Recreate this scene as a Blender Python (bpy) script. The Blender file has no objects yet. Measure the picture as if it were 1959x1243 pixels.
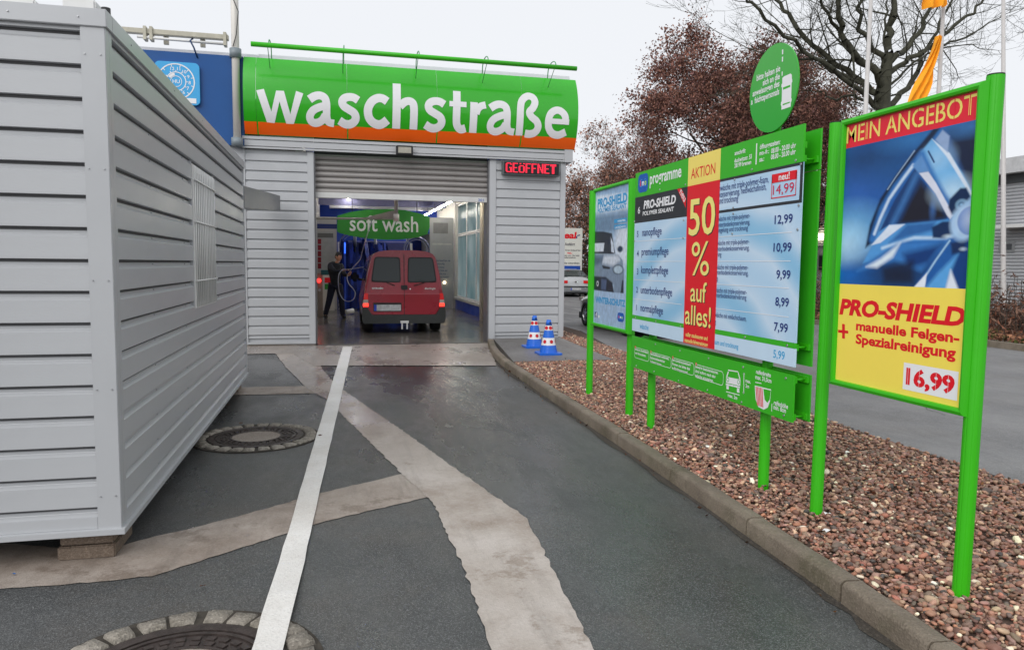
import bpy, bmesh, math, random
import numpy as np
from mathutils import Vector, Matrix
random.seed(7); RNG = np.random.default_rng(7)
R = math.radians
SC = bpy.context.scene; COL = SC.collection
# ------------------------------------------------------------------ camera
F_PX, YAW, PITCH, ROLL, EYE = 1408.6, 0.2345, 0.0819, 0.00994, 1.55
CX, CY = 979.5, 621.5
def cam_axes():
    cy, sy = math.cos(YAW), math.sin(YAW)
    f = np.array([sy*math.cos(PITCH), cy*math.cos(PITCH), -math.sin(PITCH)])
    r = np.array([cy, -sy, 0.0]); d = np.cross(f, r)
    c, s = math.cos(ROLL), math.sin(ROLL)
    return c*r - s*d, s*r + c*d, f
AR, AD, AF = cam_axes()
cam = bpy.data.cameras.new('camera'); camo = bpy.data.objects.new('camera', cam); COL.objects.link(camo)
m = Matrix.Identity(4)
for i in range(3):
    m[i][0] = AR[i]; m[i][1] = -AD[i]; m[i][2] = -AF[i]
m[2][3] = EYE
camo.matrix_world = m
cam.sensor_width = 36; cam.lens = F_PX/1959*36; cam.clip_end = 2000; cam.clip_start = 0.05
SC.camera = camo
# ------------------------------------------------------------------ sky and sun (overcast winter day)
SUN_EL, SUN_AZ = R(38), R(222)
w = bpy.data.worlds.new('World'); SC.world = w; w.use_nodes = True
nt = w.node_tree; nt.nodes.clear()
sky = nt.nodes.new('ShaderNodeTexSky'); sky.sky_type = 'NISHITA'; sky.sun_disc = False
sky.sun_elevation = SUN_EL; sky.sun_rotation = SUN_AZ; sky.dust_density = 4; sky.air_density = 1
hs = nt.nodes.new('ShaderNodeHueSaturation'); hs.inputs['Saturation'].default_value = 0.12
b1 = nt.nodes.new('ShaderNodeBackground'); b1.inputs['Strength'].default_value = 0.05
nt.links.new(sky.outputs[0], hs.inputs['Color']); nt.links.new(hs.outputs[0], b1.inputs['Color'])
b2 = nt.nodes.new('ShaderNodeBackground'); b2.inputs['Color'].default_value = (0.93, 0.955, 1.0, 1)   # the even cloud cover
b2.inputs['Strength'].default_value = 0.83
mx = nt.nodes.new('ShaderNodeMixShader'); mx.inputs[0].default_value = 0.88
wo = nt.nodes.new('ShaderNodeOutputWorld')
nt.links.new(b1.outputs[0], mx.inputs[1]); nt.links.new(b2.outputs[0], mx.inputs[2]); nt.links.new(mx.outputs[0], wo.inputs['Surface'])
sl = bpy.data.lights.new('sun', 'SUN'); sl.energy = 1.5; sl.angle = R(50); sl.color = (1.0, 0.98, 0.95)
so = bpy.data.objects.new('sun', sl); COL.objects.link(so)
sd = Vector((math.sin(SUN_AZ)*math.cos(SUN_EL), math.cos(SUN_AZ)*math.cos(SUN_EL), math.sin(SUN_EL)))
so.rotation_euler = sd.to_track_quat('Z', 'Y').to_euler()
SC.view_settings.view_transform = 'Standard'; SC.view_settings.look = 'None'
SC.view_settings.exposure = 0.33; SC.view_settings.gamma = 1; SC.view_settings.use_curve_mapping = False
# ------------------------------------------------------------------ measuring helpers: a sight line met with a real plane
def ray(x, y): return AR*((x-CX)/F_PX) + AD*((y-CY)/F_PX) + AF
def on_z(x, y, z=0.0):
    r = ray(x, y); return Vector(r*((z-EYE)/r[2])) + Vector((0, 0, EYE))
def on_y(x, y, Y):
    r = ray(x, y); return Vector(r*(Y/r[1])) + Vector((0, 0, EYE))
def on_x(x, y, X):
    r = ray(x, y); return Vector(r*(X/r[0])) + Vector((0, 0, EYE))
# ------------------------------------------------------------------ materials
def lin(c):
    return tuple(((v/255)/12.92 if v/255 <= 0.04045 else ((v/255+0.055)/1.055)**2.4) for v in c)
MATS = {}
def mat(name, col, rough=0.5, metal=0.0, var=0.12, scale=6.0, bump=0.0, bscale=60.0, emit=None, estr=1.0, spec=0.5, coat=0.0, rvar=0.0, trans=0.0, ior=1.45, dirt=0.0):
    if name in MATS: return MATS[name]
    mt = bpy.data.materials.new(name); mt.use_nodes = True; n = mt.node_tree.nodes; l = mt.node_tree.links
    p = n['Principled BSDF']; col = tuple(col[:3])
    p.inputs['Base Color'].default_value = (*col, 1); p.inputs['Roughness'].default_value = rough
    p.inputs['Metallic'].default_value = metal; p.inputs['Specular IOR Level'].default_value = spec
    p.inputs['Coat Weight'].default_value = coat; p.inputs['Coat Roughness'].default_value = 0.08
    p.inputs['Transmission Weight'].default_value = trans; p.inputs['IOR'].default_value = ior
    tc = n.new('ShaderNodeTexCoord')
    if var > 0:
        nz = n.new('ShaderNodeTexNoise'); nz.inputs['Scale'].default_value = scale; nz.inputs['Detail'].default_value = 8; nz.inputs['Roughness'].default_value = 0.62
        l.new(tc.outputs['Object'], nz.inputs['Vector'])
        cr = n.new('ShaderNodeValToRGB'); e = cr.color_ramp.elements
        e[0].position = 0.3; e[1].position = 0.7
        e[0].color = (*[c*(1-var) for c in col], 1); e[1].color = (*[min(1, c*(1+var)) for c in col], 1)
        l.new(nz.outputs['Fac'], cr.inputs['Fac']); src = cr.outputs['Color']
        if dirt > 0:
            n2 = n.new('ShaderNodeTexNoise'); n2.inputs['Scale'].default_value = scale*0.35; n2.inputs['Detail'].default_value = 10; n2.inputs['Roughness'].default_value = 0.7
            l.new(tc.outputs['Object'], n2.inputs['Vector'])
            mr = n.new('ShaderNodeMapRange'); mr.inputs['From Min'].default_value = 0.52; mr.inputs['From Max'].default_value = 0.72; mr.inputs['To Max'].default_value = dirt
            l.new(n2.outputs['Fac'], mr.inputs['Value'])
            mm = n.new('ShaderNodeMix'); mm.data_type = 'RGBA'; l.new(mr.outputs['Result'], mm.inputs['Factor']); l.new(src, mm.inputs['A'])
            mm.inputs['B'].default_value = (col[0]*0.45+0.02, col[1]*0.42+0.015, col[2]*0.38+0.01, 1); src = mm.outputs['Result']
        l.new(src, p.inputs['Base Color'])
    if rvar > 0:
        n3 = n.new('ShaderNodeTexNoise'); n3.inputs['Scale'].default_value = scale*0.6; n3.inputs['Detail'].default_value = 6
        l.new(tc.outputs['Object'], n3.inputs['Vector'])
        mr = n.new('ShaderNodeMapRange'); mr.inputs['From Min'].default_value = 0.3; mr.inputs['From Max'].default_value = 0.7
        mr.inputs['To Min'].default_value = max(0.02, rough-rvar); mr.inputs['To Max'].default_value = min(1, rough+rvar)
        l.new(n3.outputs['Fac'], mr.inputs['Value']); l.new(mr.outputs['Result'], p.inputs['Roughness'])
    if bump > 0:
        nb = n.new('ShaderNodeTexNoise'); nb.inputs['Scale'].default_value = bscale; nb.inputs['Detail'].default_value = 5
        l.new(tc.outputs['Object'], nb.inputs['Vector'])
        bp = n.new('ShaderNodeBump'); bp.inputs['Strength'].default_value = bump; bp.inputs['Distance'].default_value = 0.01
        l.new(nb.outputs['Fac'], bp.inputs['Height']); l.new(bp.outputs['Normal'], p.inputs['Normal'])
    if emit is not None:
        p.inputs['Emission Color'].default_value = (*emit, 1); p.inputs['Emission Strength'].default_value = estr
    MATS[name] = mt; return mt
def mat_attr(name, rough=0.7, attr='Col', spec=0.3, mult=1.0, bump=0.0):
    if name in MATS: return MATS[name]
    mt = bpy.data.materials.new(name); mt.use_nodes = True; n = mt.node_tree.nodes; l = mt.node_tree.links
    p = n['Principled BSDF']; p.inputs['Roughness'].default_value = rough; p.inputs['Specular IOR Level'].default_value = spec
    a = n.new('ShaderNodeAttribute'); a.attribute_name = attr
    l.new(a.outputs['Color'], p.inputs['Base Color'])
    if bump:
        nb = n.new('ShaderNodeTexNoise'); nb.inputs['Scale'].default_value = 90
        bp = n.new('ShaderNodeBump'); bp.inputs['Strength'].default_value = bump; bp.inputs['Distance'].default_value = 0.004
        l.new(nb.outputs['Fac'], bp.inputs['Height']); l.new(bp.outputs['Normal'], p.inputs['Normal'])
    MATS[name] = mt; return mt
# ------------------------------------------------------------------ object helpers
def tag(o, label=None, cat=None, group=None, kind=None):
    if label: o['label'] = label
    if cat: o['category'] = cat
    if group: o['group'] = group
    if kind: o['kind'] = kind
    return o
def thing(name, label, cat, loc=(0, 0, 0), rz=0.0, group=None):
    o = bpy.data.objects.new(name, None); COL.objects.link(o); o.empty_display_size = 0.2
    o.location = loc; o.rotation_euler = (0, 0, rz); return tag(o, label, cat, group)
def root_off(p):
    v = Vector((0, 0, 0))
    while p is not None: v += Vector(p.location); p = p.parent
    return v
class MB:
    """collects geometry in world coordinates (or local ones when built with local=True)"""
    def __init__(s): s.v = []; s.f = []; s.mi = []; s.sm = []
    def add(s, vs, fs, mi=0, smooth=False):
        b = len(s.v); s.v += [tuple(p) for p in vs]
        for f in fs: s.f.append(tuple(i+b for i in f)); s.mi.append(mi); s.sm.append(smooth)
        return s
    def box(s, lo, hi, mi=0):
        x0, y0, z0 = lo; x1, y1, z1 = hi
        x0, x1 = min(x0, x1), max(x0, x1); y0, y1 = min(y0, y1), max(y0, y1); z0, z1 = min(z0, z1), max(z0, z1)
        return s.add([(x0,y0,z0),(x1,y0,z0),(x1,y1,z0),(x0,y1,z0),(x0,y0,z1),(x1,y0,z1),(x1,y1,z1),(x0,y1,z1)],
              [(0,3,2,1),(4,5,6,7),(0,1,5,4),(1,2,6,5),(2,3,7,6),(3,0,4,7)], mi)
    def tube(s, pts, rad, n=10, mi=0, caps=True, smooth=True):
        pts = [Vector(p) for p in pts]; k = len(pts); rs = rad if isinstance(rad, (list, tuple)) else [rad]*k
        vs = []; prev = None
        for i, p in enumerate(pts):
            t = (pts[min(i+1, k-1)] - pts[max(i-1, 0)]).normalized()
            if prev is None:
                a = Vector((0, 0, 1)) if abs(t.z) < 0.9 else Vector((1, 0, 0))
                u = t.cross(a).normalized()
            else:
                u = (prev - t*prev.dot(t)).normalized()
            prev = u; v = t.cross(u)
            for j in range(n):
                an = 2*math.pi*j/n; vs.append(p + (u*math.cos(an) + v*math.sin(an))*rs[i])
        fs = [(i*n+j, i*n+(j+1) % n, (i+1)*n+(j+1) % n, (i+1)*n+j) for i in range(k-1) for j in range(n)]
        b = len(s.v); s.add(vs, fs, mi, smooth)
        if caps:
            s.f.append(tuple(b+j for j in reversed(range(n)))); s.mi.append(mi); s.sm.append(False)
            s.f.append(tuple(b+(k-1)*n+j for j in range(n))); s.mi.append(mi); s.sm.append(False)
        return s
    def quad(s, a, b, c, d, mi=0): return s.add([a, b, c, d], [(0, 1, 2, 3)], mi)
    def prism(s, pts, n, d, mi=0):
        """polygon pts extruded by vector n*d"""
        pts = [Vector(p) for p in pts]; k = len(pts); off = Vector(n)*d
        vs = pts + [p+off for p in pts]
        return s.add(vs, [tuple(range(k))[::-1], tuple(range(k, 2*k))] + [(i, (i+1) % k, k+(i+1) % k, k+i) for i in range(k)], mi)
    def mesh(s, name, mats, off=Vector((0, 0, 0))):
        me = bpy.data.meshes.new(name)
        me.from_pydata([(x-off[0], y-off[1], z-off[2]) for x, y, z in s.v], [], s.f)
        for m_ in (mats if isinstance(mats, (list, tuple)) else [mats]): me.materials.append(m_)
        me.polygons.foreach_set('material_index', s.mi); me.polygons.foreach_set('use_smooth', s.sm)
        me.update(); return me
    def build(s, name, mats, parent=None, local=False, bevel=0.0, fix=True):
        off = Vector((0, 0, 0)) if local or parent is None else root_off(parent)
        me = s.mesh(name, mats, off)
        if fix or bevel:
            bm = bmesh.new(); bm.from_mesh(me)
            if fix: bmesh.ops.recalc_face_normals(bm, faces=bm.faces)
            if bevel: bmesh.ops.bevel(bm, geom=bm.edges[:], offset=bevel, segments=2, affect='EDGES', clamp_overlap=True)
            bm.to_mesh(me); bm.free()
        o = bpy.data.objects.new(name, me); COL.objects.link(o)
        if parent is not None: o.parent = parent
        return o
def box(name, lo, hi, m_, parent=None, bevel=0.0, local=False): return MB().box(lo, hi).build(name, m_, parent, local, bevel)
def inst(name, me, parent, loc, rz=0.0, sc=(1, 1, 1)):
    o = bpy.data.objects.new(name, me); COL.objects.link(o); o.parent = parent
    o.location = Vector(loc) - (root_off(parent) if parent else Vector((0, 0, 0))); o.rotation_euler = (0, 0, rz); o.scale = sc; return o
# ------------------------------------------------------------------ lettering
_tc = {}
def text_mesh(s, bold=0.0):
    k = (s, bold)
    if k in _tc: return _tc[k]
    cu = bpy.data.curves.new('t', 'FONT'); cu.body = s; cu.size = 1; cu.offset = bold; cu.resolution_u = 3
    o = bpy.data.objects.new('t', cu); COL.objects.link(o); dg = bpy.context.evaluated_depsgraph_get()
    me = o.evaluated_get(dg).to_mesh(); vs = [tuple(v.co) for v in me.vertices]; fs = [tuple(p.vertices) for p in me.polygons]
    o.evaluated_get(dg).to_mesh_clear(); bpy.data.objects.remove(o); bpy.data.curves.remove(cu)
    _tc[k] = (vs, fs); return _tc[k]
CAP = None
def lettering(s, O, U, V, N, width, cap, m_, parent, bold=0.012, slant=0.0, off=0.003, align='L', name='lettering', raw=False):
    """flat print: O = baseline start, U/V = writing and up directions, width in metres (None keeps proportion)"""
    global CAP
    if CAP is None: CAP = max(v[1] for v in text_mesh('H')[0])
    vs, fs = text_mesh(s, bold)
    if not vs: return None
    x0 = min(v[0] for v in vs); x1 = max(v[0] for v in vs)
    if any(c.islower() for c in s) and len(s) > 1: cap *= 1.18   # the photographed face has tall small letters
    sy = cap/CAP; sx = (width/(x1-x0)) if width else sy
    O, U, V, N = Vector(O), Vector(U), Vector(V), Vector(N); off = off if raw else off*.35
    sh = {'L': 0, 'R': -(x1-x0)*sx, 'C': -(x1-x0)*sx/2}[align]
    b = MB(); b.add([O + U*((v[0]-x0)*sx + sh + slant*v[1]*sy) + V*(v[1]*sy) + N*off for v in vs], fs)
    return b.build(name, m_, parent, fix=False)
class Face:
    """a flat vertical sign face at X = const looking to -X; measured through sight lines"""
    U = Vector((0, -1, 0)); V = Vector((0, 0, 1)); N = Vector((-1, 0, 0))
    def __init__(s, X, zx=0, zy=0, k=1.0): s.X = X; s.zx = zx; s.zy = zy; s.k = k
    def p(s, x, y, off=0.0):
        q = on_x(s.zx + x/s.k, s.zy + y/s.k, s.X); q.x -= off*.35; return q
    def text(s, t, a, b, h, m_, parent, fit=True, **kw):
        A = s.p(*a); B = s.p(*b); z = (A.z + B.z)/2
        cap = s.p(a[0], a[1]-h).z - A.z
        return lettering(t, (s.X, A.y, z), s.U, s.V, s.N, abs(B.y - A.y) if fit else None, cap, m_, parent, **kw)
    def rect(s, x0, y0, x1, y1, m_, parent, off=0.002, name='panel', thick=0.0):
        """world-upright rectangle through the corners (x0,y0) upper left and (x1,y1) lower right"""
        A = s.p(x0, y0); B = s.p(x1, y1)
        return s.wrect(A.y, B.y, B.z, A.z, m_, parent, off, name, thick)
    def wrect(s, ya, yb, z0, z1, m_, parent, off=0.002, name='panel', thick=0.0):
        b = MB(); x = s.X-off*.35
        if thick: b.box((x, min(ya, yb), z0), (x+thick, max(ya, yb), z1))
        else: b.quad((x, ya, z0), (x, yb, z0), (x, yb, z1), (x, ya, z1))
        return b.build(name, m_, parent, fix=bool(thick))
    def poly(s, pts, m_, parent, off=0.003, name='print'):
        q = [s.p(x, y, off) for x, y in pts]
        return MB().add(q, [tuple(range(len(q)))]).build(name, m_, parent, fix=False)
# ------------------------------------------------------------------ a tiny painter for flat printed pictures
class Paint:
    def __init__(s, w, h, col):
        s.w = w; s.h = h; s.a = np.ones((h, w, 3))*np.array(lin(col)); s.X, s.Y = np.meshgrid((np.arange(w)+.5)/w, (np.arange(h)+.5)/h)
    def mask(s, d, soft): return np.clip(0.5 - d/max(soft, 1e-4), 0, 1)[..., None]
    def blend(s, m_, col, al=1.0): s.a = s.a*(1-m_*al) + np.array(lin(col))*m_*al
    def ell(s, cx, cy, rx, ry, col, soft=0.02, al=1.0, ang=0):
        x = s.X-cx; y = s.Y-cy; c, q = math.cos(ang), math.sin(ang); x, y = x*c+y*q, -x*q+y*c
        d = (np.sqrt((x/rx)**2+(y/ry)**2)-1)*min(rx, ry); s.blend(s.mask(d, soft), col, al)
    def poly(s, pts, col, soft=0.006, al=1.0):
        n = len(pts); d = np.full(s.X.shape, 9.0); ins = np.zeros(s.X.shape, bool)
        for i in range(n):
            x1, y1 = pts[i]; x2, y2 = pts[(i+1) % n]; dx, dy = x2-x1, y2-y1
            t = np.clip(((s.X-x1)*dx+(s.Y-y1)*dy)/(dx*dx+dy*dy+1e-12), 0, 1)
            d = np.minimum(d, np.hypot(s.X-x1-t*dx, s.Y-y1-t*dy))
            if dy: ins ^= ((y1 > s.Y) != (y2 > s.Y)) & (s.X < (x2-x1)*(s.Y-y1)/dy + x1)
        s.blend(s.mask(np.where(ins, -d, d), soft), col, al)
    def line(s, pts, wd, col, soft=0.004, al=1.0):
        d = np.full(s.X.shape, 9.0)
        for (x1, y1), (x2, y2) in zip(pts[:-1], pts[1:]):
            dx, dy = x2-x1, y2-y1; t = np.clip(((s.X-x1)*dx+(s.Y-y1)*dy)/(dx*dx+dy*dy+1e-12), 0, 1)
            d = np.minimum(d, np.hypot(s.X-x1-t*dx, s.Y-y1-t*dy))
        s.blend(s.mask(d-wd/2, soft), col, al)
    def noise(s, amp, cells=20):
        g = RNG.random((cells+2, cells+2)); gx = s.X*cells; gy = s.Y*cells; ix = gx.astype(int); iy = gy.astype(int); fx = gx-ix; fy = gy-iy
        v = (g[iy, ix]*(1-fx)+g[iy, ix+1]*fx)*(1-fy)+(g[iy+1, ix]*(1-fx)+g[iy+1, ix+1]*fx)*fy
        s.a *= (1+amp*(v-0.5)*2)[..., None]
    def build(s, name, TL, TR, BR, BL, parent, mt):
        TL, TR, BR, BL = map(Vector, (TL, TR, BR, BL)); off = root_off(parent) if parent else Vector((0, 0, 0))
        u = np.linspace(0, 1, s.w)[None, :, None]; v = np.linspace(0, 1, s.h)[:, None, None]
        P = (np.array(TL)*(1-u)+np.array(TR)*u)*(1-v)+(np.array(BL)*(1-u)+np.array(BR)*u)*v - np.array(off)
        idx = np.arange(s.w*s.h).reshape(s.h, s.w)
        q = np.stack([idx[:-1, :-1], idx[1:, :-1], idx[1:, 1:], idx[:-1, 1:]], -1).reshape(-1, 4)
        return np_mesh(name, P.reshape(-1, 3), q, mt, parent, cols=np.clip(s.a, 0, 1).reshape(-1, 3))
def np_mesh(name, V, Q, mt, parent=None, cols=None, smooth=False, mi=None):
    me = bpy.data.meshes.new(name); k = Q.shape[1]; V = np.asarray(V, dtype=np.float32)
    me.vertices.add(len(V)); me.vertices.foreach_set('co', V.ravel())
    me.loops.add(Q.size); me.loops.foreach_set('vertex_index', Q.astype(np.int32).ravel())
    me.polygons.add(len(Q)); me.polygons.foreach_set('loop_start', np.arange(0, Q.size, k, dtype=np.int32))
    me.polygons.foreach_set('use_smooth', np.full(len(Q), smooth))
    for m_ in (mt if isinstance(mt, (list, tuple)) else [mt]): me.materials.append(m_)
    if mi is not None: me.polygons.foreach_set('material_index', np.asarray(mi, dtype=np.int32))
    if cols is not None:
        at = me.color_attributes.new('Col', 'FLOAT_COLOR', 'POINT')
        at.data.foreach_set('color', np.concatenate([cols, np.ones((len(V), 1))], 1).astype(np.float32).ravel())
    me.update(calc_edges=True)
    o = bpy.data.objects.new(name, me); COL.objects.link(o)
    if parent: o.parent = parent
    return o
# shared materials
GREEN = mat('green_paint', lin((54, 178, 16)), 0.42, var=0.04, scale=3, bump=0.03, bscale=200, rvar=0.12, dirt=.16)
GREEN_PRINT = mat('green_print', lin((56, 176, 30)), 0.42, var=0.03, scale=2, rvar=0.1)
WHITE_PRINT = mat('white_print', (0.8, 0.8, 0.82), 0.5, var=0)
SIDING = mat('grey_siding', lin((179, 181, 184)), 0.36, metal=0.15, var=0.08, scale=1.4, bump=0.04, bscale=140, rvar=0.1, dirt=0.1)
TRIM = mat('grey_trim', lin((180, 182, 185)), 0.36, metal=0.15, var=0.04, scale=1.2, rvar=0.1)
DARK = mat('dark_metal', (0.02, 0.02, 0.022), 0.5, var=0.1)
BLACKP = mat('black_plastic', (0.018, 0.018, 0.02), 0.55, var=0.1)
WHITEM = mat('white_metal', (0.72, 0.72, 0.71), 0.4, var=0.05)
STEEL = mat('galvanised_steel', (0.45, 0.46, 0.47), 0.35, metal=0.8, var=0.15, scale=10)
# ================================================================== GROUND
def ground_mat(name, c0, c1, rough, rvar, speck=0.35, patch=None, bump=0.5, wet=0.5, sscale=110, stain=None, stain_th=0.62, puddle=None, streak=0.0, pscale=0.55, hi=2.4, sheen=None):
    mt = bpy.data.materials.new(name); mt.use_nodes = True; n = mt.node_tree.nodes; l = mt.node_tree.links; p = n['Principled BSDF']
    tc = n.new('ShaderNodeTexCoord')
    def noise(s, d=6, r=0.6, sc=None, loc=(0, 0, 0)):
        q = n.new('ShaderNodeTexNoise'); q.inputs['Scale'].default_value = s; q.inputs['Detail'].default_value = d; q.inputs['Roughness'].default_value = r
        mp = n.new('ShaderNodeMapping'); mp.inputs['Scale'].default_value = sc or (1, 1, 1); mp.inputs['Location'].default_value = loc
        l.new(tc.outputs['Object'], mp.inputs[0]); l.new(mp.outputs[0], q.inputs['Vector']); return q.outputs['Fac']
    def rng(src, a, b, c, d):
        q = n.new('ShaderNodeMapRange'); q.inputs['From Min'].default_value = a; q.inputs['From Max'].default_value = b
        q.inputs['To Min'].default_value = c; q.inputs['To Max'].default_value = d; l.new(src, q.inputs['Value']); return q.outputs['Result']
    def mth(op, a, b):
        q = n.new('ShaderNodeMath'); q.operation = op; q.use_clamp = True
        for i, v in enumerate((a, b)):
            if isinstance(v, (int, float)): q.inputs[i].default_value = v
            else: l.new(v, q.inputs[i])
        return q.outputs[0]
    def mth2(op, a, b):
        o = mth(op, a, b); o.node.use_clamp = False; return o
    def mix(f, a, b):
        q = n.new('ShaderNodeMix'); q.data_type = 'RGBA'
        if isinstance(f, float): q.inputs['Factor'].default_value = f
        else: l.new(f, q.inputs['Factor'])
        for k, v in (('A', a), ('B', b)):
            if isinstance(v, tuple): q.inputs[k].default_value = (*v[:3], 1)
            else: l.new(v, q.inputs[k])
        return q.outputs['Result']
    col = mix(rng(noise(1.1, 9, 0.68), 0.35, 0.65, 0, 1), c0, c1)
    if patch: col = mix(rng(noise(pscale, 8, 0.72, loc=(3, 1, 0)), 0.48, 0.66, 0, 0.85), col, patch)
    if streak: col = mix(rng(noise(2.2, 8, 0.7, (4.5, .5, 1)), 0.50, 0.72, 0, streak), col, tuple(c*0.55 for c in c0))
    if stain: col = mix(rng(noise(2.6, 9, 0.75, loc=(7, 2, 0)), stain_th, stain_th+.06, 0, .55), col, stain)
    vo = n.new('ShaderNodeTexVoronoi'); vo.inputs['Scale'].default_value = sscale; l.new(tc.outputs['Object'], vo.inputs['Vector'])
    sepv = n.new('ShaderNodeSeparateColor'); l.new(vo.outputs['Color'], sepv.inputs['Color'])
    col = mix(rng(sepv.outputs[0], 0.6, 1.0, 0, speck), col, tuple(min(1, c*hi) for c in c1))
    col = mix(rng(sepv.outputs[1], 0.6, 1.0, 0, speck), col, tuple(c*0.3 for c in c0))
    rg = rng(noise(0.8, 7, 0.62, (1.6, .6, 1)), 0.38, 0.62, rough+rvar, rough-rvar)
    if sheen:   # water film in the wheel track
        sp = n.new('ShaderNodeSeparateXYZ'); l.new(tc.outputs['Object'], sp.inputs[0])
        gx = rng(mth('ABSOLUTE', mth2('SUBTRACT', sp.outputs['X'], sheen[0]), 0), .15, .75, 1, 0); gy = rng(mth('ABSOLUTE', mth2('SUBTRACT', sp.outputs['Y'], sheen[1]), 0), .8, 3.6, 1, 0)
        sf = mth('MULTIPLY', mth('MULTIPLY', gx, gy), rng(noise(1.6, 7, .65, (2.2, .5, 1), (2, 2, 0)), .42, .58, .15, 1))
        rg = mth('MULTIPLY', rg, rng(sf, 0, 1, 1, .2))
    if puddle:
        sx = n.new('ShaderNodeSeparateXYZ'); l.new(tc.outputs['Object'], sx.inputs[0])
        near = rng(sx.outputs['Y'], puddle[0], puddle[1], 0, 1); pf = mth('MULTIPLY', near, rng(noise(1.3, 6, .6, (1, .6, 1), (1, 5, 0)), .38, .52, .35, 1))
        rg = mth('MULTIPLY', rg, rng(pf, 0, 1, 1, .32)); col = mix(mth('MULTIPLY', pf, .55), col, tuple(c*.5*k for c, k in zip(c0, (1.15, 1, .9))))
        bs = rng(pf, 0, 1, bump, bump*.25)
    l.new(col, p.inputs['Base Color']); l.new(rg, p.inputs['Roughness'])
    p.inputs['Specular IOR Level'].default_value = wet
    bp = n.new('ShaderNodeBump'); bp.inputs['Strength'].default_value = bump; bp.inputs['Distance'].default_value = 0.006
    if puddle: l.new(bs, bp.inputs['Strength'])
    l.new(vo.outputs['Distance'], bp.inputs['Height']); l.new(bp.outputs['Normal'], p.inputs['Normal'])
    return mt
ASPH = ground_mat('dark_asphalt', (0.036, 0.039, 0.040), (0.072, 0.074, 0.074), 0.40, 0.17, speck=.62, patch=(0.078, 0.069, 0.060), bump=0.2, sscale=230, stain=(.15, .135, .12), stain_th=.665, sheen=(1.45, 7.0), puddle=(7.5, 11.5), hi=3.0)
ASPH2 = ground_mat('pale_asphalt', (0.13, 0.13, 0.135), (0.18, 0.178, 0.178), 0.5, 0.15, speck=0.3, bump=0.15, patch=(.11, .105, .10), sscale=120)
CONC = ground_mat('patch_concrete', (0.38, 0.335, 0.295), (0.52, 0.475, 0.44), 0.62, 0.14, speck=0.12, patch=(0.25, 0.195, 0.155), bump=0.22, stain=(.20, .15, .11), stain_th=.57, pscale=.8, hi=1.4, streak=.45, puddle=(4.4, 7.6))
CONC2 = ground_mat('brown_concrete', (0.26, 0.215, 0.18), (0.40, 0.35, 0.31), 0.55, 0.14, speck=0.12, patch=(0.165, 0.125, 0.098), bump=0.22, stain=(.13, .095, .07), stain_th=.55, streak=.5, pscale=.9, hi=1.4)
APRON = ground_mat('apron_concrete', (0.25, 0.215, 0.19), (0.36, 0.32, 0.29), 0.34, 0.16, speck=0.12, patch=(0.20, 0.16, 0.135), bump=0.15, wet=0.6, stain=(.19, .13, .10), stain_th=.6, hi=1.4, streak=.5)
SLAB = ground_mat('slab_asphalt', (0.115, 0.11, 0.107), (0.17, 0.16, 0.152), 0.45, 0.14, speck=0.3, patch=(.10, .09, .085))
LINE = ground_mat('road_paint', (0.66, 0.645, 0.615), (0.80, 0.785, 0.76), 0.55, 0.08, speck=0.16, patch=(0.60, 0.565, 0.52), bump=0.3, stain=(.36, .33, .30), stain_th=.66, hi=1.1)
FLOORM = ground_mat('wet_floor', (0.11, 0.10, 0.09), (0.21, 0.19, 0.17), 0.16, 0.11, speck=0.15, bump=0.08, wet=0.9)
EARTH = ground_mat('brown_earth', (0.05, 0.036, 0.028), (0.10, 0.075, 0.058), 0.9, 0.05, speck=0.5)
GRASS = ground_mat('verge', (0.06, 0.055, 0.03), (0.10, 0.08, 0.05), 0.95, 0.04, speck=0.5)

def sheet(name, pts, z, mt, kind='structure', bot=None):
    b = MB()
    if bot is None: b.add([(x, y, z) for x, y in pts], [tuple(range(len(pts)))])
    else: b.prism([(x, y, bot) for x, y in pts], (0, 0, 1), z-bot)
    o = b.build(name, mt); tag(o, kind=kind); 
    bm = bmesh.new(); bm.from_mesh(o.data)
    for f in bm.faces:
        if bot is None and f.normal.z < 0: f.normal_flip()
    bm.to_mesh(o.data); bm.free(); return o
sheet('ground', [(-400, -200), (400, -200), (400, 600), (-400, 600)], -0.012, GRASS)
sheet('forecourt', [(-14, -8), (2.45, -8), (2.45, 14.1), (-14, 14.1)], 0.0, ASPH)
sheet('road', [(4.62, -20), (12.75, -20), (12.75, 60), (5.4, 60), (5.4, 16), (4.75, 12)], -0.004, ASPH2)
# concrete strips let into the asphalt (each 4 mm above the sheet below)
G = lambda x, y: tuple(on_z(x, y))[:2]
def jag(pts, amp=0.009, step=0.045):
    out = []
    for i, a in enumerate(pts):
        b_ = pts[(i+1) % len(pts)]; L = math.hypot(b_[0]-a[0], b_[1]-a[1]); k = max(1, int(L/step))
        for j in range(k):
            t = j/k; s_ = amp if j else 0
            out.append((a[0]+(b_[0]-a[0])*t+random.uniform(-s_, s_), a[1]+(b_[1]-a[1])*t+random.uniform(-s_, s_)))
    return out
sheet('concrete_strip', jag([G(522, 670), G(612, 684), G(614, 702), G(640, 735), G(790, 838), G(905, 921), G(1008, 992), G(1135, 1243), (1.06, 1.6), (0.60, 1.6), G(940, 1243), G(888, 1090), G(828, 962), G(768, 906), G(625, 765), G(586, 742), G(546, 702)]), 0.006, CONC)
sheet('concrete_strip', jag([(-6, 3.97), G(0, 1127), G(130, 1118), G(290, 1103), G(450, 1052), G(620, 998), G(826, 950), G(768, 907), G(620, 942), G(450, 990), G(180, 1056), (-2.4, 4.75), (-6, 4.9)]), 0.004, CONC2)
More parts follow.
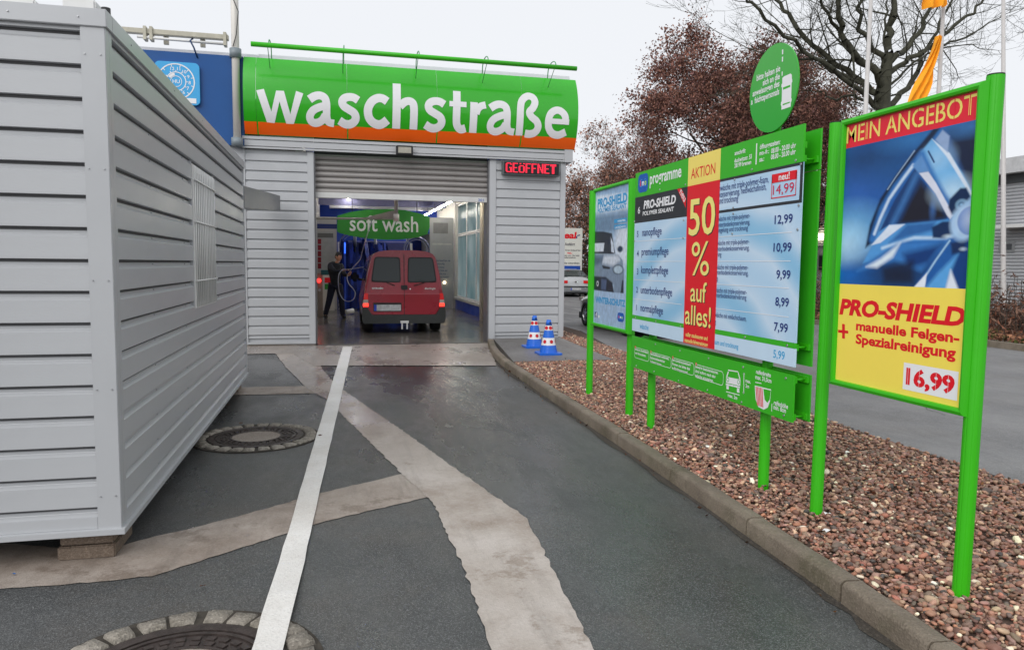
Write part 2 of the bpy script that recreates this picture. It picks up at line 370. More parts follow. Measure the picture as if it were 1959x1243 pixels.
sheet('concrete_strip', jag([G(430, 742), G(610, 738), G(640, 752), G(400, 757)], 0.010), 0.005, CONC2)
sheet('concrete_apron', jag([(-2.9, 14.15), (-2.9, 13.0), G(470, 678), G(560, 676), G(600, 700), G(670, 700), G(950, 700), G(936, 664), (2.9, 14.15)], 0.012), 0.008, APRON)
# white lane line
b = MB(); n = 60
L0, L1 = on_z(656, 664), on_z(485, 1243); R0, R1 = on_z(674, 664), on_z(545, 1243)
for P, Q in ((L0, L1), (R0, R1)): Q += (Q-P)*0.15
vs = []
for i in range(n+1):
    t = i/n
    for A, B in ((L0, L1), (R0, R1)):
        q = A.lerp(B, t); vs.append((q.x+random.uniform(-.003, .003), q.y, 0.012+.017*min(1, max(0, (3.75-q.y)/.3))))
b.add(vs, [(2*i, 2*i+1, 2*i+3, 2*i+2) for i in range(n)])
tag(b.build('lane_line', LINE), kind='structure')
# ------------------------------------------------------------------ kerb, stone by stone
KERB = ground_mat('kerb_stone', (0.115, 0.090, 0.066), (0.235, 0.195, 0.15), 0.6, 0.12, speck=0.22, patch=(0.085, 0.075, 0.042), bump=0.45, stain=(.09,.07,.05), stain_th=.56, pscale=1.6, hi=1.5)
kerb = thing('kerb', 'weathered concrete kerb between the dark asphalt lane and the pebble bed', 'kerb', (2.3, 2.4, 0))
kp = [(2.12, 0.3), (2.16, 1.3), (2.225, 2.3), (2.262, 2.86), (2.29, 3.72), (2.33, 4.8), (2.355, 5.9), (2.365, 6.95), (2.38, 8.0), (2.40, 9.05), (2.425, 10.1), (2.47, 11.1), (2.56, 12.1), (2.70, 13.1), (2.86, 14.02)]
for i in range(len(kp)-1):
    A = Vector((*kp[i], 0)); B = Vector((*kp[i+1], 0)); d = (B-A).normalized(); nrm = Vector((d.y, -d.x, 0)); A = A+d*0.006; B = B-d*0.006
    hh = 0.105+random.uniform(-.004, .004)
    sec = [(0.0, -0.05), (0.004, 0.082), (0.010, hh-0.010), (0.024, hh), (0.105, hh-0.002), (0.118, hh-0.012), (0.12, -0.05)]
    b = MB(); K = 14; vs = []
    for j in range(K+1):
        t = j/K; q = A.lerp(B, t)
        for (o_, z_) in sec:
            wv = 0.002*math.sin(9*t+i*2)+random.uniform(-.0015, .0015); vs.append(q+nrm*(o_+wv)+Vector((0, 0, z_+random.uniform(-.0012, .0012))))
    m7 = len(sec)
    b.add(vs, [(j*m7+k, j*m7+k+1, (j+1)*m7+k+1, (j+1)*m7+k) for j in range(K) for k in range(m7-1)], 0, True)
    b.add(vs[:m7], [tuple(range(m7))]); b.add(vs[-m7:], [tuple(range(m7))])
    b.build('kerb_stone', KERB, kerb)
gd = [(x-.002, y) for x, y in kp]+[(x-random.uniform(.025, .075), y+random.uniform(-.1, .1)) for x, y in [(x0+(x1-x0)*t, y0+(y1-y0)*t) for (x0, y0), (x1, y1) in reversed(list(zip(kp[:-1], kp[1:]))) for t in (.9, .6, .3, 0)]]
sheet('gutter_dirt', gd, 0.0032, ground_mat('gutter_dirt_mat', (.032, .027, .021), (.062, .052, .042), .7, .1, speck=.4))
# pebble bed
PBASE = mat('pebble_bed_base', (0.085, 0.055, 0.042), 0.9, var=0.4, scale=60, bump=0.6, bscale=80)
def kx(y):
    for (x0, y0), (x1, y1) in zip(kp[:-1], kp[1:]):
        if y0 <= y <= y1: return x0+(x1-x0)*(y-y0)/(y1-y0)+0.125
    return kp[-1][0]+.12 if y > 14 else kp[0][0]+.12
ys = [0.3, 1.5, 3, 4.5, 6, 7.5, 9, 10.6]
sheet('pebble_bed', [(kx(y)+.005, y) for y in ys]+[(4.18, 10.66), (4.36, 14.3), (4.36, 17), (5.38, 17), (5.38, 15.9), (4.74, 12), (4.6, 9), (4.6, 0.3)], 0.062, PBASE, bot=-0.03)
sheet('pavement_slab', [(kx(10.68)+.004, 10.68), (4.17, 10.68), (4.36, 14.1), (2.99, 14.1)], 0.100, SLAB, bot=-0.03)
# a low black edging between pebbles and road
EDG = mat('edging', (0.03, 0.028, 0.026), 0.8, var=0.3, scale=20)
b = MB(); ed = [(4.6, 0.3), (4.6, 9), (4.74, 12), (5.38, 15.9)]
for (x0, y0), (x1, y1) in zip(ed[:-1], ed[1:]): b.prism([(x0, y0, -.02), (x0+.03, y0, -.02), (x1+.03, y1, -.02), (x1, y1, -.02)], (0, 0, 1), 0.085)
tag(b.build('bed_edging', EDG), 'thin dark edging strip between the pebble bed and the side road', 'edging')
# pebbles
def ico(sub):
    bm = bmesh.new(); bmesh.ops.create_icosphere(bm, subdivisions=sub, radius=1)
    V = np.array([v.co[:] for v in bm.verts]); Fc = np.array([[v.index for v in f.verts] for f in bm.faces]); bm.free(); return V, Fc
PAL = [(128, 88, 74), (108, 70, 60), (146, 104, 86), (98, 66, 58), (158, 122, 102), (120, 92, 84), (90, 78, 74), (150, 92, 68), (176, 146, 122), (200, 186, 168), (84, 72, 70), (134, 96, 92), (110, 92, 80), (118, 76, 62), (142, 82, 66), (64, 60, 62), (222, 212, 200)]
PW = np.array([10, 9, 10, 7, 8, 8, 4, 6, 5, 1.4, 4, 7, 6, 8, 5, 1.6, .45]); PW = PW/PW.sum()
PALL = np.array([lin(c) for c in PAL])*np.array([1.52, 1.46, 1.22]); PALL = PALL*.72+PALL.mean(1, keepdims=True)*.28*np.array([1.08, 1.0, .9])
PEB = mat_attr('pebbles', 0.55, spec=0.45, bump=0.25)
def pebbles(name, n, xs, ys_, sub, rmean, keep, layers=(0.062, 0.098)):
    V, Fc = ico(sub); x = RNG.uniform(*xs, n*2); y = RNG.uniform(*ys_, n*2); k = keep(x, y); x = x[k][:n]; y = y[k][:n]; n = len(x)
    r = rmean*np.exp(RNG.normal(0, .30, n)); sc = np.stack([r*RNG.uniform(.85, 1.4, n), r*RNG.uniform(.65, 1.0, n), r*RNG.uniform(.42, .72, n)], 1)
    nv = len(V); temps = np.stack([V*(1+RNG.normal(0, .10 if sub > 1 else .16, (nv, 1))) for _ in range(24)]); T = temps[RNG.integers(0, 24, n)]
    P = T*sc[:, None, :]
    a = RNG.uniform(0, 6.283, n); tl = RNG.normal(0, .35, n)
    ct, st = np.cos(tl)[:, None], np.sin(tl)[:, None]; P1 = np.stack([P[..., 0]*ct+P[..., 2]*st, P[..., 1], -P[..., 0]*st+P[..., 2]*ct], -1)
    ca, sa = np.cos(a)[:, None], np.sin(a)[:, None]; P2 = np.stack([P1[..., 0]*ca-P1[..., 1]*sa, P1[..., 0]*sa+P1[..., 1]*ca, P1[..., 2]], -1)
    z = RNG.uniform(*layers, n)+0.012*np.sin(x*2.1+1)*np.cos(y*1.3)
    P2 += np.stack([x, y, z], 1)[:, None, :]
    c = PALL[RNG.choice(len(PAL), n, p=PW)]*np.exp(RNG.normal(0, .18, n))[:, None]*RNG.uniform(.95, 1.05, (n, 3))
    C = np.repeat(c[:, None, :], nv, 1)*(1+RNG.normal(0, .08, (n, nv, 1)))
    Q = (Fc[None]+(np.arange(n)*nv)[:, None, None]).reshape(-1, 3)
    o = np_mesh(name, P2.reshape(-1, 3), Q, PEB, cols=np.clip(C, 0, 1).reshape(-1, 3), smooth=True); tag(o, kind='stuff'); return o
KX = np.vectorize(kx)
inbed = lambda x, y: (x > KX(y)+0.004) & (x < 4.6+np.clip((y-9)*.05, 0, .8)) & ~((y > 10.65) & (x < 4.19+np.clip(y-10.65, 0, 4)*.05))
tag(pebbles('pebbles', 17500, (2.2, 4.65), (1.7, 4.6), 2, .0120, inbed), 'rounded reddish brown pebbles filling the near end of the bed', 'pebbles')
tag(pebbles('pebbles', 50000, (2.2, 5.4), (4.6, 16.2), 1, .0140, inbed), 'small reddish brown pebbles around and beyond the price boards', 'pebbles')
# ------------------------------------------------------------------ manholes with a ring of granite setts
IRON = mat('cast_iron', (0.055, 0.042, 0.038), 0.5, metal=0.35, var=0.4, scale=25, bump=0.4, bscale=150, rvar=0.12)
SETT = ground_mat('granite_sett', (0.17, 0.15, 0.125), (0.33, 0.30, 0.255), 0.7, 0.1, speck=0.4, bump=0.6, patch=(.15,.13,.10), pscale=6, hi=1.5)
LIDC = ground_mat('lid_concrete', (0.22, 0.185, 0.155), (0.28, 0.24, 0.205), 0.75, 0.08, speck=0.3)
MORT = mat('dirty_joint', (0.045, 0.038, 0.03), 0.9, var=0.4, scale=30)
def ring(b, cx, cy, r0, r1, z0, z1, n=64, mi=0):
    vs = []
    for i in range(n):
        a = 2*math.pi*i/n; c, s_ = math.cos(a), math.sin(a)
        vs += [(cx+c*r0, cy+s_*r0, z0), (cx+c*r0, cy+s_*r0, z1), (cx+c*r1, cy+s_*r1, z1), (cx+c*r1, cy+s_*r1, z0)]
    fs = []
    for i in range(n):
        j = (i+1) % n
        for k in range(3): fs.append((i*4+k, i*4+k+1, j*4+k+1, j*4+k))
    b.add(vs, fs, mi)
def manhole(cx, cy, ro, label, nset):
    t = thing('manhole', label, 'manhole cover', (cx, cy, 0), group='round manhole covers ringed with granite setts')
    ri = ro*0.775
    b = MB(); ring(b, cx, cy, ri*.98, ro*1.03, -.02, 0.0075); b.build('joint_bed', MORT, t)
    b = MB(); ring(b, cx, cy, ri*.86, ri*.985, -.02, .016); ring(b, cx, cy, ri*.835, ri*.853, -.02, .010); b.build('frame', IRON, t)
    b = MB(); ring(b, cx, cy, ri*.52, ri*.83, -.02, .009); ring(b, cx, cy, ri*.78, ri*.825, 0, .016); ring(b, cx, cy, ri*.50, ri*.545, 0, .016)
    for rr, k in ((.60, 26), (.70, 30)):
        for i in range(k):
            a = 2*math.pi*i/k; w_ = 2*math.pi/k*.30; r0, r1 = ri*(rr-.035), ri*(rr+.035)
            q = [(cx+math.cos(a+s_)*r, cy+math.sin(a+s_)*r, .0085) for s_, r in ((-w_, r0), (w_, r0), (w_, r1), (-w_, r1))]
            b.prism(q, (0, 0, 1), .0075)
    b.build('cover', IRON, t)
    b = MB(); k = 48; b.add([(cx+math.cos(6.2832*i/k)*ri*.5, cy+math.sin(6.2832*i/k)*ri*.5, .0135) for i in range(k)], [tuple(range(k))]); b.build('concrete_fill', LIDC, t)
    for i in range(nset):
        a0 = 2*math.pi*i/nset+random.uniform(-.02, .02); a1 = a0+2*math.pi/nset*random.uniform(.80, .9); r0 = ri*1.015+random.uniform(0, .008); r1 = ro*random.uniform(.96, 1.01)
        zt = .019+random.uniform(-.003, .004); b = MB(); N_ = 4; top = []; low = []
        pts = [(a0+(a1-a0)*j/N_, r1) for j in range(N_+1)]+[(a1-(a1-a0)*j/N_, r0) for j in range(N_+1)]
        pts = [(a+random.uniform(-.008, .008), r+random.uniform(-.005, .005)) for a, r in pts]
        ca = (a0+a1)/2; cr = (r0+r1)/2
        low = [Vector((cx+math.cos(a)*r, cy+math.sin(a)*r, 0)) for a, r in pts]; cc = Vector((cx+math.cos(ca)*cr, cy+math.sin(ca)*cr, 0))
        top = [cc+(p-cc)*.88+Vector((0, 0, zt+random.uniform(-.002, .002))) for p in low]; k = len(low)
        b.add(low+top+[cc+Vector((0, 0, zt+.004))], [(q, (q+1) % k, k+(q+1) % k, k+q) for q in range(k)]+[(k+q, k+(q+1) % k, 2*k) for q in range(k)], 0, True)
        b.build('sett', SETT, t)
manhole(-0.70, 6.76, 0.525, 'manhole cover beside the grey cabin, whole ring of pale setts in view', 26)
manhole(-0.60, 2.83, 0.53, 'near manhole cover cut by the lower photo edge and crossed by the white line', 24)
# litter, leaves and twigs
LEAFM = mat('dead_leaf', (0.09, 0.04, 0.025), 0.7, var=0.4, scale=40)
def leaf(px, py, s_, label, m_=LEAFM, name='dead_leaf', cat='leaf', z=0.012, pl=0.0):
    c = on_z(px, py, pl); a = random.uniform(0, 6); b = MB(); pts = []
    for k, r in enumerate((1, .5, .8, .35, .9, .5, .75, .4)):
        an = a+k*math.pi/4; pts.append((c.x+math.cos(an)*s_*r, c.y+math.sin(an)*s_*r*.7, pl+z+random.uniform(0, s_*.35)))
    b.add(pts+[(c.x, c.y, pl+z+.002)], [(i, (i+1) % 8, 8) for i in range(8)]); tag(b.build(name, m_), label, cat)
leaf(461, 812, .035, 'dark leaf lying just behind the manhole beside the cabin'); leaf(436, 777, .03, 'small pale leaf near the cabin on the asphalt', mat('pale_leaf', (.35, .2, .12), .7))
leaf(388, 1125, .022, 'thin dark leaf on the asphalt left of the white line'); leaf(612, 835, .03, 'dark leaf against the white line beside the manhole')
leaf(26, 1102, .016, 'tiny blue scrap of litter on the concrete strip', mat('blue_scrap', (.02, .1, .3), .5), 'litter_scrap', 'litter')
leaf(1582, 992, .03, 'white paper scrap lying on the pebbles by the poster post', mat('paper', (.7, .7, .7), .7), 'paper_scrap', 'litter', .03, .09)
leaf(1580, 1025, .03, 'pale torn paper on the pebbles near the kerb', mat('paper', (.7, .7, .7), .7), 'paper_scrap', 'litter', .03, .09)
b = MB()
for (x, y, a, n) in ((6.4, 6.2, 1.9, 16), (7.0, 7.4, 2.2, 18), (6.0, 9.0, 1.7, 14), (8.2, 8.6, 2.0, 16)):
    for i in range(n):
        a += random.gauss(0, .35); a = a*.9+1.9*.1; L = random.uniform(.06, .16); x2, y2 = x+math.cos(a)*L, y+math.sin(a)*L; w_ = random.uniform(.002, .006); zz = .0005 if x > 4.6 else .0026
        b.add([(x-w_, y, zz), (x+w_, y, zz), (x2+w_*.7, y2, zz), (x2-w_*.7, y2, zz)], [(0, 1, 2, 3)]); x, y = x2, y2
tag(b.build('road_cracks', mat('crack_dark', (.018, .016, .014), .8, var=.2), fix=False), kind='stuff')
# far side of the road: kerb, leaf litter, shrubs
b = MB(); b.box((12.75, -20, -.05), (12.87, 70, .12)); tag(b.build('far_kerb', KERB), 'low kerb along the far side of the road', 'kerb')
sheet('verge_bank', [(12.88, -20), (400, -20), (400, 80), (12.88, 80)], 0.10, EARTH, bot=-.03)
def cloud(name, n, gen, size, cols, mt, label=None, cat=None, parent=None, kind=None, aspect=.6):
    """many small leaf faces spread through a volume"""
    P = gen(n); n = len(P); u = RNG.normal(size=(n, 3)); u /= np.linalg.norm(u, axis=1, keepdims=True); w_ = RNG.normal(size=(n, 3)); v = np.cross(u, w_); v /= np.linalg.norm(v, axis=1, keepdims=True)
    s_ = (size*np.exp(RNG.normal(0, .3, n)))[:, None]; nn = np.cross(u, v)
    q = np.stack([P-u*s_, P+v*s_*aspect, P+u*s_+nn*s_*.3, P-v*s_*aspect], 1)
    if parent is not None: q = q-np.array(root_off(parent))
    c = np.array([lin(x) for x in cols])[RNG.integers(0, len(cols), n)]*np.exp(RNG.normal(0, .22, n))[:, None]
    o = np_mesh(name, q.reshape(-1, 3), np.arange(4*n).reshape(-1, 4), mt, parent, cols=np.repeat(np.clip(c, 0, 1), 4, 0))
    return tag(o, label, cat, kind=kind)
LEAFA = mat_attr('leaves', 0.75, spec=0.2)
BROWN = [(126, 88, 78), (112, 80, 72), (140, 98, 84), (120, 86, 82), (100, 72, 66), (148, 108, 92)]
cloud('leaf_litter', 14000, lambda n: np.stack([RNG.uniform(12.9, 15.5, n), RNG.uniform(7, 34, n), RNG.uniform(.10, .16, n)], 1), .05, [(120, 80, 60), (96, 64, 50), (140, 100, 76), (80, 60, 44), (70, 76, 40)], LEAFA, kind='stuff')
# ================================================================== GREY CABIN (left)
PITCHZ = 0.1765
PROF = [(0.024, 0.0), (0.024, -0.113), (0.022, -0.1150), (-0.016, -0.1155), (-0.016, -0.1325), (0.000, -0.1335), (0.000, -0.151), (0.001, -0.153), (0.024, -0.168), (0.024, -PITCHZ)]
def plank_mesh(name, prof=PROF, m_=SIDING):
    """one sheet-metal siding board, unit length along +x, face to -y; hem returns give it depth"""
    b = MB(); k = len(prof); vs = [(x, -o, z) for x in (0.0, 1.0) for o, z in prof]
    b.add(vs, [(i, k+i, k+i+1, i+1) for i in range(k-1)])
    for x in (0.0, 1.0): # end returns
        i0 = len(b.v); b.add([(x, -o, z) for o, z in prof]+[(x, 0.012, 0), (x, 0.012, -PITCHZ)], [tuple(range(k))+(k+1, k)])
    me = b.mesh(name, m_); return me
PLANK = plank_mesh('siding_plank')
def siding(parent, runs, ztop, n, rz=0.0, last=None):
    for i in range(n):
        z = ztop-i*PITCHZ
        for (p0, L, lo, hi) in runs:
            if lo is not None and not (lo <= z-PITCHZ/2 <= hi): continue
            inst('siding_plank', PLANK, parent, (p0[0], p0[1], z-0.0006*i), rz, (L, 1, 1))
cab = thing('site_cabin', 'long grey corrugated metal cabin on blocks, with one barred window', 'cabin', (-2.3, 6.8, 0.15))
XF, YF, YB, ZB, ZT = -1.09, 4.07, 9.60, 0.15, 2.755
box('wall_core', (-3.75, YF+.03, ZB+.05), (XF-.03, YB-.03, ZT-.05), mat('cabin_core', (.12, .12, .125), .7), cab)
n_rows = 16; CP = 0.1580; z0 = ZT+0.009
WY0, WY1, WZ0, WZ1 = 6.26, 7.30, 1.175, 2.31
# long side (faces +X): boards run along Y
XL = XF-.026
def row_z(i): return z0-i*CP
for i in range(n_rows):
    z = row_z(i); zm = z-CP/2
    if WZ0-.02 < zm < WZ1+.02: segs = [(YF+.045, WY0-.02), (WY1+.02, YB-.03)]
    else: segs = [(YF+.045, YB-.03)]
    for a, b_ in segs: inst('siding_plank', PLANK, cab, (XL+.001, a, z), math.pi/2, (b_-a, 1, CP/PITCHZ))
    inst('siding_plank', PLANK, cab, (-3.70, YF+.026, z), 0, (2.52, 1, CP/PITCHZ))
# trims
b = MB(); b.box((-1.198, YF-.012, ZB+.02), (XF+.004, YF+.05, ZT-.07)); b.box((XF-.03, YF+.05, ZB+.02), (XF+.003, YF+.10, ZT-.07))
b.build('corner_trim', TRIM, cab, bevel=.003)
box('corner_trim', (XF-.05, YB-.035, ZB+.02), (XF+.004, YB+.012, ZT-.07), TRIM, cab, bevel=.003)
b = MB(); b.box((-3.75, YF-.022, ZT-.075), (XF+.014, YF+.08, ZT+.01)); b.box((XF-.08, YF+.08, ZT-.075), (XF+.014, YB+.02, ZT+.01)); b.build('roof_trim', TRIM, cab, bevel=.003)
b = MB(); b.box((-3.75, YF-.03, ZB), (XF+.022, YF+.06, ZB+.03)); b.box((XF-.06, YF+.06, ZB), (XF+.022, YB+.02, ZB+.03)); b.box((-3.75, YF-.002, ZB+.03), (-1.2, YF+.06, ZB+.092)); b.box((XF-.06, YF+.06, ZB+.03), (XF+.001, YB, ZB+.092)); b.build('base_trim', TRIM, cab, bevel=.002)
box('roof', (-3.74, YF+.08, ZT-.06), (XF-.08, YB, ZT-.005), mat('cabin_roof', (.2, .2, .2), .7), cab)
scr = MB()
for (x, zs) in ((-1.11, (.35, .9, 1.45, 2.0, 2.55)), (-1.18, (.35, .9, 1.45, 2.0, 2.55)), (-1.5, (2.72,)), (-1.2, (2.72,))):
    for z in zs: scr.tube([(x, YF-.012-(.010 if z > 2.7 else 0), z), (x, YF-.017-(.010 if z > 2.7 else 0), z)], .004, 6)
for yy in (5.0, 6.0, 7.6, 8.6):
    for i in range(n_rows): scr.tube([(XF-.028, yy, row_z(i)-.127), (XF-.018, yy, row_z(i)-.127)], .005, 6)
for yy in (4.5, 5.6, 6.7, 7.8, 8.9): scr.tube([(XF+.013, yy, 2.72), (XF+.018, yy, 2.72)], .005, 6)
tag(scr.build('screws', STEEL, cab), kind='stuff')
# barred window
gl = mat('dim_glass', (.10, .11, .12), .15, var=0, spec=.8)
fr = mat('white_frame', (.70, .70, .69), .4, var=.04)
wn = MB(); x = XF
for lo, hi in (((x-.05, WY0, WZ0), (x+.004, WY0+.05, WZ1)), ((x-.05, WY1-.05, WZ0), (x+.004, WY1, WZ1)), ((x-.05, WY0+.05, WZ0), (x+.004, WY1-.05, WZ0+.05)), ((x-.05, WY0+.05, WZ1-.05), (x+.004, WY1-.05, WZ1)), ((x-.05, (WY0+WY1)/2-.03, WZ0+.05), (x-.02, (WY0+WY1)/2+.03, WZ1-.05))):
    wn.box(lo, hi)
win = wn.build('window', fr, cab, bevel=.002)
box('shutter', (x-.046, WY0+.051, WZ0+.051), (x-.034, WY1-.051, WZ1-.051), mat('blind', (.22, .23, .24), .3), win)
for i in range(12):
    y = WY0+.06+i*(WY1-WY0-.12)/11; MB().tube([(x+.008, y, WZ0+.01), (x+.008, y, WZ1-.01)], .0075, 8).build('bar', WHITEM, win)
b = MB()
for z in (WZ0+.22, (WZ0+WZ1)/2+.12, WZ1-.12): b.tube([(x+.016, WY0+.01, z), (x+.016, WY1-.01, z)], .007, 6)
b.build('cross_bar', WHITEM, win)
box('window_flashing', (XF-.03, WY0-.02, WZ0), (XF-.004, WY0-.001, WZ1+.02), TRIM, cab); box('window_flashing', (XF-.03, WY1+.001, WZ0), (XF-.004, WY1+.02, WZ1+.02), TRIM, cab)
# packing blocks
BLK = ground_mat('wet_timber', (.12, .085, .06), (.20, .155, .12), .6, .1, speck=.2)
for (lo, hi, l_) in (((-1.41, 4.12, 0.004), (-1.14, 4.46, .075), 'lower flat block under the near corner of the cabin'), ((-1.40, 4.13, .079), (-1.145, 4.45, .148), 'upper flat block under the near corner of the cabin')):
    tag(box('support_block', lo, hi, BLK, None, .006), l_, 'block', 'flat blocks carrying the cabin corner')
tag(box('support_block', (-1.46, 9.2, .004), (-1.15, 9.5, .148), BLK, None, .006), 'block under the far corner of the cabin', 'block', 'flat blocks carrying the cabin corner')
# white bracket lamp on the near roof corner
t = thing('roof_bracket', 'small white metal bracket with a cap on the near top corner of the cabin', 'bracket', (-1.2, 4.3, 2.765))
box('box', (-1.32, 4.22, 2.765), (-1.17, 4.42, 2.86), WHITEM, t, .008); MB().tube([(-1.13, 4.25, 2.765), (-1.13, 4.25, 2.83)], .022, 14).build('cap', DARK, t)
box('box', (-1.75, 4.16, 2.766), (-1.42, 4.30, 2.82), WHITEM, t, .01)
# ================================================================== CAR WASH BUILDING
bl = thing('car_wash_building', 'low grey car wash hall with a tall open roller door and ribbed metal front', 'building', (1.4, 14.25, 0))
FY = 14.25
WALLIN = mat('inner_wall', lin((190, 188, 182)), .6, var=.08, scale=1.5)
BLUEW = mat('blue_wall', (.018, .06, .42), .45, var=.15, scale=2, rvar=.1)
for x0, x1 in ((-1.58, -.50), (3.06, 4.36)):
    box('wall', (x0-.04, FY+.03, 0), (x1+.06 if x0 > 0 else x1+.05, FY+.42, 3.58), SIDING, bl)
    for i in range(20):
        z = 3.50-i*PITCHZ
        if z-PITCHZ < .05: break
        inst('siding_plank', PLANK, bl, (x0, FY+.02, z), 0, (x1-x0, 1, 1))
# far left wall (hidden behind the cabin for most part)
box('wall', (-9, FY+.03, 0), (-1.62, FY+.42, 5.16), SIDING, bl)
for i in range(20):
    z = 3.50-i*PITCHZ
    if z-PITCHZ > 1.0: inst('siding_plank', PLANK, bl, (-5.2, FY+.02, z), 0, (3.60, 1, 1))
box('corner_trim', (-.50, FY-.014, .03), (-.385, FY+.40, 3.577), TRIM, bl, .004); box('corner_trim', (-1.615, FY-.012, .03), (-1.585, FY+.05, 3.577), TRIM, bl)
box('corner_trim', (2.925, FY-.014, .03), (3.055, FY+.40, 3.577), TRIM, bl, .004); box('corner_trim', (4.365, FY-.014, .03), (4.475, FY+.42, 3.577), TRIM, bl, .004)
b = MB(); b.box((-1.60, FY-.026, .035), (-.385, FY+.03, .075)); b.box((2.925, FY-.026, .035), (4.485, FY+.03, .075)); b.build('base_trim', TRIM, bl)
box('plinth', (-5, FY, -.02), (-.39, FY+.4, .034), APRON, bl); box('plinth', (2.93, FY, -.02), (4.47, FY+.4, .034), APRON, bl)
# door reveals
GD = mat('guide', (.16, .16, .17), .5, metal=.5); box('door_guide', (-.383, FY+.012, .02), (-.36, FY+.42, 3.55), GD, bl); box('door_guide', (2.90, FY+.012, .02), (2.923, FY+.42, 3.55), GD, bl)
# fascia beam with three ribs
b = MB(); b.box((-1.62, FY-.06, 3.58), (4.58, FY+.42, 3.805)); b.build('fascia', TRIM, bl, .004)
for z0_, z1_, d in ((3.585, 3.62, .075), (3.63, 3.735, .072), (3.745, 3.80, .085)): box('fascia_rib', (-1.62, FY-d, z0_), (4.58 if z0_ > 3 else 4, FY-.058, z1_), TRIM, bl, .003)
box('fascia_end', (4.42, FY-.09, 3.578), (4.59, FY+.44, 3.83), TRIM, bl, .003)
# roller shutter, half open
SH = mat('shutter_slat', lin((148, 144, 142)), .42, metal=.35, var=.08, scale=5, rvar=.1, dirt=.25)
sh = thing('shutter_root', None, None); bpy.data.objects.remove(sh)
zs = 3.56; k = 0
sm = MB(); prof = [(0.0, 0.0), (-.012, -.012), (-.024, -.035), (-.028, -.055), (-.022, -.078), (-.008, -.094), (0, -.097), (0.008, -.104)]
vs = [(x, o, z) for x in (0.0, 1.0) for o, z in prof]; kk = len(prof); sm.add(vs, [(i, kk+i, kk+i+1, i+1) for i in range(kk-1)], 0, True); sme = sm.mesh('shutter_slat', SH)
while zs > 2.89:
    inst('shutter_slat', sme, bl, (-.36, FY+.16, zs), 0, (3.26, 1, 1)); zs -= .1045
bb = box('shutter_bottom_bar', (-.36, FY+.10, 2.755), (2.90, FY+.17, 2.86), mat('bottom_bar', (.55, .55, .54), .45, var=.06), bl, .006)
lettering('201', (2.72, FY+.10, 2.775), (1, 0, 0), (0, 0, 1), (0, -1, 0), .11, .05, mat('blue_ink', (.02, .1, .4), .5), bb)
# upper block behind the sign, roof, side and rear
WP = mat('white_parapet', lin((222, 224, 230)), .5, var=.04, scale=1.5, dirt=.12)
box('parapet', (-1.35, FY+.30, 3.805), (4.62, FY+.6, 5.34), WP, bl); box('parapet', (-9, FY+.32, 5.165), (-1.36, FY+.6, 5.33), WP, bl)
box('roof', (-9, FY+.61, 4.35), (4.60, 40, 4.6), mat('flat_roof', (.2, .2, .2), .8), bl)
# blue cladding left of the sign
BLUEC = mat('blue_cladding', (.004, .075, .27), .35, var=.06, scale=2, rvar=.08)
for x0, x1 in ((-7.2, -4.41), (-4.4, -1.575)): box('blue_panel', (x0, FY-.075, 3.62), (x1, FY+.028, 5.18), BLUEC, bl, .006)
# hall interior
box('wall', (-.72, FY+.43, 0), (-.60, 36, 4.35), WALLIN, bl)
CEIL = mat('ceiling_blue_glow', (.03, .08, .42), .6, var=.15, scale=1)  # blue LED glow on the ceiling, put into its base colour
box('ceiling', (-.72, FY+.43, 3.9), (4.45, 36, 4.0), CEIL, bl)
for y in (18.5, 21.5, 27.5, 31): box('ceiling_beam', (-.6, y, 3.62), (4.05, y+.16, 3.9), mat('grey_beam', lin((120, 120, 150)), .5), bl)
box('lintel', (-.38, FY+.20, 3.2), (2.92, FY+.40, 3.88), mat('lintel_dark', (.1, .1, .11), .6), bl)
sheet('hall_floor', [(-.72, 14.16), (4.4, 14.16), (4.4, 40), (-.72, 40)], .010, FLOORM)
box('door_sill', (-.385, 14.12, -.02), (2.925, 14.19, .016), mat('sill_steel', (.06, .06, .06), .35, metal=.6), bl)
# right hall wall: blue plinth, sill, post and frosted windows
FROST = bpy.data.materials.new('frosted_glass'); FROST.use_nodes = True; n_ = FROST.node_tree.nodes; l_ = FROST.node_tree.links; n_.clear()
o_ = n_.new('ShaderNodeOutputMaterial'); tr_ = n_.new('ShaderNodeBsdfTranslucent'); gs = n_.new('ShaderNodeBsdfGlossy'); mx_ = n_.new('ShaderNodeMixShader'); mx_.inputs[0].default_value = .08; gs.inputs['Roughness'].default_value = .2
nz_ = n_.new('ShaderNodeTexNoise'); nz_.inputs['Scale'].default_value = 1.6; nz_.inputs['Detail'].default_value = 6; tc_ = n_.new('ShaderNodeTexCoord'); mp_ = n_.new('ShaderNodeMapping'); mp_.inputs['Scale'].default_value = (1, .9, .5)
cr_ = n_.new('ShaderNodeValToRGB'); cr_.color_ramp.elements[0].position = .35; cr_.color_ramp.elements[0].color = (.42, .58, .60, 1); cr_.color_ramp.elements[1].position = .7; cr_.color_ramp.elements[1].color = (.82, .90, .90, 1)
l_.new(tc_.outputs['Object'], mp_.inputs[0]); l_.new(mp_.outputs[0], nz_.inputs['Vector']); l_.new(nz_.outputs['Fac'], cr_.inputs['Fac']); l_.new(cr_.outputs[0], tr_.inputs['Color'])
l_.new(tr_.outputs[0], mx_.inputs[1]); l_.new(gs.outputs[0], mx_.inputs[2]); l_.new(mx_.outputs[0], o_.inputs['Surface'])
CREAM = mat('cream_render', lin((176, 168, 150)), .6, var=.08, scale=2, dirt=.2)
box('wall', (4.0, 25.35, 0), (4.45, 36, 3.9), WALLIN, bl); box('wall', (4.0, FY+.43, 0), (4.45, 18.2, 3.9), WALLIN, bl)
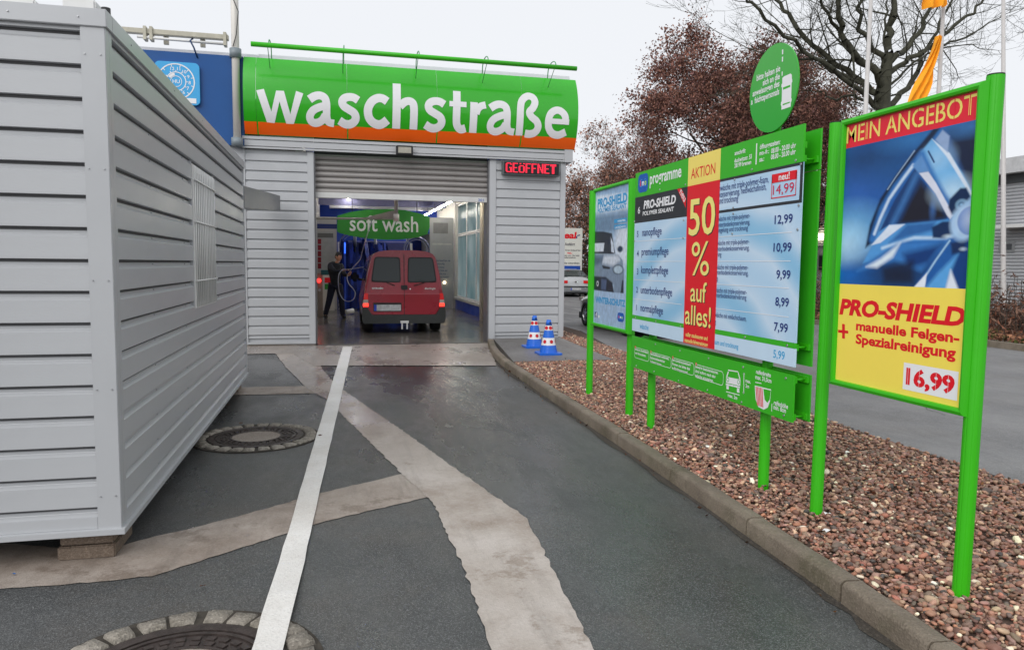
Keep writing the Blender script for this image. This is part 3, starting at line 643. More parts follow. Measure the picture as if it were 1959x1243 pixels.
box('wall', (4.02, 18.2, 0), (4.45, 25.35, .34), BLUEW, bl); box('sill', (3.94, 18.2, .345), (4.45, 25.35, .42), mat('sill_pale', (.5, .5, .48), .5), bl)
box('wall', (4.02, 18.2, 3.55), (4.45, 25.35, 3.9), WALLIN, bl)
box('pillar', (3.86, 19.75, 0), (4.44, 20.10, 3.9), CREAM, bl, .01)
box('pillar', (3.9, 18.0, 0), (4.44, 18.3, 3.9), CREAM, bl, .01)
ys_ = [18.3, 19.75]; 
def pane_win(y0, y1, z0_, z1_):
    b = MB(); t_ = .05
    for lo, hi in (((4.08, y0, z0_), (4.14, y0+t_, z1_)), ((4.08, y1-t_, z0_), (4.14, y1, z1_)), ((4.08, y0+t_, z0_), (4.14, y1-t_, z0_+t_)), ((4.08, y0+t_, z1_-t_), (4.14, y1-t_, z1_))): b.box(lo, hi)
    w_ = b.build('window', WHITEM, bl); MB().box((4.10, y0+t_, z0_+t_), (4.115, y1-t_, z1_-t_)).build('pane', FROST, w_)
for y0, y1 in ((20.11, 21.8), (21.81, 23.5), (23.51, 25.34), (18.31, 19.74)):
    pane_win(y0, y1, .425, 2.52); pane_win(y0, y1, 2.53, 3.545)
# exit end of the hall: posts round a bright opening
box('wall', (-.6, 35.6, 0), (.3, 35.9, 3.9), BLUEW, bl); box('wall', (3.3, 35.6, 0), (3.99, 35.9, 3.9), BLUEW, bl); box('wall', (.3, 35.6, 2.9), (3.3, 35.9, 3.9), BLUEW, bl)
# ---------------- the big curved sign
sg = thing('curved_sign', 'big green curved sign with white lettering and an orange band above the door', 'sign', (1.5, 14.0, 3.83))
cz, hz, sag = 4.50, .675, .22; RR = (hz*hz+sag*sag)/(2*sag); YC = 14.16-sag+RR
def arcY(z): return YC-math.sqrt(RR*RR-(z-cz)**2)
def arc_panel(x0, x1, z0_, z1_, m_, name, off=0.0, n=12, th=.012):
    b = MB(); zs_ = [z0_+(z1_-z0_)*i/n for i in range(n+1)]
    b.add([(x, arcY(z)-off, z) for z in zs_ for x in (x0, x1)], [(2*i, 2*i+1, 2*i+3, 2*i+2) for i in range(n)], 0, True)
    b.add([(x, arcY(z)-off+th, z) for z in zs_ for x in (x0, x1)], [(2*i, 2*i+2, 2*i+3, 2*i+1) for i in range(n)], 0, True)
    b.add([(x0, arcY(z)-off+d, z) for z in zs_ for d in (0, th)], [(2*i, 2*i+2, 2*i+3, 2*i+1) for i in range(n)]); b.add([(x1, arcY(z)-off+d, z) for z in zs_ for d in (0, th)], [(2*i, 2*i+1, 2*i+3, 2*i+2) for i in range(n)])
    return b.build(name, m_, sg, fix=False)
SIGNG = mat('sign_green', lin((44, 172, 24)), .25, var=.03, scale=1.5, coat=.35, spec=.6, rvar=.05)
SIGNO = mat('sign_orange', lin((255, 100, 4)), .4, var=.03, coat=.1)
xs_ = [-1.565, -1.35, .22, 1.86, 3.49, 4.62]
for x0, x1 in zip(xs_[:-1], xs_[1:]):
    arc_panel(x0+.002, x1-.002, cz-hz, cz+hz, SIGNG, 'green_panel'); arc_panel(x0+.022 if x0 > -1.5 else x0+.002, x1-.002, cz-hz+.004, 4.032, SIGNO, 'orange_band', off=.004, n=5, th=.003)
for x in (-1.564, 4.619):
    b = MB(); vs = [(x, arcY(cz-hz+2*hz*i/12)+.013, cz-hz+2*hz*i/12) for i in range(13)]+[(x, FY+.28, cz+hz), (x, FY+.28, cz-hz)]; b.add(vs, [tuple(range(15))]); b.build('end_cap', GREEN_PRINT, sg, fix=False)
# lettering bent onto the curve
SW = mat('sign_white', (.82, .82, .84), .35, var=0)
def WZ(x, y): q = on_y(460+x/2.968, 60+y/2.968, 13.95); return (q.x, q.z)
def on_arc(name, quads, off):
    bm = bmesh.new(); 
    for q in quads:
        f = bm.faces.new([bm.verts.new((x, 0, z)) for x, z in q])
    bmesh.ops.remove_doubles(bm, verts=bm.verts, dist=.0004)
    for i in range(26): bmesh.ops.bisect_plane(bm, geom=bm.verts[:]+bm.edges[:]+bm.faces[:], plane_co=(0, 0, 3.9+i*.05), plane_no=(0, 0, 1))
    bmesh.ops.triangulate(bm, faces=bm.faces[:])
    for v in bm.verts: v.co.y = arcY(v.co.z)-off
    for f in bm.faces:
        f.normal_update()
        if f.normal.y > 0: f.normal_flip()
    me = bpy.data.meshes.new(name); bm.to_mesh(me); bm.free(); me.materials.append(SW); ro = root_off(sg)
    for v in me.vertices: v.co -= ro
    o = bpy.data.objects.new(name, me); COL.objects.link(o); o.parent = sg
def stroke(name, pts, w_, off, curve=True):
    P = [Vector(WZ(*p)) for p in pts]; Q = []
    if curve and len(P) > 2:
        for i in range(len(P)-1):
            p0, p1, p2, p3 = P[max(i-1, 0)], P[i], P[i+1], P[min(i+2, len(P)-1)]
            for k in range(6): t = k/6; Q.append(.5*((2*p1)+(p2-p0)*t+(2*p0-5*p1+4*p2-p3)*t*t+(3*p1-p0-3*p2+p3)*t**3))
        Q.append(P[-1])
    else: Q = P
    L = []; k = len(Q); ws = w_ if isinstance(w_, list) else [w_]*k
    for i, q in enumerate(Q):
        d = (Q[min(i+1, k-1)]-Q[max(i-1, 0)]).normalized(); nn = Vector((-d.y, d.x)); ww = ws[0]+(ws[-1]-ws[0])*i/(k-1); L.append((q+nn*ww/2, q-nn*ww/2))
    on_arc(name, [(tuple(a0), tuple(b0), tuple(b1), tuple(a1)) for (a0, b0), (a1, b1) in zip(L[:-1], L[1:])], off)
def patch(pts, off): on_arc('letter', [[WZ(*p) for p in pts]], off)
O1, O2, O3 = .0055, .0063, .0071; WD = .142
patch([(90, 337), (133, 328), (175, 456), (203, 338), (247, 340), (283, 470), (316, 340), (357, 355), (302, 522), (258, 520), (222, 400), (192, 517), (148, 512)], O1)
def letter_a(dx, dy, s_=1):
    f = lambda L: [(372+(x-372)*s_+dx, y+dy) for x, y in L]
    stroke('letter', f([(392, 388), (422, 370), (452, 366), (478, 380), (488, 412), (489, 455), (490, 485), (500, 512), (532, 520)]), [.145, .125], O1); stroke('letter', f([(484, 424), (448, 432), (412, 450), (394, 480), (402, 508), (430, 517), (462, 504), (482, 476)]), .132, O2)
def letter_s(dx, dy): stroke('letter', [(x+dx, y+dy) for x, y in [(668, 394), (642, 378), (612, 375), (588, 384), (578, 404), (588, 427), (618, 446), (645, 464), (655, 490), (644, 513), (618, 525), (590, 521), (562, 504)]], WD, O1)
letter_a(0, 0); letter_s(0, 0)
stroke('letter', [(833, 400), (806, 383), (776, 382), (746, 400), (728, 430), (724, 460), (732, 492), (754, 516), (784, 527), (810, 521), (834, 502)], .15, O1)
stroke('letter', [(888, 295), (887, 420), (886, 549)], .147, O1, False); stroke('letter', [(905, 428), (932, 404), (958, 398), (978, 410), (985, 440), (985, 500), (984, 554)], .142, O2)
letter_s(489, 23)
stroke('letter', [(1229, 339), (1228, 420), (1227, 500), (1233, 535), (1254, 554), (1280, 548)], .142, O1); stroke('letter', [(1186, 412), (1283, 418)], .098, O2, False)
stroke('letter', [(1326, 404), (1324, 490), (1323, 573)], .142, O1, False); stroke('letter', [(1338, 470), (1348, 442), (1366, 426), (1392, 420)], .130, O2)
letter_a(1026, 50, 1.0)
stroke('letter', [(1587, 588), (1588, 500), (1590, 430), (1600, 392), (1630, 368), (1660, 376), (1672, 404), (1660, 436), (1640, 460), (1652, 486), (1682, 512), (1692, 542), (1678, 570), (1650, 580), (1620, 577)], .137, O1)
stroke('letter', [(1846, 522), (1842, 482), (1818, 455), (1790, 450), (1762, 468), (1749, 505), (1753, 548), (1776, 578), (1812, 586), (1850, 570)], .137, O1); stroke('letter', [(1756, 510), (1866, 517)], .098, O2, False)
# lighting rail with curved hangers
rl = thing('sign_rail', 'green tube rail hung on five curved arms in front of the sign top', 'rail', (1.5, 13.6, 5.25))
MB().tube([(-1.38, 13.6, 5.252), (4.455, 13.6, 5.245)], .042, 14).build('tube', GREEN, rl)
for px in (512, 656, 800, 932, 1062):
    x = on_y(px, 100, 13.6).x; pts = [(x+.02, 14.18, 5.10), (x+.02, 14.15, 5.24)]
    for k in range(9): a = math.pi*(k/8)*.9; pts.append((x+.02, 13.87+.27*math.cos(a), 5.27+.13*math.sin(a)))
    pts.append((x+.02, 13.6, 5.27)); MB().tube(pts, .0095, 6).build('hanger', mat('hanger_green', (.05, .28, .09), .4), rl)
    MB().tube([(x, 13.6, 5.24), (x, arcY(4.98)-.0, 4.98)], .006, 6).build('stay', mat('hanger_green', (.05, .28, .09), .4), rl)
# LED board
led = thing('led_sign', 'black LED display with red dotted lettering right of the door top', 'display', (3.73, 14.2, 3.3))
box('housing', (3.15, 14.075, 3.285), (4.30, 14.205, 3.545), mat('led_case', (.10, .11, .115), .5), led, .005); box('screen', (3.175, 14.068, 3.305), (4.275, 14.0745, 3.525), mat('led_black', (.006, .006, .008), .35, var=0), led)
FN = {'G': ['.XXXXX.', 'XX...XX', 'XX.....', 'XX.....', 'XX..XXX', 'XX...XX', 'XX...XX', 'XX...XX', '.XXXXXX'], 'E': ['XXXXXX', 'XX....', 'XX....', 'XX....', 'XXXXX.', 'XX....', 'XX....', 'XX....', 'XXXXXX'],
      'O': ['.XX..XX', '.......', '.XXXXX.', 'XX...XX', 'XX...XX', 'XX...XX', 'XX...XX', 'XX...XX', '.XXXXX.'], 'F': ['XXXXXX', 'XX....', 'XX....', 'XX....', 'XXXXX.', 'XX....', 'XX....', 'XX....', 'XX....'],
      'N': ['XX...XX', 'XXX..XX', 'XXX..XX', 'XXXX.XX', 'XX.X.XX', 'XX.XXXX', 'XX..XXX', 'XX..XXX', 'XX...XX'], 'T': ['XXXXXXX', 'XXXXXXX', '..XXX..', '..XXX..', '..XXX..', '..XXX..', '..XXX..', '..XXX..', '..XXX..']}
b = MB(); c0 = 0
for ch in 'GEOFFNET':
    g = FN[ch]
    for r_, row in enumerate(g):
        for c_, q in enumerate(row):
            if q == 'X':
                x = 3.212+(c0+c_)*.0178; z = 3.50-r_*.0205; b.box((x-.0064, 14.0645, z-.0075), (x+.0064, 14.068, z+.0075))
    c0 += len(g[0])+.75
b.build('led_dots', mat('led_red', (.6, .01, .03), .4, var=0, emit=(1, .02, .06), estr=1.2), led, fix=False)['kind'] = 'stuff'
# floodlight under the sign
fl = thing('floodlight', 'small square black floodlight on the fascia over the door', 'lamp', (1.27, 14.1, 3.68))
p0 = on_y(758, 278, 14.05); p1 = on_y(790, 297, 14.05)
box('housing', (p0.x, 14.03, p1.z), (p1.x, 14.13, p0.z), BLACKP, fl, .01); box('glass', (p0.x+.035, 14.022, p1.z+.03), (p1.x-.035, 14.031, p0.z-.03), mat('lamp_glass', (.35, .33, .28), .2, var=.2), fl); box('bracket', (p0.x+.1, 14.11, p1.z+.05), (p0.x+.2, 14.18, p1.z+.09), BLACKP, fl)
# parking disc sign on the blue cladding
pd = thing('parking_disc_sign', 'light blue rounded sign with a white clock disc on blue cladding', 'sign', (-2.68, 14.16, 4.6))
PX, PZ, PW_ = on_y(340, 160, 14.13).x, on_y(340, 160, 14.13).z, .36
def rrect(cx, cz_, hw, hh, r, n=6):
    out = []
    for sx, sz, a0 in ((1, 1, 0), (-1, 1, 90), (-1, -1, 180), (1, -1, 270)):
        for i in range(n+1): a = R(a0+90*i/n); out.append((cx+sx*(hw-r)+r*math.cos(a), cz_+sz*(hh-r)+r*math.sin(a)))
    return out
LBL = mat('light_blue', lin((66, 168, 226)), .35, var=.03)
MB().prism([(x, 14.11, z) for x, z in rrect(PX, PZ, PW_, PW_, .08)], (0, 1, 0), .06).build('plate', LBL, pd)
WPR = mat('sign_white', (.82, .82, .84), .35, var=0)
b = MB(); cxp, czp = PX-.02, PZ+.03
def ringxz(b, cx, cz_, r0, r1, y, n=48, a0=0, a1=360):
    for i in range(n):
        a, c = R(a0+(a1-a0)*i/n), R(a0+(a1-a0)*(i+1)/n)
        b.quad((cx+r0*math.cos(a), y, cz_+r0*math.sin(a)), (cx+r1*math.cos(a), y, cz_+r1*math.sin(a)), (cx+r1*math.cos(c), y, cz_+r1*math.sin(c)), (cx+r0*math.cos(c), y, cz_+r0*math.sin(c)))
ringxz(b, cxp, czp, .285, .305, 14.106); ringxz(b, cxp, czp, .15, .165, 14.106); ringxz(b, cxp, czp, .085, .095, 14.106)
for i in range(24):
    a = R(15*i); ca, sa = math.cos(a), math.sin(a); r0, r1 = .165, .19
    if i % 2: r0, r1 = .25, .285
    b.quad((cxp+r0*ca-.006*sa, 14.106, czp+r0*sa+.006*ca), (cxp+r1*ca-.006*sa, 14.106, czp+r1*sa+.006*ca), (cxp+r1*ca+.006*sa, 14.106, czp+r1*sa-.006*ca), (cxp+r0*ca+.006*sa, 14.106, czp+r0*sa-.006*ca))
ringxz(b, cxp, czp, .10, .145, 14.106, 8, 100, 150)
b.quad((PX-.25, 14.106, PZ-.33), (PX+.30, 14.106, PZ-.33), (PX+.30, 14.106, PZ-.245), (PX-.25, 14.106, PZ-.245)); b.build('print', WPR, pd, fix=False)
for i, nme in enumerate(['12', '11', '10', '9', '8', '7', '6', '5', '4', '3', '2', '1']):
    a = R(105-27*i); lettering(nme, (cxp+.218*math.cos(a), 14.11, czp+.218*math.sin(a)-.026), (1, 0, 0), (0, 0, 1), (0, -1, 0), None, .055, WPR, pd, off=.005, align='C')
lettering('HU', (cxp, 14.11, czp-.03), (1, 0, 0), (0, 0, 1), (0, -1, 0), None, .06, WPR, pd, off=.005, align='C')
# white waste pipe with two collars
pp = thing('downpipe', 'white vertical pipe with grey collars beside the blue cladding', 'pipe', (-1.69, 14.08, 3.6))
MB().tube([(-1.69, 14.09, 3.62), (-1.69, 14.09, 7.4)], .066, 16).build('tube', mat('white_pipe', lin((214, 210, 204)), .4, var=.05, scale=2), pp)
PLG = mat('grey_plastic', lin((128, 138, 144)), .45)
for z0_, z1_ in ((3.60, 3.74), (5.12, 5.28)): MB().tube([(-1.69, 14.09, z0_), (-1.69, 14.09, z1_)], .10, 18).build('collar', PLG, pp)
MB().tube([(-1.69, 14.09, 3.605), (-1.69, 14.2, 3.605)], .03, 8).build('bracket', PLG, pp)
MB().tube([(-1.83, 14.0, 7.4), (-1.79, 14.0, 6.6), (-1.70, 14.0, 6.1), (-1.62, 14.02, 5.9), (-1.66, 14.0, 5.5), (-1.72, 14.0, 5.29)], .008, 6).build('cable', BLACKP, pp)
# lamp fixture on the roof edge
lf = thing('roof_light_fixture', 'long weathered batten light fixture standing on the roof edge behind the cabin', 'light fixture', (-2.6, 14.3, 5.33))
CRM = mat('cream_metal', lin((190, 186, 170)), .5, var=.15, scale=8, dirt=.3)
box('channel', (-3.9, 14.2, 5.46), (-1.82, 14.32, 5.545), CRM, lf, .006); MB().tube([(-3.3, 14.2, 5.395), (-1.86, 14.2, 5.375)], .022, 10).build('tube', WHITEM, lf)
for x in (-3.2, -3.1, -1.9): box('clip', (x, 14.17, 5.35), (x+.05, 14.33, 5.58), CRM, lf, .004)
for x in (-2.9, -2.3): box('foot', (x, 14.3, 5.33), (x+.08, 14.36, 5.46), CRM, lf)
tag(MB().tube([(-2.42, 14.3, 5.46), (-2.44, 14.16, 5.38), (-2.38, 14.14, 5.26), (-2.33, 14.165, 5.10)], .014, 8).build('cable', mat('blue_cable', (.01, .04, .12), .5)), 'short dark cable drooping from the roof light fixture onto the blue cladding', 'cable')
# duct from cabin to hall
dk = MB(); a = [(-1.36, 9.58), (-1.08, 9.58), (-.965, 13.95), (-1.25, 13.95)]
lo = [2.20, 2.20, 2.475, 2.475]; hi = [2.47, 2.47, 2.735, 2.735]
dk.add([(x, y, z) for (x, y), z in zip(a, lo)]+[(x, y, z) for (x, y), z in zip(a, hi)], [(0, 3, 2, 1), (4, 5, 6, 7), (0, 1, 5, 4), (1, 2, 6, 5), (2, 3, 7, 6), (3, 0, 4, 7)])
dt = tag(dk.build('cable_duct', mat('duct_grey', lin((118, 121, 124)), .45, metal=.1, var=.05), None, bevel=.004), 'plain grey box duct running from behind the cabin towards the hall front', 'duct')
# small white dome lamp at pier top-left
# ================================================================== INSIDE THE HALL
IW = mat('panel_grey', lin((186, 184, 178)), .5, var=.06, scale=2)
# lit strip lamps
LIT = mat('lit_tube', (.9, .9, .85), .4, var=0, emit=(1, .93, .80), estr=42)
for y, lb in ((18.7, 'nearest lit strip of the row on the right, hidden behind the shutter'), (21.4, 'second lit strip of the right ceiling row, first one seen below the shutter'), (23.5, 'third lit strip of the right ceiling row, above the notice partition'), (25.6, 'fourth lit strip of the right ceiling row, just past the partition'), (27.7, 'fifth lit strip of the right ceiling row, near the back screen'), (29.8, 'last lit strip of the right ceiling row, beyond the back screen')):
    ln = thing('strip_light', lb, 'lamp', (3.36, y, 3.4), group='lit strip lights in a row along the hall ceiling')
    MB().tube([(3.36, y, 3.4), (3.36, y+1.7, 3.4)], .024, 10).build('tube', LIT, ln); box('batten', (3.33, y, 3.426), (3.39, y+1.7, 3.46), WHITEM, ln); MB().tube([(3.36, y+.3, 3.46), (3.36, y+.3, 3.9)], .005, 5).build('hanger', DARK, ln)
for (x, y, lb) in ((.45, 16.6, 'added fill strip over the roof of the red van'), (.45, 19.5, 'added fill strip over the worker with the hose'), (.45, 22.0, 'added fill strip between the worker and the green banner'), (.45, 27.0, 'added fill strip over the blue brushes')):  # left row is added fill light to brighten the hall
    ln = thing('strip_light', lb, 'lamp', (x, y, 3.8), group='added fill strips over the left side of the hall')
    MB().tube([(x, y, 3.84), (x, y+1.6, 3.84)], .024, 10).build('tube', LIT, ln); box('batten', (x-.03, y, 3.864), (x+.03, y+1.6, 3.9), WHITEM, ln)
NEON = mat('blue_neon', (.02, .1, .8), .4, var=0, emit=(.03, .14, 1.0), estr=1.6)
ln = thing('blue_tube_light', 'blue glowing tube high on the left in the hall', 'lamp', (.5, 25, 3.7)); MB().tube([(-.1, 25.0, 3.70), (1.3, 25.0, 3.70)], .03, 8).build('tube', NEON, ln); box('batten', (-.1, 24.97, 3.735), (1.3, 25.03, 3.9), WHITEM, ln)
ln = thing('blue_tube_light', 'blue glowing tube beside the left brush behind the worker', 'lamp', (.35, 24.6, 1.8)); MB().tube([(.28, 24.6, 1.85), (.28, 24.6, 2.2)], .02, 8).build('tube', NEON, ln)
box('batten', (.25, 24.63, 1.4), (.31, 24.66, 2.3), BLUEW, ln); box('foot', (.25, 24.63, 0), (.31, 24.66, 1.4), BLUEW, ln)
# green banner "soft wash"
sw = thing('banner_sign', 'green lens-shaped sign reading soft wash hanging inside the hall', 'sign', (1.5, 23.5, 3.2))
P = [on_y(x, y, 23.5) for x, y in ((645, 413), (668, 406), (700, 401), (740, 400), (775, 402), (805, 409), (822, 415), (822, 434), (818, 448), (800, 454), (770, 458), (740, 459), (700, 456), (670, 451), (650, 446), (645, 443))]
MB().prism(P, (0, 1, 0), .04).build('board', mat('soft_green', (.02, .20, .02), .45, var=.04), sw)
a = on_y(669, 440, 23.5); c = on_y(800, 443, 23.5)
lettering('soft wash', (a.x, 23.5, a.z-.02), (1, 0, 0), (0, 0, 1), (0, -1, 0), c.x-a.x, .40, mat('banner_white', (.62, .64, .62), .5), sw, bold=.01, off=.004)
for x in (.5, 2.5): MB().tube([(x, 23.52, 3.05), (x, 23.52, 3.9)], .012, 6).build('hanger', DARK, sw)
# left price cabinet
lc = thing('info_panel', 'grey panel with a blue header and a red-numbered list on the left in the hall', 'panel', (-.3, 25.4, 0))
def Y2(px, py, Y=25.3): return on_y(px, py, Y)
def yrect(parent, px0, py0, px1, py1, m_, Y, off=.004, name='panel', th=0):
    A = on_y(px0, py0, Y); B = on_y(px1, py1, Y); b = MB(); y = Y-off
    if th: b.box((A.x, y, B.z), (B.x, y+th, A.z))
    else: b.quad((A.x, y, B.z), (B.x, y, B.z), (B.x, y, A.z), (A.x, y, A.z))
    return b.build(name, m_, parent, fix=bool(th))
def ytext(parent, s_, x0, y0, x1, hpx, m_, Y, off=.006, **kw):
    A = on_y(x0, y0, Y); B = on_y(x1, y0, Y); C_ = on_y(x0, y0-hpx, Y)
    return lettering(s_, (A.x, Y, A.z), (1, 0, 0), (0, 0, 1), (0, -1, 0), B.x-A.x, C_.z-A.z, m_, parent, off=off, **kw)
yrect(lc, 596, 414, 645.5, 593, IW, 25.3, 0, 'board', .12)
yrect(lc, 603, 428, 645, 438, mat('header_blue', (.015, .03, .16), .5), 25.3, .004, 'header'); ytext(lc, 'sie erhalten', 608, 436, 637, 4.5, WHITE_PRINT, 25.3)
PB = mat('print_pale', (.42, .42, .40), .5); DT = mat('print_dark', (.03, .03, .05), .5); DR = mat('print_dark_red', (.28, .01, .02), .5); RD = mat('print_red', lin((222, 20, 36)), .45, var=.02)
yrect(lc, 606, 443, 639, 526, PB, 25.3, .004, 'list_board'); yrect(lc, 607.5, 446, 637.5, 455, mat('print_grey', (.14, .14, .13), .5), 25.3, .008, 'list_header')
for k, wd in enumerate(('vorwäsche', 'hochdruck', 'felgenwäsche', 'heißwachs', 'trocknung')):
    y = 457+k*11.7; yrect(lc, 608, y, 614.5, y+10, DR, 25.3, .008, 'red_square'); ytext(lc, wd, 616.5, y+7.5, 633, 3.4, DT, 25.3, .008)
# red signal and stop/start box
sgn = thing('signal_post', 'low grey post with a glowing red lamp by the worker', 'signal', (-.42, 21.6, 0))
box('post', (-.52, 21.6, 0), (-.38, 21.72, 1.25), mat('cream_post', lin((140, 128, 116)), .5), sgn, .01)
q = on_y(610, 537, 21.5); MB().tube([(q.x, 21.58, q.z), (q.x, 21.50, q.z)], .06, 16).build('red_lamp', mat('red_lit', (.8, .02, .02), .4, var=0, emit=(1, .03, .025), estr=2.6), sgn)
box('top_box', (-.42, 21.55, 1.2), (-.2, 21.75, 1.34), mat('teal_box', (.01, .10, .10), .5), sgn, .01)
q = on_y(610, 555, 21.5); MB().tube([(q.x+.02, 21.60, q.z), (q.x+.02, 21.55, q.z)], .04, 12).build('lock', STEEL, sgn)
st = thing('signal_board', 'pale cabinet with a red stop field and a green start field behind the worker', 'sign', (-.05, 23.2, 0))
yrect(st, 613.5, 525, 640, 594, IW, 23.3, 0, 'cabinet', .12); yrect(st, 621, 531, 638, 541, RD, 23.3, .004, 'red_field'); yrect(st, 621, 543, 638, 553.5, mat('print_green', (.02, .25, .03), .5), 23.3, .004, 'green_field')
ytext(st, 'top', 622, 539.5, 635, 6, WHITE_PRINT, 23.3, .008); ytext(st, 'start', 622, 551.5, 637, 6, WHITE_PRINT, 23.3, .008)
# right grey partition with rules text
rp = thing('notice_partition', 'tall grey partition with dark notice text right of the van', 'panel', (3.5, 25.3, 0))
yrect(rp, 822.5, 416, 867, 593, mat('partition_grey', lin((150, 152, 152)), .5, var=.05), 25.3, 0, 'board', .12)
yrect(rp, 829, 426, 857, 447, mat('print_dim', (.17, .17, .17), .5), 25.3, .004, 'notice')
for k in range(4): ytext(rp, 'bitte antenne abschrauben', 831, 431+k*4.2, 855, 2.2, DT, 25.3, .008)
yrect(rp, 827, 465, 864, 469, PB, 25.3, .004, 'strip')
for k, s_ in enumerate(('bitte beachten sie', 'die einfahrt erfolgt', 'nur nach anweisung', 'motor bitte aus', 'gang bitte raus', 'bremse lösen', 'nicht lenken')): ytext(rp, s_, 832, 500+k*6.3, 832+random.uniform(16, 30), 3.2, mat('print_blue', (.01, .03, .12), .5), 25.3, .006)
q = on_y(854, 541, 24.8); MB().tube([(q.x, 25.28, q.z), (q.x, 25.22, q.z)], .05, 12).build('round_lamp', mat('warm_lit', (.9, .7, .5), .4, var=0, emit=(1, .75, .5), estr=3), rp)
# blue brushes and ring arches
BR = mat('brush_blue', (.004, .03, .30), .6, var=.4, scale=9); BR2 = mat('brush_blue_dark', (.003, .015, .14), .7, var=.4, scale=9)
def brush(cx, cy, r, z0_, z1_, label):
    t = thing('wash_brush', label, 'brush', (cx, cy, 0), group='blue upright wash brushes'); MB().tube([(cx, cy, 0), (cx, cy, z1_+.3)], .05, 8).build('shaft', STEEL, t)
    b = MB(); n = 220
    for i in range(n):
        a = random.uniform(0, 6.283); z = random.uniform(z0_+.3, z1_); rr = r*random.uniform(.8, 1.03); L = random.uniform(.5, 1.0)
        c, s_ = math.cos(a), math.sin(a); w_ = .05; p = Vector((cx, cy, z)); o_ = Vector((c, s_, 0)); tn = Vector((-s_, c, 0))
        zl = max(z0_, z-L); b.add([p+o_*.05+tn*w_, p+o_*.05-tn*w_, p+o_*rr*.8-tn*w_, p+o_*rr*.8+tn*w_, Vector((cx, cy, zl))+o_*rr-tn*w_, Vector((cx, cy, zl))+o_*rr+tn*w_], [(0, 1, 2, 3), (3, 2, 4, 5)], i % 2)
    tag(b.build('felt_strips', [BR, BR2], t, fix=False), kind='stuff')
brush(.62, 25.2, .55, .05, 2.35, 'blue brush between the worker and the van'); brush(1.35, 26.4, .5, .05, 2.3, 'blue brush directly behind the van, half hidden')
brush(2.65, 27.5, .5, .05, 2.0, 'blue brush behind the right half of the van')
box('back_screen', (-.6, 30.0, 0), (1.15, 30.1, 3.9), BLUEW, bl); box('back_screen', (1.16, 30.0, 2.75), (3.99, 30.1, 3.9), BLUEW, bl); box('back_screen', (1.16, 30.0, 0), (2.75, 30.1, 2.745), BLUEW, bl)
for px, py, Y, lab in ((676, 470, 25.9, 'pale ring frame round the left blue brush'), (797, 478, 26.5, 'grey ring frame behind the right side of the van roof')):
    q = on_y(px, py, Y); b = MB(); pts = [(q.x+.45*math.cos(a), Y, q.z+.45*math.sin(a)) for a in np.linspace(-.3, math.pi+.3, 20)]; b.tube(pts, .03, 8)
    pts = [(q.x+.36*math.cos(a), Y, q.z+.36*math.sin(a)) for a in np.linspace(-.3, math.pi+.3, 20)]; b.tube(pts, .015, 8); b.tube([(pts[0][0]+.06, Y, pts[0][2]), (pts[0][0]+.06, Y, 0)], .03, 8); b.tube([(pts[-1][0]-.06, Y, pts[-1][2]), (pts[-1][0]-.06, Y, 0)], .03, 8)
    tag(b.build('ring_frame', mat('frame_bluegrey', (.18, .2, .34), .4)), lab, 'wash arch')
q = on_y(725, 480, 26)
sb = thing('arch_gantry', 'grey blue wash gantry crossbar with pale lettering behind the van roof', 'gantry', (1.3, 27.0, 0))
box('crossbar', (.15, 26.9, 1.95), (2.6, 27.0, 2.28), mat('gantry_blue', (.05, .06, .20), .5), sb); box('leg', (.06, 26.9, 0), (.14, 27, 2.28), WHITEM, sb); box('leg', (2.61, 26.9, 0), (2.69, 27, 2.28), WHITEM, sb)
for z in (1.90, 2.30): box('pale_strip', (.15, 26.88, z), (2.6, 26.90, z+.03), mat('strip_pale', (.3, .3, .4), .5), sb)
# swivel boom with hose mast
bo = thing('hose_boom', 'pale swivel boom on a ceiling mast over the van', 'boom arm', (1.55, 19.5, 3.9))
b0, b1_ = on_y(592, 418, 19.5), on_y(758, 418.5, 19.5)
MB().tube([b0, b1_], .028, 10).build('arm', mat('boom_grey', lin((160, 158, 152)), .4), bo); q = on_y(700, 416, 19.5); 
MB().prism([on_y(700, 416, 19.48), on_y(750, 403, 19.48), on_y(758, 403, 19.48), on_y(758, 417, 19.48)], (0, 1, 0), .04).build('gusset', mat('boom_grey', (.3, .3, .3), .4), bo)
MB().tube([(b1_.x, 19.5, b1_.z-.04), (b1_.x, 19.5, 3.9)], [.05, .05], 12).build('mast', mat('boom_grey', (.3, .3, .3), .4), bo); MB().tube([(b1_.x, 19.5, b1_.z-.06), (b1_.x, 19.5, b1_.z+.12)], .075, 14).build('joint', WHITEM, bo)
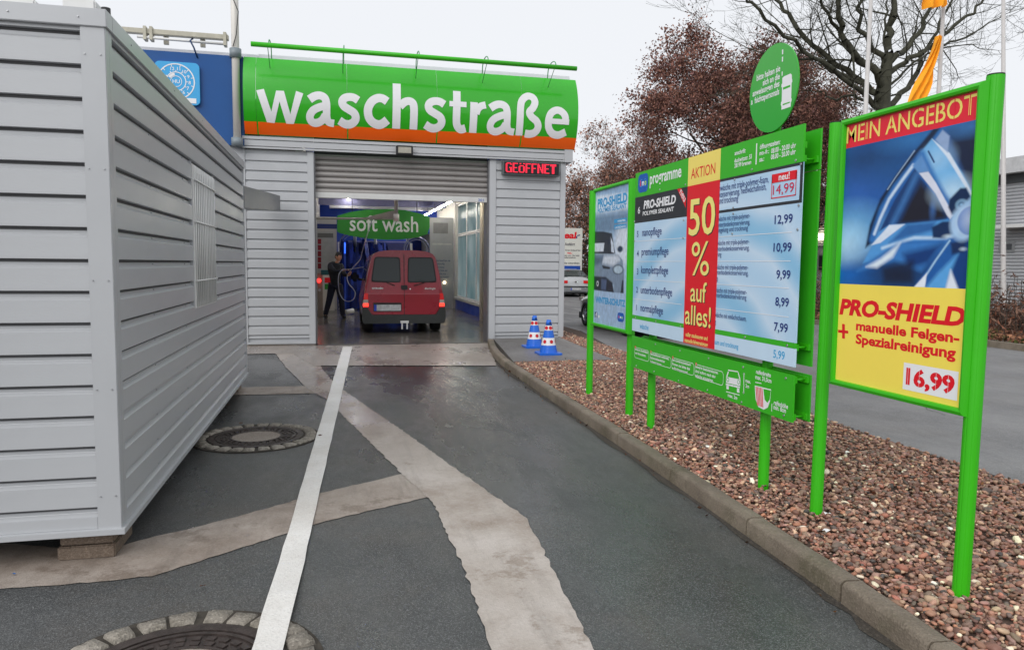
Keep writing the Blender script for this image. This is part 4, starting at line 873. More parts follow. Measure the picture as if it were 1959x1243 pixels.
# traffic cones
def cone(px, py, label, Y=None):
    q = on_z(px, py, .10); t = thing('traffic_cone', label, 'traffic cone', (q.x, q.y, .10), group='blue and white cones standing by the wall')
    CB = mat('cone_blue', lin((22, 100, 205)), .35, var=.06, coat=.2); CW = mat('cone_white', (.75, .75, .76), .35, var=.03); CR = mat('cone_red', lin((200, 20, 35)), .4)
    MB().prism([(q.x+x, q.y+y, .101) for x, y in ((-.19, -.16), (-.16, -.19), (.16, -.19), (.19, -.16), (.19, .16), (.16, .19), (-.16, .19), (-.19, .16))], (0, 0, 1), .03).build('base', CB, t)
    H_ = .53; rr = lambda h: .145-(.145-.035)*h/H_
    hs_ = [0, .12, .24, .36, .44, H_]
    for i, (a, c) in enumerate(zip(hs_[:-1], hs_[1:])):
        if i == 0: a = .0
        MB().tube([(q.x, q.y, .131+a), (q.x, q.y, .131+c-.0005)], [rr(a), rr(c)], 28, caps=(i == 4)).build('white_band' if i in (1, 3) else 'blue_band', CW if i in (1, 3) else CB, t)
    for h in (.18, .40):
        for an in (R(-80), R(-140), R(-20), R(40), R(100), R(160)):
            r_ = rr(h)+.002; ox, oy = math.cos(an), math.sin(an); c_ = Vector((q.x+ox*r_, q.y+oy*r_, .131+h)); u = Vector((-oy, ox, 0)); v = Vector((-ox*.2, -oy*.2, 1)).normalized(); b = MB()
            b.add([c_+u*math.cos(k*math.pi/6)*.03+v*math.sin(k*math.pi/6)*.03+Vector((ox, oy, 0))*.003*(1-abs(math.cos(k*math.pi/6))) for k in range(12)], [tuple(range(12))]); b.build('red_dot', CR, t, fix=False)
    MB().tube([(q.x+.01, q.y-.052, .131+.48), (q.x+.01, q.y-.035, .131+.48)], .014, 10).build('hole', BLACKP, t)
cone(1022, 664, 'left of the two cones, standing close against the ribbed wall'); cone(1049, 677, 'right of the two cones, standing nearer the kerb')
# ================================================================== SIGN BOARDS
YEL = mat('print_yellow', lin((240, 218, 110)), .5, var=.02); NAVY = mat('print_navy', lin((30, 50, 120)), .5, var=0); CYN = mat('print_cyan', lin((60, 165, 215)), .5, var=0); REDT = mat('print_red', lin((222, 20, 36)), .45, var=.02)
def post(parent, x, y, r, z1_, z0_=.03, lean=0.0):
    b = MB(); n = 48; vs = []   # extruded tube with shallow flutes
    for z in (z0_, z1_):
        for i in range(n): a = 6.2832*i/n; q = r*(.955 if i % 6 == 0 else 1.0); vs.append((x+(lean if z == z1_ else 0)+q*math.cos(a+.13), y+q*math.sin(a+.13), z))
    b.add(vs, [(i, (i+1) % n, n+(i+1) % n, n+i) for i in range(n)]); b.add(vs[n:], [tuple(range(n))]); o = b.build('post', GREEN, parent); MB().tube([(x+lean, y, z1_+.0005), (x+lean, y, z1_+.006)], r*.97, 28).build('post_cap', BLACKP, parent); return o
XP = 2.69
def framed(parent, ya, yb, z0_, z1_, w_=.048):
    """mitred profile frame with its face at x = XP"""
    b = MB(); ya, yb = max(ya, yb), min(ya, yb)
    O = [(ya, z0_), (yb, z0_), (yb, z1_), (ya, z1_)]; I = [(ya-w_, z0_+w_), (yb+w_, z0_+w_), (yb+w_, z1_-w_), (ya-w_, z1_-w_)]
    for k in range(4):
        j = (k+1) % 4; f = MB(); pr = [(0.0, 0.02), (.18, -.004), (.6, -.010), (.92, -.006), (1.0, .006)]
        vs = []
        for t, d in pr:
            for e in (k, j): vs.append((XP+d, O[e][0]+(I[e][0]-O[e][0])*t, O[e][1]+(I[e][1]-O[e][1])*t))
        vs += [(XP+.05, *I[k]), (XP+.05, *I[j]), (XP+.05, *O[k]), (XP+.05, *O[j])]
        n = len(vs)//2; f.add(vs, [(2*i, 2*i+1, 2*((i+1) % n)+1, 2*((i+1) % n)) for i in range(n)]); f.build('frame_bar', GREEN, parent)
    box('backing', (XP+.02, min(ya, yb)+w_*.8, z0_+w_*.8), (XP+.045, max(ya, yb)-w_*.8, z1_-w_*.8), mat('back_grey', (.3, .3, .3), .5), parent)
PRINT = mat_attr('printed_picture', .35, spec=.4)
# ---- board A: red/yellow offer poster
A_ = thing('offer_poster_board', 'green framed poster board nearest the camera with blue wheel picture and yellow lower half', 'sign board', (2.75, 3.35, .05))
c1 = on_z(1842, 1140, .09); c2 = on_z(1566, 982, .09)
post(A_, c1.x+.012, c1.y+.025, .0355, on_x(1908, 142, c1.x+.012).z, lean=.018); post(A_, c2.x-.004, c2.y+.02, .036, on_x(1598, 234, c2.x-.01).z, lean=.020)
FA = Face(XP)
TLp, TRp, BRp, BLp = FA.p(1605, 232), FA.p(1888, 149), FA.p(1845, 798), FA.p(1590, 737)
ya, yb = (TLp.y+BLp.y)/2, (TRp.y+BRp.y)/2; zt, zb = (TLp.z+TRp.z)/2, (BRp.z+BLp.z)/2
framed(A_, ya, yb, zb, zt, .036)
iya, iyb = ya-.036, yb+.036; FI = Face(XP+.012)
FI2 = Face(XP+.012, 1560, 130, 2.89)
zr = (FI2.p(157, 445).z+FI2.p(903, 290).z)/2; zy = (FI2.p(120, 1192).z+FI2.p(848, 1222).z)/2
FI.wrect(iya, iyb, zr, zt-.033, mat('poster_red', lin((226, 30, 52)), .42, var=.02), A_, .0, 'red_header'); 
FI.wrect(iya, iyb, zb+.033, zy, mat('poster_yellow', lin((246, 222, 92)), .42, var=.03, scale=3), A_, .0, 'yellow_field')
pa = Paint(190, 220, (30, 92, 164))
def uv(zx, zy_):
    q = FI2.p(zx, zy_); return ((iya-q.y)/(iya-iyb), (zr-q.z)/(zr-zy))
pp_ = lambda L: [uv(*p) for p in L]
def pell(zx, zy_, rx, ry, col, soft=.1, al=1): q = uv(zx, zy_); k = 1/770; pa.ell(q[0], q[1], rx*k, ry*k, col, soft, al)
FW = Face(XP+.012, 1600, 160, 2.958); PPW = lambda L: [((iya-q.y)/(iya-iyb), (zr-q.z)/(zr-zy)) for q in (FW.p(*p) for p in L)]
def E(x, y, rx, ry, col, soft=.1, al=1.0): q = PPW([(x, y)])[0]; pa.ell(q[0], q[1], rx/750, ry/880, col, soft, al)
def PG(L, col, soft=.012, al=1.0): pa.poly(PPW(L), col, soft, al)
def LN(L, wd, col, soft=.01, al=1.0): pa.line(PPW(L), wd, col, soft, al)
E(180, 450, 230, 130, (20, 48, 84), .35, .85); E(430, 320, 110, 40, (60, 140, 205), .12, .5); E(110, 620, 150, 80, (52, 104, 190), .3, .8); E(300, 480, 90, 60, (30, 84, 140), .2, .6)
E(90, 850, 140, 120, (130, 196, 238), .30); E(60, 910, 80, 70, (196, 230, 250), .25, .8); E(90, 1080, 110, 50, (16, 112, 206), .12, .8); E(350, 1085, 180, 80, (22, 34, 58), .22, .95)
PG([(620, 262), (810, 200), (785, 625), (735, 590), (650, 420)], (20, 32, 62), .05); E(770, 245, 90, 30, (64, 134, 205), .1, .8); PG([(600, 262), (640, 300), (690, 430), (775, 630), (700, 520), (620, 400)], (48, 84, 140), .03, .9)
PG([(590, 250), (548, 258), (430, 400), (330, 530), (250, 650), (190, 800), (165, 930), (205, 900), (240, 780), (310, 620), (410, 500), (530, 330)], (16, 34, 64), .02); LN([(442, 382), (390, 455), (335, 532), (290, 600)], .006, (190, 215, 240), .008, .8)
LN([(485, 400), (425, 478), (335, 590), (262, 710), (205, 880)], .055, (46, 112, 184), .03)
PG([(445, 480), (470, 530), (560, 640), (628, 748), (620, 768), (440, 788), (300, 798), (245, 835), (330, 660)], (26, 62, 116), .012); PG([(478, 560), (560, 660), (622, 752), (600, 766), (440, 786), (355, 792), (420, 660)], (30, 30, 44), .04); LN([(452, 520), (375, 680), (318, 790)], .035, (70, 130, 196), .04, .7); E(545, 710, 14, 50, (70, 120, 190), .03, .6)
LN([(434, 464), (372, 548), (300, 652), (248, 765), (216, 850)], .022, (196, 218, 242), .014)
PG([(480, 388), (540, 315), (640, 400), (712, 510), (775, 630), (762, 655), (722, 598), (640, 655), (560, 560)], (104, 176, 230), .015); E(655, 610, 70, 55, (200, 228, 246), .14, .85); E(570, 430, 60, 60, (168, 208, 240), .14, .7); LN([(488, 396), (556, 540), (632, 672)], .03, (36, 108, 182), .03, .9)
PG([(540, 315), (640, 396), (735, 560), (775, 640), (768, 652), (700, 540), (620, 412)], (216, 228, 244), .008); LN([(520, 385), (552, 446)], .011, (20, 56, 108), .006); PG([(600, 265), (640, 300), (628, 392), (560, 320)], (146, 170, 208), .012)
PG([(430, 466), (482, 408), (524, 500), (466, 506)], (96, 146, 204), .012); PG([(468, 508), (520, 500), (562, 562), (662, 745), (642, 768), (624, 745), (560, 622)], (218, 222, 238), .008)
PG([(640, 655), (700, 592), (735, 590), (760, 645), (758, 690), (692, 736), (652, 742), (632, 700)], (14, 42, 82), .014); E(706, 685, 26, 26, (150, 196, 230), .02); E(706, 685, 17, 17, (24, 60, 104), .02); E(706, 685, 8, 8, (120, 170, 210), .01)
PG([(245, 838), (300, 800), (400, 793), (540, 780), (630, 768), (668, 790), (670, 852), (640, 882), (400, 892), (300, 932), (190, 1003), (150, 1015)], (84, 154, 218), .015); PG([(400, 796), (560, 782), (545, 832), (420, 862), (300, 900)], (40, 94, 160), .03, .9); PG([(300, 800), (388, 795), (250, 900), (198, 914)], (218, 230, 246), .01); LN([(260, 930), (440, 872), (620, 874)], .018, (196, 222, 246), .02)
PG([(540, 812), (600, 780), (645, 778), (664, 800), (662, 850), (612, 876), (545, 872)], (20, 48, 90), .016); E(632, 864, 20, 9, (200, 220, 234), .02)
PG([(120, 1060), (190, 1003), (360, 897), (640, 884), (560, 962), (480, 1060), (330, 1000)], (58, 124, 196), .04); PG([(380, 960), (600, 905), (520, 1015), (400, 1050)], (20, 60, 122), .05); PG([(170, 1035), (250, 990), (362, 900), (320, 980), (230, 1040)], (228, 240, 250), .03, .95); PG([(260, 1040), (435, 1000), (435, 1130), (270, 1125)], (24, 30, 50), .05, .8)
PG([(700, 880), (778, 862), (768, 1165), (680, 1165), (650, 1040)], (18, 64, 128), .03); PG([(640, 882), (705, 872), (668, 975), (570, 1075), (505, 1150), (436, 1150)], (34, 94, 166), .01); PG([(570, 1075), (690, 955), (650, 1050), (620, 1160), (500, 1160)], (92, 166, 228), .03); LN([(640, 888), (560, 1000), (480, 1125)], .010, (176, 214, 242), .01)
PG([(438, 1150), (512, 1068), (500, 1152)], (228, 236, 248), .008); PG([(645, 1050), (690, 1165), (615, 1165)], (226, 234, 246), .02); PG([(645, 900), (735, 880), (716, 952), (652, 966)], (24, 48, 92), .02); E(715, 935, 14, 8, (180, 200, 220), .015)
E(715, 790, 62, 92, (170, 204, 238), .03); PG([(760, 640), (775, 700), (700, 740), (660, 760), (690, 720)], (150, 194, 234), .02); E(752, 775, 66, 80, (176, 208, 240), .008); E(758, 775, 62, 76, (36, 104, 186), .012); E(770, 765, 44, 54, (206, 220, 242), .14, .95); pa.noise(.05, 40)
u0 = XP+.0119
pa.build('wheel_picture', (u0, iya, zr), (u0, iyb, zr), (u0, iyb, zy), (u0, iya, zy), A_, PRINT)
STY = YEL
FI2.text('MEIN ANGEBOT', (172, 412), (888, 262), 88, STY, A_, bold=.006, off=.002)
# stencil bridges through the header letters
def bridges(F_, s_, a, b_, h, fr, m_, bold, off, wd=.16):
    A0 = F_.p(*a); B0 = F_.p(*b_); L_ = A0.y-B0.y; zc = (A0.z+B0.z)/2; cp = F_.p(a[0], a[1]-h).z-A0.z
    ext = lambda q: max(v[0] for v in text_mesh(q, bold)[0]); x0 = min(v[0] for v in text_mesh(s_, bold)[0]); W = ext(s_)-x0
    for i, ch in enumerate(s_):
        if ch in ' ,': continue
        vs_ = text_mesh(ch, bold)[0]; w_ = max(v[0] for v in vs_)-min(v[0] for v in vs_); e = ext(s_[:i+1])-x0; t = (e-w_*(1-fr.get(ch, .5)))/W
        F_.wrect(A0.y-(t-.0028)*L_, A0.y-(t+.0028)*L_, zc-.004, zc+cp*1.05, m_, parent=A_, off=off, name='stencil_bridge')
bridges(FI2, 'MEIN ANGEBOT', (172, 412), (888, 262), 88, {'E': .34, 'B': .36, 'N': .3, 'M': .27, 'T': .44, 'G': .52, 'T': .5}, mat('poster_red', (0, 0, 0)), .006, .004)
for args in (('PRO-SHIELD', (133, 202), (820, 268), 78, dict(bold=.045, slant=.22)), ('manuelle Felgen-', (224, 292), (795, 362), 40, dict(bold=.035)), ('Spezialreinigung', (222, 362), (775, 452), 42, dict(bold=.035))):
    Face(XP+.012, 1560, 530, 2.89).text(args[0], args[1], args[2], args[3], REDT, A_, off=.002, **args[4])
FI3 = Face(XP+.012, 1560, 530, 2.89)
FI3.poly([(148, 258), (163, 260), (163, 340), (148, 338)], REDT, A_, .002, 'plus_sign'); FI3.poly([(126, 290), (182, 296), (182, 312), (126, 306)], REDT, A_, .0022, 'plus_sign')
ra, rb = FI3.p(490, 472), FI3.p(783, 683); FI.wrect(ra.y, rb.y, (FI3.p(481, 618).z+rb.z)/2, (ra.z+FI3.p(795, 522).z)/2, WHITE_PRINT, A_, .002, 'price_field')
FI3.text('16,99', (500, 590), (768, 640), 84, REDT, A_, off=.004, bold=.04)
bridges(FI3, '16,99', (500, 590), (768, 640), 84, {'1': .5, '6': .5, '9': .5}, WHITE_PRINT, .04, .0056)
# ---- board D: far car poster
XP = 2.725; u0 = XP+.0119
D_ = thing('winter_poster_board', 'green framed pale blue poster with a soapy car, farthest of the three boards', 'sign board', (2.75, 7.4, .05))
c5 = on_z(1203, 793, .09); c6 = on_z(1129, 753, .09); XD = 2.76
post(D_, c5.x+.01, c5.y+.02, .037, on_x(1206, 345, XP).z); post(D_, c6.x-.005, c6.y+.02, .037, on_x(1133, 362, XP).z)
FD = Face(XP); ya, yb = FD.p(1133, 500).y, FD.p(1203, 500).y; zt, zb = FD.p(1140, 360).z, FD.p(1128, 622).z
framed(D_, ya, yb, zb, zt, .04); iya, iyb = ya-.04, yb+.04
FZ = Face(XP+.012, 1060, 420, 5.65); FE = Face(XP+.012, 1120, 330, 2.825)
pa = Paint(90, 230, (170, 196, 224)); Z0, Z1 = zb+.035, zt-.035
def uvd(F_, x, y): q = F_.p(x, y); return ((iya-q.y)/(iya-iyb), (Z1-q.z)/(Z1-Z0))
e_ = lambda L: [uvd(FZ, *p) for p in L]; g_ = lambda L: [uvd(FE, *p) for p in L]
pa.noise(.12, 8); pa.poly(g_([(55, 100), (232, 50), (232, 110), (55, 130)]), (120, 160, 200), .08, .7); pa.poly(g_([(60, 130), (232, 108), (232, 200), (58, 225)]), (214, 224, 236), .02, .85)
pa.poly(g_([(50, 232), (232, 205), (232, 330), (52, 330)]), (90, 120, 150), .06, .85); pa.ell(.35, .42, .2, .08, (220, 230, 240), .06, .6); pa.ell(.85, .42, .25, .14, (214, 222, 234), .08, .9)
pa.poly(e_([(430, 130), (530, 130), (625, 150), (660, 365), (640, 375), (430, 370)]), (38, 46, 60), .01); pa.poly(e_([(436, 258), (545, 252), (535, 345), (436, 348)]), (206, 214, 226), .006); pa.poly(e_([(612, 190), (640, 260), (650, 360), (618, 350)]), (200, 210, 224), .005)
pa.poly(e_([(430, 375), (690, 375), (740, 440), (755, 600), (745, 795), (650, 790), (640, 700), (430, 700)]), (120, 138, 160), .01); pa.poly(e_([(540, 395), (690, 385), (715, 440), (640, 500), (520, 470)]), (210, 218, 230), .03, .9); pa.poly(e_([(430, 400), (530, 400), (520, 470), (430, 500)]), (70, 88, 112), .03, .8)
pa.ell(*uvd(FZ, 712, 320), .075, .022, (40, 60, 84), .01); pa.ell(*uvd(FZ, 690, 540), .15, .034, (24, 40, 60), .008); pa.ell(*uvd(FZ, 690, 540), .125, .028, (170, 190, 206), .01); pa.poly(e_([(520, 495), (610, 515), (600, 535), (530, 530)]), (30, 36, 50), .008)
pa.poly(e_([(432, 610), (560, 620), (630, 680), (650, 795), (432, 760)]), (26, 34, 50), .015); pa.ell(*uvd(FZ, 472, 690), .035, .02, (210, 216, 220), .006); pa.ell(*uvd(FZ, 472, 690), .02, .012, (26, 34, 50), .006); pa.poly(e_([(510, 640), (570, 650), (560, 760), (510, 750)]), (90, 110, 150), .02, .6); pa.poly(e_([(735, 650), (750, 660), (750, 795), (715, 795)]), (26, 34, 52), .01)
pa.poly(e_([(430, 762), (775, 800), (775, 1210), (420, 1130)]), (160, 186, 216), .006); pa.noise(.16, 44); pa.noise(.1, 80)
pa.build('car_picture', (u0, iya, Z1), (u0, iyb, Z1), (u0, iyb, Z0), (u0, iya, Z0), D_, PRINT)
CY2 = mat('poster_cyan', lin((50, 150, 205)), .45, var=.05)
FE.text('PRO-SHIELD', (66, 190), (226, 160), 44, CY2, D_, bold=.045, off=.002); FE.text('POLYMER SEALANT', (66, 215), (222, 196), 22, CY2, D_, bold=.03, off=.002)
FZ.poly([(650, 0), (785, -20), (785, 25), (650, 40)], CY2, D_, .002, 'blue_label'); FZ.poly([(650, 60), (785, 45), (785, 90), (650, 105)], CY2, D_, .002, 'blue_label')
FZ.text('WINTER', (685, 28), (775, 18), 20, WHITE_PRINT, D_, off=.003, bold=.02); FZ.text('LACKSCHUTZ', (660, 95), (775, 85), 20, WHITE_PRINT, D_, off=.003, bold=.02)
FZ.text('WINTER-SCHUTZ', (447, 885), (768, 950), 60, CY2, D_, bold=.04, off=.002)
def imo(F_, x0, y0, x1, y1, parent, off=.003):
    a, c = F_.p(x0, y0), F_.p(x1, y1); cy_, cz_ = (a.y+c.y)/2, (a.z+c.z)/2; hw, hh = abs(a.y-c.y)/2, abs(a.z-c.z)/2
    MB().add([(F_.X-off*.35, cy_-dx, cz_+dz) for dx, dz in rrect(0, 0, hw, hh, hw*.45)], [tuple(range(28))]).build('logo_field', mat('logo_blue', lin((10, 88, 178)), .45, var=0), parent, fix=False)
    ux = Vector((0, -1, 0)); Z = Vector((0, 0, 1))
    for k, (ch, c_) in enumerate((('i', (230, 40, 60)), ('m', (240, 240, 240)), ('o', (190, 220, 60)))):
        O = (F_.X, cy_+hw*.62-k*hw*.40-(k == 2)*hw*.12, cz_-hh*.25); lettering(ch, O, ux, Z, (-1, 0, 0), hw*(.2, .42, .34)[k], hh*.62, mat('logo_%d' % k, lin(c_), .45, var=0), parent, off=off+.001, bold=.03)
    b = MB(); 
    for ox, sx in ((-.36, .26), (.40, .26)):
        n = 14; b.add([(F_.X-off*.35-.0002, cy_-hw*(ox+sx*math.cos(6.2832*i/n)), cz_+hh*.02+hh*.36*math.sin(6.2832*i/n)) for i in range(n)]+[(F_.X-off*.35-.0002, cy_-hw*(ox+sx*1.2*math.cos(6.2832*i/n)), cz_+hh*.02+hh*.43*math.sin(6.2832*i/n)) for i in range(n)], [(i, (i+1) % n, n+(i+1) % n, n+i) for i in range(n)])
    b.build('logo_ring', mat('logo_ring', lin((60, 150, 220)), .45, var=0), parent, fix=False)
imo(FZ, 686, 1000, 756, 1112, D_)
FZ.poly([(440, 995), (468, 1000), (468, 1062), (440, 1055)], NAVY, D_, .002, 'icon_field'); FZ.text('f', (449, 1055), (464, 1060), 50, WHITE_PRINT, D_, off=.003, bold=.04); q = uvd(FZ, 482, 1045); FZ.poly([(474, 1030), (484, 1036), (496, 1034), (490, 1062), (478, 1062)], WHITE_PRINT, D_, .002, 'bird_icon')
# ---- board B: price list, with its back panel and the round sign
B_ = thing('price_board', 'big green wash price board with pale blue list and a red 50 percent strip', 'sign board', (2.75, 5.3, .05))
XB = 2.675; F7 = Face(XB, 1200, 220, 3.655); F8 = Face(XB, 1200, 540, 3.885)
c3 = on_z(1460, 930, .09); c4 = on_z(1244, 816, .09)
post(B_, c3.x+.012, c3.y+.02, .035, 2.35); post(B_, c4.x+.012, c4.y+.02, .035, 2.35)
XPB = c3.x+.012
yl = (F7.p(57, 410).y+F7.p(53, 745).y)/2; yr = (F7.p(1238, 63).y+F7.p(1217, 600).y)/2
zt = (F7.p(57, 408).z+F7.p(1238, 65).z)/2; zh = (F7.p(53, 575).z+F7.p(1225, 335).z)/2
z_s1 = F8.p(42, 243).z; z_s1 = (z_s1+F8.p(1245, 450).z)/2; z_s0 = (F8.p(42, 270).z+F8.p(1245, 490).z)/2; zb = (F8.p(38, 358).z+F8.p(1236, 628).z)/2
G1 = (F8.p(38, 398).z+F8.p(1232, 690).z)/2; G0 = (F8.p(38, 628).z+F8.p(1216, 1037).z)/2
PALE = bpy.data.materials.new('pale_blue_print'); PALE.use_nodes = True; nn = PALE.node_tree.nodes; ll = PALE.node_tree.links; p_ = nn['Principled BSDF']; p_.inputs['Roughness'].default_value = .35
tc = nn.new('ShaderNodeTexCoord'); mp = nn.new('ShaderNodeMapping'); mp.inputs['Location'].default_value = (0, .2, .2)
wv = nn.new('ShaderNodeTexWave'); wv.wave_type = 'RINGS'; wv.rings_direction = 'SPHERICAL'; wv.inputs['Scale'].default_value = .55; wv.inputs['Distortion'].default_value = 5; wv.inputs['Detail'].default_value = 3; wv.inputs['Detail Scale'].default_value = .8
cr = nn.new('ShaderNodeValToRGB'); ee = cr.color_ramp.elements; ee[0].position = .0; ee[0].color = (*lin((178, 210, 236)), 1); ee[1].position = 1; ee[1].color = (*lin((140, 192, 226)), 1)
e2 = ee.new(.55); e2.color = (*lin((198, 220, 240)), 1)
ll.new(tc.outputs['Object'], mp.inputs[0]); ll.new(mp.outputs[0], wv.inputs['Vector']); ll.new(wv.outputs['Fac'], cr.inputs[0]); ll.new(cr.outputs[0], p_.inputs['Base Color'])
FB = Face(XB)
FB.wrect(yl, yr, zh, zt, GREEN_PRINT, B_, 0, 'header_panel', .012)
FB.wrect(yl, yr, z_s0, z_s1, GREEN_PRINT, B_, 0, 'green_strip', .012)
DG = mat('print_charcoal', lin((44, 46, 52)), .5, var=.03)
ye = yr
# red action strip position
ys0, ys1 = F7.p(424, 500).y, F7.p(648, 460).y
# pale list rows: each row plate
zd = (F7.p(53, 758).z)
r1a = (F7.p(640, 470).z+F7.p(1222, 350).z)/2; r1b = (F7.p(636, 668).z+F7.p(1210, 592).z)/2; r2a = (F7.p(636, 685).z+F7.p(1210, 617).z)/2
FB.wrect(yl, yr, z_s1+.001, zh-.001, PALE, B_, -.004, 'list_panel', .010)
FB.wrect(yl, yr, zb, z_s0-.001, mat('pale_plain', lin((196, 220, 240)), .4, var=.02), B_, 0, 'lower_list_panel', .012)
FB.wrect(yl, ys0, zd, zh-.001, DG, B_, -.002, 'dark_row', .004)
FB.wrect(ys1, yr, r1a, zh-.001, DG, B_, -.002, 'dark_strip', .004); FB.wrect(ys1, yr, r2a, r1b, DG, B_, -.002, 'dark_strip', .004); FB.wrect(yr+.022, yr, r1b, r1a, DG, B_, -.002, 'dark_strip', .004)
zrb = (F7.p(424, 497).z+F7.p(643, 457).z)/2; zbs = (F8.p(405, 443).z+F8.p(632, 497).z)/2
FB.wrect(ys0, ys1, zrb, zt, YEL, B_, .004, 'yellow_field', .004); FB.wrect(ys0, ys1, zbs, zrb-.0005, REDT, B_, .004, 'red_strip', .004)
def t7(s_, a, b_, h, m_, **kw): return F7.text(s_, a, b_, h, m_, B_, **kw)
def t8(s_, a, b_, h, m_, **kw): return F8.text(s_, a, b_, h, m_, B_, **kw)
t7('programme', (158, 478), (378, 440), 66, WHITE_PRINT, bold=.02); imo(F7, 78, 423, 145, 532, B_)
t7('AKTION', (447, 446), (616, 412), 70, REDT, off=.006, bold=.004)
for a in (('anschrift:', (752, 280), (828, 265), 24), ('duckwitzstr. 55', (750, 332), (872, 307), 24), ('28199 bremen', (750, 368), (867, 345), 24), ('öffnungszeiten:', (928, 238), (1070, 206), 27), ('mo.-fr.:', (925, 283), (992, 268), 26), ('08.00 - 20.00 uhr', (1007, 268), (1180, 228), 28), ('sa.:', (925, 328), (958, 320), 26), ('08.00 - 20.00 uhr', (1005, 310), (1178, 274), 28)): t7(*a, WHITE_PRINT, bold=.02)
F7.rect(902.5, 200, 904.5, 346, WHITE_PRINT, B_, .002, 'line')
t7('6', (75, 690), (90, 688), 45, WHITE_PRINT); t7('PRO-SHIELD', (115, 662), (338, 612), 52, WHITE_PRINT, bold=.04, slant=.15); t7('POLYMER SEALANT', (108, 706), (325, 668), 26, WHITE_PRINT, bold=.025, slant=.15)
F7.poly([(350, 518), (378, 512), (412, 585), (410, 650)], REDT, B_, .003, 'red_corner')
nb = F7.p(366, 545); d1 = F7.p(398, 612); dd = (d1-nb).normalized(); up = Vector((0, -dd.z, dd.y)); up = up if up.z > 0 else -up
lettering('neu', (XB, nb.y, nb.z), dd, up, (-1, 0, 0), (d1-nb).length, .05, WHITE_PRINT, B_, off=.004, bold=.01)
for a in (('hwäsche mit triple-polymer-foam,', (643, 528), (988, 476), 36), ('konservierung, heißwachsfinish,', (643, 574), (972, 526), 36), ('und trocknung', (640, 622), (775, 602), 36)): t7(*a, NAVY, bold=0)
_a, _b, _c, _d = F7.p(1010, 475), F7.p(1186, 450), F7.p(1012, 413), F7.p(1187, 388); FB.wrect(_a.y, _b.y, (_a.z+_b.z)/2, (_c.z+_d.z)/2, REDT, B_, .002, 'red_field')
qa, qb = F7.p(1010, 470), F7.p(1178, 562); qz0 = (F7.p(1007, 587).z+qb.z)/2; qz1 = F7.p(1010, 476).z; wln = .006
qz1 = max(qz1, qz0+.14)
for ya_, yb_, za_, zb_ in ((qa.y, qb.y, qz0, qz0+wln), (qa.y, qa.y-wln, qz0, qz1), (qb.y+wln, qb.y, qz0, qz1)): FB.wrect(ya_, yb_, za_, zb_, REDT, B_, .002, 'line')
t7('neu!', (1060, 456), (1136, 446), 38, WHITE_PRINT, bold=.02, off=.004); t7('14,99', (1018, 556), (1165, 538), 64, mat('print_crimson', lin((205, 40, 80)), .5, var=0), bold=0)
rows7 = [('5', 'nanopflege', 105, 846, 240, 836, ['wäsche mit triple-polymer-', 'unterbodenkonservierung,', 'siegelung und trocknung'], [(635, 742, 858, 720), (632, 786, 858, 762), (632, 820, 843, 806)], '12,99', (1030, 765, 1156, 748)),
         ('4', 'premiumpflege', 100, 982, 288, 975, ['wäsche mit triple-polymer-', 'unterbodenkonservierung,', 'rung'], [(628, 912, 853, 898), (622, 952, 853, 944), (628, 990, 658, 989)], '10,99', (1022, 957, 1148, 950)),
         ('3', 'komplettpflege', 97, 1108, 285, 1112, ['wäsche mit triple-polymer-', 'unterbodenkonservierung,', 'ng'], [(620, 1078, 846, 1082), (615, 1114, 846, 1122), (620, 1155, 634, 1155)], '9,99', (1042, 1142, 1140, 1146))]
for n_, w_, x0, y0, x1, y1, ts, ps, pr, pp4 in rows7:
    t7(n_, (68, y0+6), (84, y0+6), 40, NAVY, fit=False); t7(w_, (x0, y0), (x1, y1), 44, NAVY, bold=.004)
    for s_, p4 in zip(ts, ps): t7(s_, p4[:2], p4[2:], 28, NAVY, bold=0)
    t7(pr, pp4[:2], pp4[2:], 58, NAVY, bold=.012)
rows8 = [('2', 'unterbodenpflege', 100, 82, 333, 102, ['wäsche mit triple-polymer-', 'unterbodenkonservierung'], [(650, 78, 888, 86), (650, 108, 885, 133)], '8,99', (1100, 172, 1200, 181)), ('1', 'normalpflege', 98, 215, 265, 237, ['wäsche mit einfachschaum,', 'ng'], [(650, 256, 885, 288), (645, 306, 660, 310)], '7,99', (1090, 358, 1192, 373))]
for n_, w_, x0, y0, x1, y1, ts, ps, pr, pp4 in rows8:
    t8(n_, (67, y0-6), (83, y0-6), 42, NAVY, fit=False); t8(w_, (x0, y0), (x1, y1), 46, NAVY, bold=.004)
    for s_, p4 in zip(ts, ps): t8(s_, p4[:2], p4[2:], 30, NAVY, bold=0)
    t8(pr, pp4[:2], pp4[2:], 62, NAVY, bold=.012)
t8('wäsche', (93, 344), (158, 352), 32, CYN); t8('raum und trocknung', (640, 460), (825, 492), 30, CYN); t8('5,99', (1085, 560), (1170, 573), 58, CYN, bold=.008)
for F_, a, c in ((F7, (640, 845), (1152, 827)), (F7, (630, 1022), (1142, 1022)), (F7, (614, 1190), (1130, 1200)), (F8, (640, 188), (1200, 262)), (F7, (52, 880), (408, 865)), (F7, (50, 1025), (402, 1022)), (F7, (46, 1155), (398, 1165)), (F8, (42, 125), (405, 160))):
    P0, P1 = F_.p(*a), F_.p(*c); z = (P0.z+P1.z)/2; FB.wrect(P0.y, P1.y, z-.002, z+.002, WHITE_PRINT, B_, .0005, 'line')
SHD = mat('print_shadow', (.02, .02, .02), .5, var=0); YT = mat('print_lemon', lin((240, 228, 130)), .5, var=0)
